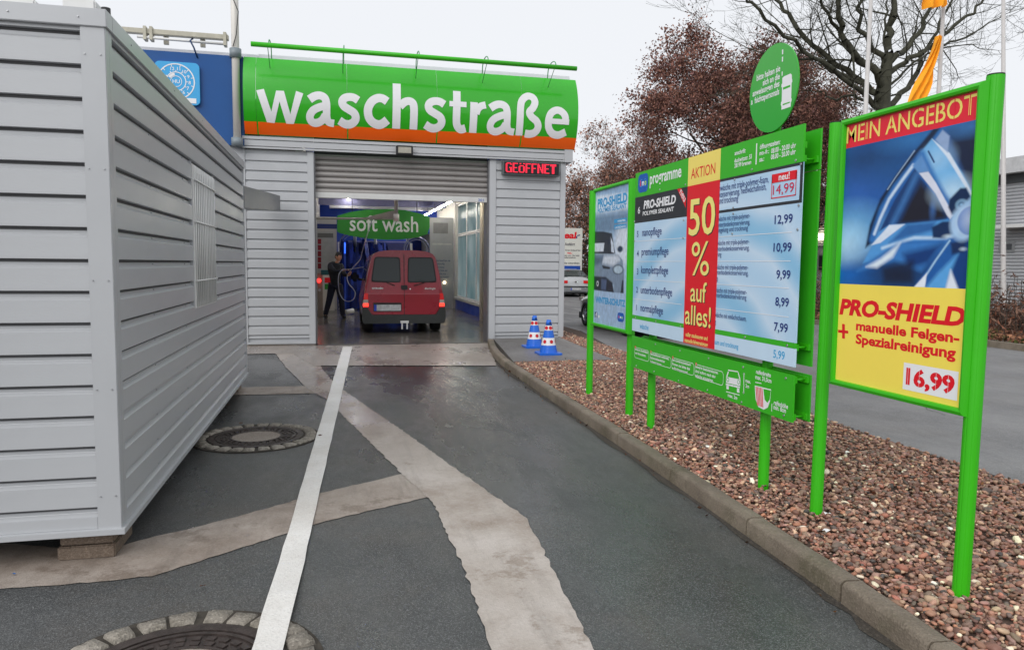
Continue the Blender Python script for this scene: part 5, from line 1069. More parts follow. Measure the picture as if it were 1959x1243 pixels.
def big(tf, s_, a, b_, h, **kw):
    F_ = F7 if tf == 7 else F8; o2 = F_.text(s_, (a[0]+5, a[1]+6), (b_[0]+5, b_[1]+6), h, SHD, B_, off=.0055, **kw); F_.text(s_, a, b_, h, YT, B_, off=.0065, **kw)
big(7, '50', (430, 838), (612, 828), 240, bold=.012); big(7, '%', (447, 1120), (572, 1118), 225, bold=0.0); big(8, 'auf', (470, 138), (588, 150), 118, bold=.008); big(8, 'alles!', (430, 308), (620, 335), 118, bold=.008)
t8('außer staubsaugen und', (435, 402), (598, 428), 24, YT, off=.006, bold=.02); t8('manuelle felgenreinigung', (428, 442), (600, 478), 24, YT, off=.006, bold=.02)
# lower instruction board
FB.wrect(yl, yr, G0, G1, GREEN_PRINT, B_, 0, 'instruction_panel', .012)
def bubble(x0, y0, x1, y1, lines, num):
    a, c = F8.p(x0, y0), F8.p(x1, y1); cy_, cz_ = (a.y+c.y)/2, (a.z+c.z)/2; hw, hh = abs(a.y-c.y)/2, abs(a.z-c.z)/2*.92
    o1 = rrect(0, 0, hw, hh, .03); o2 = rrect(0, 0, hw-.004, hh-.004, .026); n = len(o1); b = MB(); b.add([(XB-.0007, cy_-dx, cz_+dz) for dx, dz in o1]+[(XB-.0007, cy_-dx, cz_+dz) for dx, dz in o2], [(i, (i+1) % n, n+(i+1) % n, n+i) for i in range(n)]); b.build('outline', WHITE_PRINT, B_, fix=False)
    for k, s_ in enumerate(lines): lettering(s_, (XB, cy_+hw-.012, cz_+hh*.42-k*.034), (0, -1, 0), (0, 0, 1), (-1, 0, 0), min(2*hw-.03, .0155*len(s_)), .019, WHITE_PRINT, B_, bold=.02, off=.002)
    b = MB(); b.add([(XB-.0011, cy_+hw-.02-.013*math.cos(6.2832*i/14), cz_+hh+.013*math.sin(6.2832*i/14)) for i in range(14)], [tuple(range(14))]); b.build('number_disc', mat('disc_red', lin((220, 70, 40)), .5, var=0), B_, fix=False)
    lettering(str(num), (XB, cy_+hw-.02, cz_+hh-.007), (0, -1, 0), (0, 0, 1), (-1, 0, 0), None, .015, WHITE_PRINT, B_, off=.005, align='C')
bubble(55, 475, 160, 595, ['antenne einschieben', 'und demontieren.'], 1); bubble(170, 510, 325, 645, ['dachaufbauten entfernen,', 'heckscheibenwischer', 'sichern lassen.'], 2)
bubble(332, 552, 495, 700, ['bei sonderausstattung', 'fragen sie bitte das', 'aufsichtspersonal.'], 3); bubble(504, 600, 713, 775, ['etwaige beanstandungen', 'sind sofort nach der', 'wäsche anzuzeigen.'], 4)
WPm = WHITE_PRINT; P8 = lambda pts, m_=WPm, off=.002, name='car_icon': F8.poly(pts, m_, B_, off, name)
P8([(752, 648), (822, 660), (828, 668), (748, 656)]); P8([(748, 662), (756, 664), (745, 700), (737, 698)]); P8([(822, 670), (829, 672), (842, 720), (834, 718)]); P8([(737, 700), (842, 722), (840, 770), (735, 745)]); P8([(733, 750), (838, 774), (838, 786), (733, 762)]); P8([(738, 765), (755, 769), (755, 796), (738, 792)]); P8([(816, 784), (834, 788), (834, 820), (816, 816)])
for x, y in ((748, 722), (828, 740)):
    F8.poly([(x+10*math.cos(k*.785), y+17*math.sin(k*.785)) for k in range(8)], GREEN_PRINT, B_, .003, 'icon_ring'); F8.poly([(x+7*math.cos(k*.785), y+12*math.sin(k*.785)) for k in range(8)], WPm, B_, .0036, 'icon_ring')
P8([(866, 672), (870, 673), (868, 828), (864, 827)], name='arrow'); P8([(868, 668), (875, 684), (861, 682)], name='arrow'); P8([(866, 832), (872, 816), (859, 814)], name='arrow'); P8([(735, 808), (835, 834), (835, 840), (735, 814)], name='arrow')
t8('max.', (880, 742), (918, 750), 22, WPm, bold=.02); t8('2m', (880, 780), (906, 786), 22, WPm, bold=.02); t8('max. 2m', (748, 852), (818, 868), 22, WPm, bold=.02)
t8('reifenbreite', (958, 680), (1068, 702), 26, WPm, bold=.02); t8('max. 31,0cm', (952, 718), (1072, 745), 26, WPm, bold=.02); t8('reifenhöhe', (1090, 912), (1195, 935), 28, WPm, bold=.02); t8('min. 8cm', (1088, 942), (1180, 968), 28, WPm, bold=.02)
P8([(952, 738), (998, 748), (998, 754), (952, 744)], name='line'); P8([(948, 765), (1070, 795), (1062, 880), (1045, 930), (1015, 945), (975, 925), (955, 870)], name='tyre_icon'); P8([(1012, 790), (1068, 802), (1060, 870), (1042, 895), (1022, 870)], GREEN_PRINT, .003, 'tyre_icon')
for k in range(5): P8([(955+k*11, 772+k*3), (961+k*11, 774+k*3), (972+k*10, 915+k*4), (966+k*10, 912+k*4)], REDT, .0036, 'tyre_icon')
P8([(1074, 900), (1078, 901), (1076, 960), (1072, 959)], name='arrow')
# rivets
b = MB()
for F_, pts in ((F7, [(228, 522), (408, 487), (872, 382), (1180, 318), (752, 452), (52, 745), (395, 735), (742, 650), (742, 690), (1215, 345), (1200, 632), (1192, 800), (735, 830), (392, 860), (52, 880)]), (F8, [(62, 262), (213, 290), (397, 327), (875, 408), (1190, 468), (210, 460), (392, 508), (606, 565), (863, 630), (1180, 712), (68, 620), (200, 662), (382, 730), (596, 800), (850, 890), (1165, 988)])):
    for x, y in pts: q = F_.p(x, y); b.tube([(XB+.002, q.y, q.z), (XB-.004, q.y, q.z)], .008, 8)
tag(b.build('rivets', STEEL, B_), kind='stuff')
# square rails and posts behind, rear panel facing the road
for z in (zt-.12, zt-.235 if False else zh+.02, z_s0+.005, G1-.03, G0+.03): box('cross_rail', (XB+.013, min(yl, yr)+.005, z-.02), (XB+.030, max(yl, yr)-.005, z+.02), GREEN, B_, .002)
XR = 2.800; 
for z in (zh+.02, z_s0+.005, G1-.03, G0+.03): box('cross_rail', (XR-.030, yr+.005, z-.02), (XR-.012, yl, z+.02), GREEN, B_, .002)
zq = [(zh-.04, zt-.02), (z_s1-.18 if False else zb, zh-.045), (G0, G1)]
for a, c in zq: box('rear_panel', (XR-.011, yr+.0, a), (XR, yl, c), GREEN_PRINT, B_)
for z in (zh+.02, z_s0+.005, G1-.03, G0+.03): MB().tube([(XB+.0305, yr+.03, z), (XR-.0305, yr+.03, z)], .006, 8).build('bolt', GREEN, B_)
# round sign on top
R_ = thing('round_sign', 'round green sign with a white car symbol standing above the price board', 'sign', (2.75, 4.57, 2.4))
XR2 = 2.68; FR = Face(XR2, 1420, 70, 6.215)
tp, bt, lf_, rg = FR.p(450, 62), FR.p(310, 1145), FR.p(88, 700), FR.p(672, 500); cy_ = (lf_.y+rg.y)/2; cz_ = (tp.z+bt.z)/2; rad = (tp.z-bt.z)/2; 
b = MB(); k = 64; b.prism([(XR2, cy_+rad*.99*math.cos(6.2832*i/k), cz_+rad*math.sin(6.2832*i/k)) for i in range(k)], (1, 0, 0), .008); b.build('disc', mat('disc_green', lin((46, 166, 40)), .3, var=.02, coat=.3), R_)
MB().tube([(XR2+.045, cy_, zt-.15), (XR2+.045, cy_, cz_+.1)], .022, 16).build('stem', GREEN, R_)
for s_, a, c, h in (('bitte halten sie', (172, 532), (452, 410), 58), ('sich an die', (245, 588), (447, 502), 58), ('anweisungen des', (125, 718), (443, 590), 58), ('a  fsichtspersonals', (106, 812), (440, 688), 58)): FR.text(s_, a, c, h, WHITE_PRINT, R_, bold=.02)
for pts in ([(474, 160), (488, 155), (488, 210), (474, 216)], [(473, 245), (487, 240), (485, 298), (472, 304)], [(470, 422), (482, 415), (480, 465), (470, 475)]): FR.poly(pts, WHITE_PRINT, R_, .002, 'dash')
FR.poly([(478, 495), (500, 475), (575, 442), (590, 455), (592, 505), (596, 515), (596, 545), (588, 552), (583, 735), (590, 745), (586, 775), (580, 780), (577, 835), (466, 873), (467, 830), (460, 815), (462, 780), (470, 775), (474, 610), (466, 600), (468, 570), (476, 562)], WHITE_PRINT, R_, .002, 'car_icon')
FR.poly([(485, 608), (572, 575), (572, 600), (488, 636)], GREEN_PRINT, R_, .003, 'car_icon'); FR.poly([(482, 805), (568, 775), (568, 790), (482, 822)], GREEN_PRINT, R_, .003, 'car_icon')
# ================================================================== VEHICLES
GLASS = mat('car_glass', (.022, .032, .034), .07, var=.0, spec=.5)
TYRE = mat('tyre_rubber', (.015, .015, .016), .7, var=.2, scale=30); RIM = mat('alloy', (.5, .5, .52), .3, metal=.8, var=.05)
LENSR = mat('lens_red', (.45, .008, .01), .15, var=0, coat=.5, emit=(.6, .01, .01), estr=.25); LENSL = mat('brake_lit', (.9, .03, .02), .2, var=0, emit=(1, .035, .02), estr=2.4); LENSW = mat('lens_clear', (.5, .42, .38), .2, var=0, coat=.5)
def interp(T, y):
    for (a, za), (b_, zb_) in zip(T[:-1], T[1:]):
        if a <= y <= b_: return za+(zb_-za)*(y-a)/(b_-a) if b_ > a else za
    return T[0][1] if y < T[0][0] else T[-1][1]
class Car:
    def __init__(s, prof, roof, ends, rear, H, L):
        s.prof, s.roof, s.ends, s.rear, s.H, s.L = prof, roof, ends, rear, H, L   # prof: (z, halfwidth); roof: y->top; ends: y->width factor; rear: z->y offset
    def zz(s, z, y):
        t = interp(s.roof, y); return z if z < .75*min(s.H, 9) and z < .62 else .62+(z-.62)*(t-.62)/(s.H-.62)
    def x(s, z, y): return interp(s.prof, z)*interp(s.ends, y)
    def pt(s, side, y, z, off=0.0):
        yy = y+interp(s.rear, z)*max(0, 1-y/.8) - interp(s.rear, s.H-z)*0
        return (side*(s.x(z, y)+off), yy, s.zz(z, y))
    def shell(s, name, m_, root, stations, zs, z0=None):
        b = MB(); cols = [z for z in zs]; prof = [(-1, z) for z in cols]+[(1, z) for z in reversed(cols)]; k = len(prof); vs = []
        for y in stations:
            for sd_, z in prof: vs.append(s.pt(sd_, y, z))
        n = len(stations); b.add(vs, [(i*k+j, i*k+j+1, (i+1)*k+j+1, (i+1)*k+j) for i in range(n-1) for j in range(k-1)], 0, True)
        b.add(vs[:k], [tuple(range(k))]); b.add(vs[-k:], [tuple(range(k))]); 
        o = b.build(name, m_, root, local=True); return o
    def side_patch(s, name, m_, root, side, y0, y1, z0, z1, n=6, off=.006, slant0=0, slant1=0):
        b = MB(); vs = []
        for i in range(n+1):
            for j in range(4):
                z = z0+(z1-z0)*j/3; a = y0+slant0*j/3; c = y1+slant1*j/3; y = a+(c-a)*i/n; vs.append(s.pt(side, y, z, off))
        b.add(vs, [(i*4+j, i*4+j+1, (i+1)*4+j+1, (i+1)*4+j) for i in range(n) for j in range(3)], 0, True); return b.build(name, m_, root, local=True)
def wheel(root, x, y, r, wd, side, spokes=8, rimm=RIM):
    t = MB(); n = 28; pr = [(r*.62, -wd/2), (r*.93, -wd/2), (r, -wd/2+.03), (r, wd/2-.03), (r*.93, wd/2), (r*.62, wd/2)]; vs = []
    for i in range(n):
        a = 6.2832*i/n
        for rr, xx in pr: vs.append((x+xx, y+rr*math.cos(a), r+rr*math.sin(a)))
    k = len(pr); t.add(vs, [(i*k+j, i*k+(j+1) % k, ((i+1) % n)*k+(j+1) % k, ((i+1) % n)*k+j) for i in range(n) for j in range(k)], 0, True)
    wo_ = t.build('wheel', TYRE, root, local=True)
    b = MB(); xo = x+side*wd*.42; ringv = []
    for i in range(n):
        a = 6.2832*i/n
        for rr, dx in ((r*.64, 0), (r*.58, 0), (r*.55, -.03*side)): ringv.append((xo+dx, y+rr*math.cos(a), r+rr*math.sin(a)))
    b.add(ringv, [(i*3+j, i*3+j+1, ((i+1) % n)*3+j+1, ((i+1) % n)*3+j) for i in range(n) for j in range(2)])
    for i in range(spokes):
        a = 6.2832*i/spokes
        for da in (-.1, .1):
            c, s_ = math.cos(a+da), math.sin(a+da); c2, s2 = math.cos(a+da*.5), math.sin(a+da*.5); w_ = r*.04
            b.add([(xo, y+r*.12*c2-w_*s2, r+r*.12*s2+w_*c2), (xo, y+r*.12*c2+w_*s2, r+r*.12*s2-w_*c2), (xo-.01*side, y+r*.58*c+w_*s_, r+r*.58*s_-w_*c), (xo-.01*side, y+r*.58*c-w_*s_, r+r*.58*s_+w_*c)], [(0, 1, 2, 3)])
    b.tube([(xo-.02*side, y, r), (xo+.008*side, y, r)], r*.16, 14); b.build('rim', rimm, wo_, local=True, fix=False)
    d = MB(); d.tube([(x+side*.02, y, r), (x+side*.021, y, r)], r*.6, 20); d.build('brake_disc', DARK, wo_, local=True)
    return wo_
RED = mat('red_car_paint', (.31, .005, .022), .28, metal=.1, var=.05, scale=2, coat=.6, rvar=.04)
BUMP = mat('bumper_plastic', (.035, .038, .037), .5, var=.1, rvar=.08)
# ---- the red van
van = thing('red_van', 'dark red two-door-rear van with lit brake lights entering the wash hall', 'van', (1.45, 16.30, .012))
VP = [(.20, .80), (.30, .86), (.56, .895), (.72, .89), (.86, .865), (1.1, .83), (1.4, .775), (1.6, .725), (1.68, .70), (1.75, .64), (1.80, .52), (1.825, .30), (1.83, 0.0)]
vc = Car(VP, [(0, 1.83), (2.5, 1.80), (2.8, 1.68), (3.4, 1.12), (4.0, .98), (4.15, .78)], [(0, .985), (.04, .995), (.10, 1.0), (3.2, 1.0), (3.9, .93), (4.15, .72)], [(0, 0), (.9, 0), (1.1, .01), (1.83, .07)], 1.83, 4.15)
body = vc.shell('body', RED, van, [0, .02, .05, .12, .3, .6, 1.0, 1.5, 2.0, 2.4, 2.6, 2.8, 3.1, 3.4, 3.7, 3.95, 4.1, 4.15], [.30, .45, .56, .66, .76, .86, .98, 1.1, 1.25, 1.4, 1.5, 1.6, 1.68, 1.75, 1.80, 1.825])
MB().box((-.80, .06, .22), (.80, 3.95, .34)).build('underbody', DARK, van, local=True)
def rearp(x, z, off=0.0): return (x, interp(vc.rear, z)-off, z)
def rear_plate(name, m_, pts, off, parent, thick=.012, n=None):
    b = MB(); f = [rearp(x, z, off) for x, z in pts]; g = [rearp(x, z, off-thick) for x, z in pts]; k = len(f)
    b.add(f+g, [tuple(range(k)), tuple(range(k, 2*k))[::-1]]+[(i, (i+1) % k, k+(i+1) % k, k+i) for i in range(k)]); return b.build(name, m_, parent, local=True)
def rpoly(P, r, n=4):
    """rounds the corners of polygon P"""
    out = []; k = len(P)
    for i in range(k):
        a, b_, c = Vector(P[i-1]), Vector(P[i]), Vector(P[(i+1) % k]); u = (a-b_); v = (c-b_); q = min(r, u.length*.45, v.length*.45); p0 = b_+u.normalized()*q; p1 = b_+v.normalized()*q
        for j in range(n+1): t = j/n; out.append(tuple(p0*(1-t)**2+b_*2*t*(1-t)+p1*t*t))
    return out
for sd_ in (-1, 1):
    mid = .84
    D = rpoly([(sd_*.006, .42), (sd_*.69, .42), (sd_*.795, .58), (sd_*.80, .86), (sd_*.76, 1.1), (sd_*.655, 1.68), (sd_*.006, 1.74)], .05)
    # door skin in two tilting plates so the crease shows
    lowp = rpoly([(sd_*.006, .42), (sd_*.67, .42), (sd_*.77, .56), (sd_*.785, .86), (sd_*.006, .86)], .03); upp = [(sd_*.006, .885), (sd_*.778, .885), (sd_*.765, 1.0), (sd_*.745, 1.13), (sd_*.006, 1.13)]
    dr = rear_plate('rear_door', RED, lowp, .022, van, .02); rear_plate('door_upper', RED, upp, .016, dr, .02)
    b = MB(); b.add([rearp(sd_*.006, .86, .022), rearp(sd_*.785, .86, .022), rearp(sd_*.778, .885, .016), rearp(sd_*.006, .885, .016)], [(0, 1, 2, 3)]); b.build('door_crease', RED, dr, local=True)
    rear_plate('door_gap', DARK, [(sd_*.0005, .42), (sd_*.0055, .42), (sd_*.0055, 1.74), (sd_*.0005, 1.74)], .024, dr, .02)
    fr_ = rear_plate('window_seal', BLACKP, rpoly([(sd_*.075, 1.115), (sd_*.715, 1.13), (sd_*.635, 1.675), (sd_*.09, 1.675)], .07), .022, van, .02)
    rear_plate('window_glass', GLASS, rpoly([(sd_*.095, 1.14), (sd_*.69, 1.155), (sd_*.617, 1.655), (sd_*.11, 1.655)], .06), .026, fr_, .01)
    for z0_, z1_, m_, nm in ((.745, .885, LENSR, 'tail_light'), (.665, .743, LENSW, 'reverse_light'), (.595, .663, LENSL, 'brake_light')):
        e0 = interp(VP, z0_)*.995; e1 = interp(VP, z1_)*.995; i0 = .745+(z0_-.6)*-.09; i1 = .745+(z1_-.6)*-.09
        rear_plate(nm, m_, [(sd_*i0, z0_), (sd_*e0, z0_), (sd_*e1, z1_), (sd_*i1, z1_)], .012, van, .05)
    MB().tube([rearp(sd_*.38 if sd_ < 0 else sd_*.43, 1.12, .05), rearp(sd_*.21, 1.055, .05)], .009, 6).tube([rearp(sd_*.70, 1.145, .045), rearp(sd_*.40, 1.125, .05)], .006, 6).build('wiper', BLACKP, van, local=True)
    vc.side_patch('side_window', GLASS, van, sd_, .45, 1.35, 1.15, 1.6); vc.side_patch('side_window', GLASS, van, sd_, 1.45, 2.55, 1.15, 1.6, slant1=-.1)
    for y in (.62, 3.30): wheel(van, sd_*.76, y, .31, .20, sd_)
    MB().tube([(sd_*.60, y_, .30) for y_ in (.32, .92)], .001, 4)
    mr = MB().box((sd_*.90, 2.45, 1.08), (sd_*1.10, 2.55, 1.30)).build('wing_mirror', BLACKP, van, local=True, bevel=.05); MB().tube([(sd_*.78, 2.5, 1.12), (sd_*.92, 2.5, 1.14)], .03, 8).build('mirror_arm', BLACKP, mr, local=True)
rear_plate('bumper', BUMP, rpoly([(-.88, .225), (.88, .225), (.91, .30), (.905, .57), (.80, .58), (.70, .415), (-.70, .415), (-.80, .58), (-.905, .57), (-.91, .30)], .03), .065, van, .12)
rear_plate('number_plate_recess', DARK, rpoly([(-.67, .48), (-.06, .48), (-.06, .68), (-.67, .68)], .02), .0235, van, .01)
npl = rear_plate('number_plate', mat('plate_white', (.50, .51, .52), .45, var=.3, scale=14), [(-.60, .502), (-.075, .502), (-.075, .635), (-.60, .635)], .032, van, .008); rear_plate('plate_band', mat('plate_blue', (.02, .06, .5), .4), [(-.655, .502), (-.601, .502), (-.601, .635), (-.655, .635)], .032, npl, .008)
rear_plate('door_handle', BLACKP, rpoly([(-.07, .965), (.07, .965), (.07, 1.06), (-.07, 1.06)], .025), .04, van, .03); rear_plate('lock', mat('chrome', (.6, .6, .6), .15, metal=1), rpoly([(.115, .965), (.145, .965), (.145, .995), (.115, .995)], .012), .022, van, .01)
CHR = mat('chrome_text', (.75, .75, .75), .3, metal=.3, var=0)
def vtext(s_, x0, x1, z, cap, **kw):
    o = lettering(s_, (x0, 0, z), (1, 0, 0), (0, 0, 1), (0, -1, 0), x1-x0, cap, CHR, None, off=.024, raw=True, **kw); o.parent = van; o.name = 'badge'
vtext('CITROËN', -.70, -.46, .975, .032, bold=.04); vtext('Berlingo', .45, .68, .972, .035, slant=.3)
MB().box((-.09, -.10, .235), (.09, .02, .285)).build('tow_plate', WHITEM, van, local=True); MB().box((-.07, -.09, .10), (-.04, -.06, .235)).build('tow_leg', WHITEM, van, local=True); MB().box((.04, -.09, .10), (.07, -.06, .235)).build('tow_leg', WHITEM, van, local=True)
MB().box((-.28, .12, 1.60), (-.10, .125, 1.64)).build('sticker', WHITE_PRINT, van, local=True)
MB().tube([(.1, .3, 1.83), (.12, .25, 1.95)], .012, 6).build('aerial', BLACKP, van, local=True)
# ---- silver hatchback far down the road
SIL = mat('silver_paint', (.62, .64, .65), .3, metal=.5, var=.04, coat=.5)
hp = [(.18, .78), (.30, .84), (.55, .875), (.75, .87), (.88, .84), (1.0, .76), (1.2, .66), (1.3, .58), (1.36, .40), (1.385, 0.0)]
def hatch(name, label, loc, rz, paint, lights=True):
    t = thing(name, label, 'car', loc, rz); H_ = 1.385
    c = Car(hp, [(0, .98), (.12, 1.0), (.9, 1.33), (1.6, 1.385), (2.4, 1.36), (3.2, .98), (4.1, .80), (4.4, .62)], [(0, .90), (.12, .97), (.4, 1.0), (3.6, 1.0), (4.15, .90), (4.4, .70)], [(0, .05), (.5, 0), (.8, 0), (1.385, .1)], H_, 4.4)
    c.shell('body', paint, t, [0, .05, .12, .25, .5, .7, .9, 1.2, 1.6, 2.0, 2.4, 2.8, 3.2, 3.6, 4.0, 4.2, 4.35, 4.4], [.30, .42, .55, .65, .75, .88, 1.0, 1.1, 1.2, 1.3, 1.36])
    MB().box((-.78, .1, .16), (.78, 4.2, .32)).build('underbody', DARK, t, local=True)
    b = MB(); vs = []
    for i, y in enumerate((.14, .35, .6, .85)):
        z_ = interp(c.roof, y)+.004
        for x in (-1, -.5, 0, .5, 1): vs.append((x*(.70-.16*(i/3)), y, z_-.03*x*x))
    b.add(vs, [(i*5+j, i*5+j+1, i*5+j+6, i*5+j+5) for i in range(3) for j in range(4)], 0, True); b.build('rear_window', GLASS, t, local=True)
    b = MB(); vs = []
    for i, y in enumerate((2.45, 2.7, 2.95, 3.18)):
        z_ = interp(c.roof, y)+.006
        for x in (-1, -.5, 0, .5, 1): vs.append((x*(.58+.12*(i/3)), y, z_-.03*x*x))
    b.add(vs, [(i*5+j, i*5+j+1, i*5+j+6, i*5+j+5) for i in range(3) for j in range(4)], 0, True); b.build('windscreen', GLASS, t, local=True)
    MB().box((-.78, -.08, .22), (.78, .25, .50)).build('bumper', mat('bumper_grey', (.22, .23, .24), .4) if lights else BUMP, t, local=True, bevel=.05); MB().box((-.80, -.085, .50), (.80, .1, .525)).build('bumper_strip', DARK, t, local=True)
    for sd_ in (-1, 1):
        c.side_patch('side_window', GLASS, t, sd_, 1.0, 1.75, .96, 1.27, slant0=.1); c.side_patch('side_window', GLASS, t, sd_, 1.82, 2.75, .96, 1.27, slant1=-.3)
        for y in (.82, 3.45): wheel(t, sd_*.79, y, .31, .19, sd_, 7)
        MB().box((sd_*.40, -.03, .66), (sd_*.82, .09, .80)).build('tail_light', LENSR, t, local=True, bevel=.01)
        if sd_ > 0: MB().box((sd_*.62, -.034, .68), (sd_*.80, .05, .77)).build('indicator', mat('indicator_lit', (.9, .3, .05), .3, var=0, emit=(1, .35, .08), estr=5), t, local=True)
        MB().box((sd_*.86, 2.55, .95), (sd_*1.02, 2.65, 1.08)).build('wing_mirror', paint, t, local=True, bevel=.02)
        MB().box((sd_*.46, 4.15, .60), (sd_*.74, 4.34, .72)).build('headlight', LENSW, t, local=True, bevel=.02)
    MB().box((-.26, -.105, .33), (.26, -.08, .44)).build('number_plate', mat('plate_white', (.5, .5, .5), .5), t, local=True); MB().box((-.26, -.107, .33), (-.21, -.1055, .44)).build('plate_band', mat('plate_blue', (.02, .06, .5), .4), t, local=True)
    MB().tube([(0, -.03, .73), (0, -.045, .73)], .045, 14).build('badge', mat('chrome', (.6, .6, .6), .15, metal=1), t, local=True)
    MB().tube([(-.62, .14, .985), (-.40, .25, .965+.10)], .01, 6).build('wiper', BLACKP, t, local=True)
    return t
hatch('silver_car', 'silver hatchback seen from behind with its right indicator lit, beyond the building corner', (11.40, 34.4, 0), R(-4), SIL)
# ---- black car behind the boards, driving away
BLK_ = mat('black_paint', (.012, .013, .015), .15, var=0, coat=.8)
bc = hatch('black_car', 'black car mostly hidden behind the winter poster, only its front wheel and wing showing', (7.06, 14.42, 0), R(0), BLK_, False)
# rotate nothing: its nearer flank faces the lane, front wheel toward the far end
# ================================================================== BANNER, FLAGS, POLES
bn = thing('exit_banner', 'white roadside banner with red and blue supermarket lettering beyond the silver car', 'banner', (11.4, 36, 0))
FYb = 36.0
a, c = on_y(1060, 436, 36), on_y(1114.5, 438, 36); box('board', (a.x, 36.0, 1.0), (c.x, 36.05, 3.42), mat('banner_cloth', lin((214, 214, 206)), .6, var=.04), bn)
for x in (a.x+.05, c.x-.05): MB().tube([(x, 36.08, 0), (x, 36.08, 3.45)], .04, 10).build('post', STEEL, bn)
def by(s_, x0, y0, x1, hpx, m_, **kw): ytext(bn, s_, x0, y0, x1, hpx, m_, 36.0, .01, **kw)
by('real', 1071, 455.5, 1101.5, 10, REDT, bold=.04, slant=.15); yrect(bn, 1102, 452, 1104, 456, NAVY, 36.0, .012, 'comma'); MB().add([tuple(on_y(x, y, 35.988)) for x, y in ((1104.5, 450), (1110, 448.5), (1110, 450.3), (1104.5, 452))], [(0, 1, 2, 3)]).build('dash', NAVY, bn, fix=False)
by('Ausfahrt', 1080.5, 469.5, 1100, 4.5, DT, bold=.02); by('für Ihren Einkauf bei', 1075, 480, 1110, 2.8, DT); by('real,-', 1085, 485.5, 1095, 3.2, REDT, bold=.03); by('freuen uns, Sie bald', 1074, 490, 1108, 2.8, DT); by('wiederzusehen.', 1076, 494, 1102, 2.8, DT); by('Bitte einordnen:', 1076, 505, 1109, 3.6, DT)
yrect(bn, 1060, 508, 1110, 516, mat('band_blue', (.01, .06, .33), .5), 36.0, .008, 'blue_band'); by('Weiterfahrt', 1078, 514, 1098, 3.5, WHITE_PRINT)
POLEM = mat('flagpole_white', (.50, .48, .47), .45, var=.06)
for px, yb_, lab in ((1660, 0, 'leftmost of the three pale flagpoles, in front of the bare tree trunk'), (1800, 0, 'middle flagpole carrying the orange yellow flag'), (1911, 0, 'rightmost flagpole, rising behind the thick green post')):
    Y = 18; x = on_y(px, yb_, Y).x+.10 if px < 1900 else on_y(1920, 600, Y).x; t = thing('flagpole', lab, 'flagpole', (x, Y, .1), group='pale flagpoles across the road'); xt = x+(on_y(1912, 0, Y).x-on_y(1920, 600, Y).x if px > 1900 else 0); MB().tube([(x, Y, .1), (x, Y, .12), (xt, Y, 11)], [.075, .075, .045], 14).build('pole', POLEM, t); MB().tube([(x, Y, .1), (x, Y, .35)], .10, 14).build('base', DARK, t)
FLG = mat('flag_yellow', lin((244, 160, 10)), .7, var=.1, scale=3); FLT = FLG.node_tree
def flag(name, label, px, Y, rings):
    """a hanging cloth: each ring is (left px, right px, y px); folds give it depth"""
    b = MB(); n = 14; vs = []
    for (xl, yl_, xr, yr_) in rings:
        for i in range(n+1):
            t = i/n; p = on_y(xl+(xr-xl)*t, yl_+(yr_-yl_)*t, Y); p.y += .14*math.sin(t*15+yl_*.05); vs.append(p)
    b.add(vs, [(j*(n+1)+i, j*(n+1)+i+1, (j+1)*(n+1)+i+1, (j+1)*(n+1)+i) for j in range(len(rings)-1) for i in range(n)], 0, True)
    o = b.build(name, FLG, fix=False); tag(o, label, 'flag'); md = o.modifiers.new('s', 'SUBSURF'); md.levels = md.render_levels = 1; return o
flag('flag', 'long folded orange yellow flag drooping from the middle pole behind the offer board', 1795, 17.8, [(1793, 68, 1797, 72), (1784, 92, 1796, 98), (1772, 122, 1790, 126), (1756, 155, 1782, 160), (1738, 188, 1768, 190), (1722, 222, 1758, 225), (1712, 250, 1745, 250)])
flag('flag', 'yellow and orange flag at the very top edge of the photo', 1795, 17.7, [(1768, -40, 1822, -42), (1766, -10, 1818, -12), (1765, 6, 1815, 2), (1768, 17, 1812, 12)])
b = MB()
for (x, y, s_) in ((1771, 112, 5), (1764, 132, 6), (1757, 152, 6), (1778, 96, 4)):
    p = [on_y(x+dx*s_, y+dy*s_, 17.55) for dx, dy in ((-.8, -.3), (.6, -1), (.9, .1), (-.5, .8))]; b.add(p, [(0, 1, 2, 3)])
# ================================================================== FAR BUILDING ACROSS THE ROAD
fb = thing('corrugated_hall', 'two-storey grey corrugated hall with small windows across the road', 'building', (26, 28, 0))
XBd = 24.0
zr_ = on_x(1945, 332, XBd).z; zr2 = on_x(1945, 303, XBd).z; zm_ = on_x(1570, 472, XBd).z
yn = 12; yf = 46
box('wall', (XBd+.06, yn, 0), (XBd+12, yf, zr_-.3), mat('hall_wall', lin((176, 178, 180)), .6, var=.05), fb)
b = MB(); z = zm_
while z < zr_-.35:
    b.add([(XBd+.05, yn, z), (XBd+.05, yf, z), (XBd, yf, z+.05), (XBd, yn, z+.05), (XBd, yf, z+.09), (XBd, yn, z+.09), (XBd+.05, yf, z+.11), (XBd+.05, yn, z+.11)], [(0, 1, 2, 3), (3, 2, 4, 5), (5, 4, 6, 7)]); z += .125
z = .3
while z < zm_-.1: b.add([(XBd+.05, yn, z), (XBd+.05, 29, z), (XBd, 29, z+.05), (XBd, yn, z+.05), (XBd, 29, z+.09), (XBd, yn, z+.09), (XBd+.05, 29, z+.11), (XBd+.05, yn, z+.11)], [(0, 1, 2, 3), (3, 2, 4, 5), (5, 4, 6, 7)]); z += .125
tag(b.build('corrugated_cladding', mat('corrugated', lin((196, 198, 202)), .5, metal=.1, var=.05), fb, fix=False), kind='stuff')
box('dark_fascia', (XBd-.05, yn, zr_-.34), (XBd+.05, yf, zr_-.01), mat('fascia_dark', (.07, .075, .08), .5), fb); box('roof_edge', (XBd-.4, yn, zr_), (XBd+12, yf, zr2), mat('roof_pale', lin((205, 206, 208)), .5), fb)
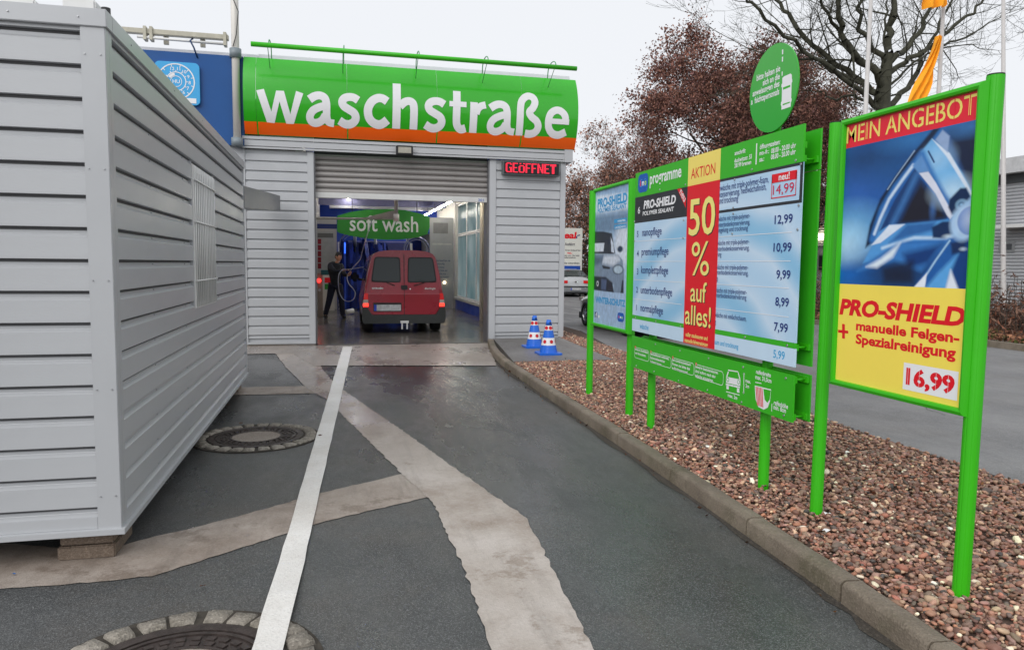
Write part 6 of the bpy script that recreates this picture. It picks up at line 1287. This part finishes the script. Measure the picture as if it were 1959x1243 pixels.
box('canopy', (XBd-.7, yn, on_x(1945, 437, XBd).z), (XBd-.01, on_x(1928, 437, XBd).y, on_x(1945, 431, XBd).z), WHITEM, fb)
for px0, px1, py0, py1 in ((1912, 1941, 463, 482), (1912, 1930, 543, 566), (1580, 1592, 488, 520), (1566, 1578, 486, 520)):
    A = on_x(px0, py0, XBd); B = on_x(px1, py1, XBd); w_ = MB().box((XBd-.03, A.y, B.z), (XBd+.04, B.y, A.z)).build('window', mat('frame_grey', (.3, .31, .32), .5), fb); MB().box((XBd-.035, A.y-.1, B.z+.08), (XBd-.031, B.y+.1, A.z-.08)).build('pane', mat('pane_dark', (.04, .045, .05), .1, var=0), w_)
A = on_x(1572, 453, XBd); box('lit_lamp', (XBd-.15, A.y-.5, A.z-.12), (XBd-.02, A.y+.5, A.z+.12), mat('lamp_lit', (.9, .8, .6), .4, var=0, emit=(1, .85, .6), estr=6), fb)
# ================================================================== TREES
BARKM = mat('bark', (.055, .048, .038), .85, var=.35, scale=5, bump=.6, bscale=20); BARKG = mat('bark_green', (.048, .048, .032), .85, var=.35, scale=4, bump=.6, bscale=20)
def tubes_np(segs, sides):
    S = np.array([[*a, *c, ra, rb] for a, c, ra, rb in segs]); P0, P1, r0, r1 = S[:, :3], S[:, 3:6], S[:, 6:7], S[:, 7:8]; d = P1-P0; d /= np.linalg.norm(d, axis=1, keepdims=True)+1e-9
    h = np.where(np.abs(d[:, 2:3]) < .9, np.array([[0, 0, 1.]]), np.array([[1., 0, 0]])); u = np.cross(d, h); u /= np.linalg.norm(u, axis=1, keepdims=True); v = np.cross(d, u); V = []
    for P, r in ((P0, r0), (P1, r1)):
        for k in range(sides): a = 2*math.pi*k/sides; V.append(P+(u*math.cos(a)+v*math.sin(a))*r)
    V = np.stack(V, 1); n = len(S); Q = np.array([[k, (k+1) % sides, sides+(k+1) % sides, sides+k] for k in range(sides)]); Q = (Q[None]+(np.arange(n)*2*sides)[:, None, None]).reshape(-1, 4); return V.reshape(-1, 3), Q
def grow(segs, tips, p, d, L, r, depth, rnd, kids=(3, 5), up=.15, spread=.8, shrink=.62, minr=.006, nseg=4):
    q = Vector(p); d = Vector(d).normalized(); rr = r
    for i in range(nseg):
        d = (d+Vector((rnd.gauss(0, .13), rnd.gauss(0, .13), rnd.gauss(0, .10)+up*.18))).normalized(); q2 = q+d*(L/nseg); r2 = max(minr*.6, rr*(.86 if depth > 1 else .7)); segs.append((tuple(q), tuple(q2), rr, r2))
        if depth > 0 and i > 0:
            for _ in range(rnd.randint(*kids) if i == nseg-1 else rnd.randint(max(0, kids[0]-2), max(1, kids[1]-2))):
                side = Vector((rnd.gauss(0, 1), rnd.gauss(0, 1), rnd.gauss(0, .7))).normalized(); nd = (d+side*spread).normalized(); grow(segs, tips, q2, nd, L*shrink*rnd.uniform(.7, 1.15), max(minr, r2*.58), depth-1, rnd, kids, up, spread, shrink, minr, nseg)
        q, rr = q2, r2
    if depth <= 1: tips.append((tuple(q), tuple(d)))
def mk_branches(name, segs, parent, m_):
    off = np.array(root_off(parent)); big = [s_ for s_ in segs if s_[2] > .035]; small = [s_ for s_ in segs if s_[2] <= .035]; out = []
    for nme, ss, k in ((name, big, 8), ('twigs', small, 3)):
        if ss:
            V, Q = tubes_np(ss, k); o = np_mesh(nme, V-off, Q, m_, parent, smooth=True); out.append(o)
            if nme == 'twigs': o['kind'] = 'stuff'
    return out
# the big bare tree: limbs traced as they stand
bt = thing('bare_tree', 'big leafless tree with spreading mossy limbs behind the flagpoles', 'tree', (20.3, 24, .1)); rnd = random.Random(11); segs = []; tips = []
YT_ = 24.0
def limb(pts, r0, r1, dy=0.0, twig=1.0):
    P = [on_y(x, y, YT_+dy*i/(len(pts)-1)*1.0) for i, (x, y) in enumerate(pts)]; n = len(P)
    # smooth resample
    Q = []
    for i in range(n-1):
        for t in (0, .33, .66): Q.append(P[i].lerp(P[i+1], t)+Vector((rnd.gauss(0, .05), rnd.gauss(0, .08), rnd.gauss(0, .05)))*(1 if i+t > 0 else 0))
    Q.append(P[-1]); m_ = len(Q)
    for i in range(m_-1):
        ra = r0+(r1-r0)*i/(m_-1); rb = r0+(r1-r0)*(i+1)/(m_-1); segs.append((tuple(Q[i]), tuple(Q[i+1]), ra, rb))
        if i > 1 or r0 < .12:
            if rnd.random() < .85*twig:
                d = (Q[i+1]-Q[i]).normalized(); s_ = Vector((rnd.gauss(0, 1), rnd.gauss(0, .8), rnd.gauss(0, .8)+.2)).normalized(); grow(segs, tips, Q[i+1], (d*.7+s_).normalized(), rnd.uniform(1.1, 2.2), max(.012, ra*.36), 2, rnd, (2, 4), .25, .85, .62, .006)
    grow(segs, tips, Q[-1], (Q[-1]-Q[-2]), 1.9, r1*.9, 3, rnd, (2, 3), .25, .7, .66, .007)
tb = on_y(1684, 640, YT_); tb.z = 0.1
P = [Vector((tb.x, YT_, .1)), Vector((on_y(1686, 400, YT_).x, YT_, 4.2)), on_y(1688, 260, YT_), on_y(1690, 180, YT_), on_y(1697, 118, YT_)]
for i, (ra, rb) in enumerate(((.36, .30), (.30, .27), (.27, .25), (.25, .19))): segs.append((tuple(P[i]), tuple(P[i+1]), ra, rb))
limb([(1697, 118), (1703, 75), (1709, 35), (1712, -20), (1722, -80)], .15, .07, .5); limb([(1693, 120), (1668, 85), (1650, 55), (1643, 20), (1645, -40)], .11, .045, -.8)
limb([(1690, 170), (1665, 130), (1640, 108), (1615, 75), (1606, 40), (1604, 0), (1612, -50)], .15, .06, -1); limb([(1612, 72), (1590, 45), (1575, 15), (1568, -30)], .07, .04, -1.2)
limb([(1684, 195), (1655, 160), (1600, 122), (1555, 92), (1515, 40), (1490, 8), (1475, -20)], .13, .05, 1.2); limb([(1690, 215), (1650, 172), (1590, 132), (1540, 98), (1480, 52), (1440, 8), (1420, -20)], .10, .035, -1.5)
limb([(1660, 165), (1610, 148), (1560, 118), (1500, 105), (1450, 100)], .07, .025, 1); limb([(1700, 122), (1738, 88), (1765, 50), (1782, 20), (1800, -20)], .12, .05, 1)
limb([(1702, 140), (1745, 110), (1790, 82), (1830, 52), (1862, 25), (1885, -10)], .10, .035, -1); limb([(1695, 205), (1725, 180), (1755, 140), (1768, 100), (1792, 60), (1822, 0)], .12, .04, .8)
limb([(1780, 95), (1822, 82), (1862, 68), (1895, 42), (1930, 25)], .05, .015, .5); limb([(1685, 205), (1640, 185), (1600, 190), (1560, 175)], .07, .02, 1.2); limb([(1700, 165), (1745, 118), (1800, 95), (1850, 80), (1890, 95)], .05, .015, 1.2)
limb([(1700, 122), (1690, 80), (1695, 40), (1700, -10)], .06, .03, 1.5)
mk_branches('trunk_and_limbs', segs, bt, BARKG)
# leafy brown beech and the rusty trees behind
def leafy(name, label, X, Y, H_, crown, depth, nleaf, size, seed, cols=BROWN, trunk_r=.28, m_=BARKM, kids=(3, 4), group=None, L0=.30, sprd=.9, split=6, up=.2):
    rnd = random.Random(seed); t = thing(name, label, 'tree', (X, Y, 0), group=group); segs = []; tips = []; base = Vector((X, Y, 0)); q = base; n = 6; hh = H_*.78
    for i in range(n):
        q2 = base+Vector((rnd.gauss(0, .05)*H_*.1, rnd.gauss(0, .05)*H_*.1, hh*(i+1)/n)); ra = trunk_r*(1-i/n*.8); rb = trunk_r*(1-(i+1)/n*.8); segs.append((tuple(q), tuple(q2), ra, rb))
        if i >= 1:
            for _ in range(split):
                a = rnd.uniform(0, 6.28); el = rnd.uniform(.1, .9); d = Vector((math.cos(a)*math.cos(el), math.sin(a)*math.cos(el), math.sin(el))); w_ = crown*(1-.5*abs((i+1)/n-.45)); grow(segs, tips, q2, d, w_*L0*rnd.uniform(1.1, 1.7)*1.6, rb*.42, depth, rnd, kids, up, sprd, .6, .008, 3)
        q = q2
    mk_branches('trunk_and_limbs', segs, t, m_)
    if nleaf:
        T = np.array([a for a, _ in tips]); 
        cloud('crown', nleaf, lambda k: T[RNG.integers(0, len(T), k)]+RNG.normal(0, .24, (k, 3))*np.array([1, 1, .8]), size, cols, LEAFA, parent=t, kind='stuff')
    return t
leafy('beech_tree', 'broad tree with dense dead reddish brown leaves behind the price board', 17.6, 31.5, 11.0, 4.3, 3, 105000, .052, 3, trunk_r=.33, split=7)
leafy('beech_tree', 'second brown-leaved tree with greyer foliage between round sign and offer board', 21.6, 32.5, 10.8, 3.7, 3, 50000, .052, 5, cols=[(120, 98, 84), (108, 88, 76), (132, 106, 90), (96, 76, 66)], trunk_r=.3, split=5)
RUST = [(158, 116, 100), (140, 104, 90), (172, 128, 108), (124, 96, 84)]
leafy('rusty_tree', 'thin pale trunked tree with sparse rusty leaves right of the building corner', 17.2, 46, 10.4, 3.0, 3, 4200, .06, 21, cols=RUST, trunk_r=.16, m_=mat('bark_pale', (.13, .115, .10), .85, var=.3), split=4, L0=.26, up=.5)
leafy('rusty_tree', 'taller bare topped tree between the curved sign and the brown beech', 19.6, 47, 12.0, 2.8, 3, 1500, .07, 22, cols=RUST, trunk_r=.15, m_=mat('bark_pale', (.13, .115, .10), .85, var=.3), split=4, L0=.24, up=.7)
leafy('rusty_tree', 'rust-leaved young tree low beside the building corner', 14.7, 41, 7.0, 2.8, 3, 7000, .055, 23, cols=RUST, trunk_r=.2, split=5, L0=.28)
leafy('rusty_tree', 'dark low tree behind the exit banner', 13.2, 43, 6.2, 3.0, 3, 9000, .055, 24, cols=RUST, trunk_r=.2, split=5)
leafy('rusty_tree', 'brown tree standing low behind the winter poster', 18.2, 41, 6.4, 3.6, 3, 14000, .055, 25, cols=BROWN, trunk_r=.22, split=5)
# thicket that closes the end of the road and shrubs on the far bank
cloud('thicket', 30000, lambda n: np.stack([RNG.uniform(8, 36, n), RNG.uniform(49, 54, n), np.abs(RNG.normal(0, 2.1, n))*1.0+.05], 1), .14, [(84, 66, 58), (70, 56, 50), (96, 76, 64), (60, 50, 46)], LEAFA, kind='stuff', aspect=.35)
def shrub_gen(n): 
    y = RNG.uniform(8, 36, n); return np.stack([RNG.normal(15.6, .7, n), y, .1+np.abs(RNG.normal(0, .5+.12*np.sin(y*1.7), n))], 1)
cloud('bank_shrubs', 26000, shrub_gen, .07, [(110, 84, 72), (90, 66, 56), (128, 98, 82), (74, 56, 50), (120, 78, 60)], LEAFA, kind='stuff', aspect=.25)
sg2 = []; r9 = random.Random(5)
for i in range(900):
    x, y = r9.gauss(15.6, .7), r9.uniform(8, 36); segs_ = (x+r9.gauss(0, .15), y+r9.gauss(0, .15), r9.uniform(.7, 1.5)); sg2.append(((x, y, .08), segs_, .012, .005))
V, Q = tubes_np(sg2, 3); tag(np_mesh('shrub_stems', V, Q, BARKM), kind='stuff')
def lg(n):
    y = RNG.uniform(2.4, 11, n); k = RNG.random(n) < .6; x = np.where(k, KX(y)-.13-np.abs(RNG.normal(0, .05, n)), RNG.uniform(2.5, 4.5, n)); return np.stack([x, y, np.where(k, .008, .112)], 1)
tag(cloud('fallen_leaves', 70, lg, .013, [(86, 50, 34), (120, 84, 56), (60, 42, 32)], LEAFA, kind='stuff'), 'small dead leaves gathered along the kerb foot and on the pebbles', 'leaves')
# ================================================================== THE WORKER WITH THE HOSE
PX0, PY0 = -.02, 21.0
pr_ = thing('person', 'worker in dark jacket and dark trousers holding a looped pale hose beside the van', 'person', (PX0, PY0, .012))
def skin_obj(name, V, E, Rd, m_, parent, sub=2, root=0):
    me = bpy.data.meshes.new(name); me.from_pydata([(x, y, z) for x, y, z in V], E, []); o = bpy.data.objects.new(name, me); COL.objects.link(o); o.parent = parent
    md = o.modifiers.new('skin', 'SKIN'); 
    if not me.skin_vertices: raise RuntimeError('skin')
    for i, r in enumerate(Rd): me.skin_vertices[0].data[i].radius = (r if isinstance(r, tuple) else (r, r))
    me.skin_vertices[0].data[root].use_root = True; md.use_smooth_shade = True
    s_ = o.modifiers.new('sub', 'SUBSURF'); s_.levels = sub; s_.render_levels = sub; me.materials.append(m_); return o
SKIN = mat('skin', lin((206, 152, 124)), .55, var=.08); JK = mat('jacket_dark', (.012, .015, .022), .8, var=.3, scale=12, bump=.4, bscale=14); TR = mat('trousers_navy', (.011, .014, .032), .8, var=.3, scale=12, bump=.3, bscale=14); HR = mat('hair_black', (.008, .007, .007), .6, var=.2)
SA, EA, HA = (-.13, -.03, 1.46), (.0, -.24, 1.285), (.235, -.29, 1.345); SB, EB, HB = (.17, .05, 1.45), (.235, -.12, 1.20), (.365, -.27, 1.20)
V = [(0, 0, .97), (-.01, 0, 1.15), (.0, .0, 1.36), (.03, -.01, 1.52), (.06, -.02, 1.60), SA, EA, HA, SB, EB, HB, (-.09, .02, .93), (-.17, .03, .52), (-.30, .05, .10), (.09, -.01, .93), (.155, -.04, .50), (.19, .0, .09), (-.25, -.07, .04), (.235, -.12, .04)]
E_ = [(0, 1), (1, 2), (2, 3), (3, 4), (2, 5), (5, 6), (6, 7), (2, 8), (8, 9), (9, 10), (0, 11), (11, 12), (12, 13), (0, 14), (14, 15), (15, 16), (13, 17), (16, 18)]
Rd = [(.10, .07), (.11, .08), (.16, .11), .055, .055, .06, .042, .028, .06, .042, .028, .06, .05, .025, .06, .05, .025, .022, .022]
def hand(base, d, up_, rr=.0095):
    b0 = len(V); p = Vector(base); d = Vector(d).normalized(); up_ = Vector(up_).normalized(); s_ = d.cross(up_).normalized(); V.append(tuple(p+d*.05)); Rd.append((.026, .018)); E_.append((V.index(tuple(base)), b0))
    for k, (o_, L) in enumerate(((-.027, .066), (-.009, .078), (.009, .072), (.027, .056))):
        a = p+d*.088+s_*o_; c = a+d*L*.5-up_*.012; e = c+d*L*.12-up_*L*.5; i = len(V); V.extend([tuple(a), tuple(c), tuple(e)]); Rd.extend([rr*1.05, rr*.95, rr*.8]); E_.extend([(b0, i), (i, i+1), (i+1, i+2)])
    a = p+d*.04+s_*-.035-up_*.01; c = a+d*.03-s_*.016-up_*.02; e = c+d*.02+s_*.012-up_*.022; i = len(V); V.extend([tuple(a), tuple(c), tuple(e)]); Rd.extend([.012, .011, .009]); E_.extend([(b0, i), (i, i+1), (i+1, i+2)])
hand(HA, (1, -.1, .15), (.1, -.3, 1)); hand(HB, (.35, -.5, .5), (.6, -.4, -.5))
skin_obj('body', V, E_, Rd, SKIN, pr_, 1)
# head: one shaped surface with features
hd = MB(); HC = Vector((.085, -.035, 1.70)); ux = Vector((.72, -.69, -.06)).normalized(); uz = Vector((.05, 0, 1)).normalized(); uy = uz.cross(ux).normalized(); n1, n2 = 22, 28; vs = []
for i in range(n1+1):
    th = math.pi*i/n1; 
    for j in range(n2):
        ph = 6.2832*j/n2; z = math.cos(th); rxy = math.sin(th); c, s_ = math.cos(ph)*rxy, math.sin(ph)*rxy
        f = c*.098; sd2 = s_*.076; zz = z*.122
        if z < -.1: k = 1-(.28*(-z-.1)); sd2 *= k; f *= (1-.12*(-z-.1))
        if c > .75 and abs(s_) < .22 and -.35 < z < .18: f += .022*(1-abs(s_)/.22)*max(0, (1-abs(z+.18)/.3))
        if c > .6 and abs(abs(s_)-.36) < .2 and .0 < z < .22: f -= .010
        if c > .7 and abs(s_) < .35 and -.62 < z < -.45: f += .004
        if c > .5 and z < -.75: f += .012
        vs.append(HC+ux*f+uy*sd2+uz*zz)
hd.add(vs, [(i*n2+j, i*n2+(j+1) % n2, (i+1)*n2+(j+1) % n2, (i+1)*n2+j) for i in range(n1) for j in range(n2)], 0, True); head = hd.build('head', SKIN, pr_, local=True)
for s_ in (-1, 1):
    e = HC+ux*.086+uy*.030*s_+uz*.016; MB().add([e+uy*.013*math.cos(k*.785)+uz*.006*math.sin(k*.785)+ux*.002 for k in range(8)], [tuple(range(8))]).build('eye', HR, head, local=True, fix=False); MB().tube([e+uz*.016+ux*.006-uy*.018, e+uz*.020+ux*.007, e+uz*.015+ux*.003+uy*.018], .004, 5).build('eyebrow', HR, head, local=True)
    q = HC+uy*.077*s_-uz*.01-ux*.008; MB().tube([q-uz*.03, q-uz*.01+uy*.012*s_, q+uz*.02+uy*.014*s_, q+uz*.03], [.006, .012, .014, .006], 7).build('ear', SKIN, head, local=True)
m0 = HC+ux*.094-uz*.062; MB().tube([m0-uy*.024, m0+ux*.003, m0+uy*.024], .0045, 5).build('mouth', mat('lips', (.28, .11, .09), .5), head, local=True)
hb = MB(); vs = []
for i in range(13):
    th = math.pi*.62*i/12
    for j in range(n2):
        ph = 6.2832*j/n2; z = math.cos(th); rxy = math.sin(th); c, s_ = math.cos(ph)*rxy, math.sin(ph)*rxy; g = 1.10+.03*math.sin(7*ph+3*th)
        lim = .42 if c > .45 else (-.05 if c > -.1 else -.5); 
        if z < lim: g = .93
        vs.append(HC+ux*(c*.098*g-.004)+uy*s_*.078*g+uz*(z*.125*g+.004))
hb.add(vs, [(i*n2+j, i*n2+(j+1) % n2, (i+1)*n2+(j+1) % n2, (i+1)*n2+j) for i in range(12) for j in range(n2)], 0, True); hb.build('hair', HR, pr_, local=True)
skin_obj('jacket', [(0, 0, .84), (-.01, 0, 1.10), (0, 0, 1.34), (.02, 0, 1.47), (.035, -.01, 1.555), SA, (-.085, -.13, 1.37), EA, (.19, -.285, 1.33), SB, EB, (.335, -.235, 1.20)], [(0, 1), (1, 2), (2, 3), (3, 4), (2, 5), (5, 6), (6, 7), (7, 8), (2, 9), (9, 10), (10, 11)], [(.19, .15), (.185, .14), (.20, .145), (.13, .11), (.085, .085), .10, .075, .065, .045, .095, .066, .045], JK, pr_, 2)
skin_obj('trousers', [(0, 0, 1.06), (-.095, .02, .88), (-.175, .03, .50), (-.295, .05, .055), (.095, -.01, .88), (.16, -.04, .48), (.19, 0, .045)], [(0, 1), (1, 2), (2, 3), (0, 4), (4, 5), (5, 6)], [(.165, .13), .125, .09, .072, .115, .085, .072], TR, pr_, 2)
for a, c in (((-.305, .08, .045), (-.24, -.12, .038)), ((.19, .04, .045), (.24, -.16, .038))): skin_obj('shoe', [a, tuple((Vector(a)+Vector(c))/2), c], [(0, 1), (1, 2)], [.052, .052, .046], BLACKP, pr_, 2)
# hose
hp_ = [(709.7, 421, 19.5), (709.7, 428, 19.6), (700.7, 454.5, 19.9), (692.6, 482.7, 20.2), (688.6, 497, 20.4), (676.5, 510, 20.55), (668.5, 521, 20.68), (664, 531, 20.70), (667.5, 543, 20.6), (675.5, 552, 20.5), (679.5, 561, 20.5), (676.5, 572, 20.5), (666.5, 576.5, 20.55), (656.4, 572, 20.6), (649.4, 559, 20.6), (647.3, 541, 20.6), (648.4, 525, 20.62), (654.4, 517, 20.65), (662, 515.5, 20.66)]
P = [on_y(*p) for p in hp_]; Q = []
for i in range(len(P)-1):
    p0, p1, p2, p3 = P[max(i-1, 0)], P[i], P[i+1], P[min(i+2, len(P)-1)]
    for k in range(5): t = k/5; Q.append(.5*((2*p1)+(p2-p0)*t+(2*p0-5*p1+4*p2-p3)*t*t+(3*p1-p0-3*p2+p3)*t**3))
Q.append(P[-1]); tag(MB().tube(Q, .0125, 8).build('hose', mat('hose_grey', lin((170, 175, 190)), .4)), 'pale hose hanging from the swivel boom and looping through the worker hands', 'hose')
wp = [on_y(662, 515.5, 20.66), on_y(676, 514, 20.5), on_y(695, 511, 20.2)]; tag(MB().tube(wp, [.014, .01, .008], 8).build('spray_lance', STEEL), 'thin metal spray lance pointed at the van flank', 'lance')
tag(MB().tube([on_y(662, 597, 22.4), on_y(676, 594, 22.5)], .075, 12).build('foam_roller', WHITEM), 'short white roller lying on the hall floor behind the worker', 'roller')
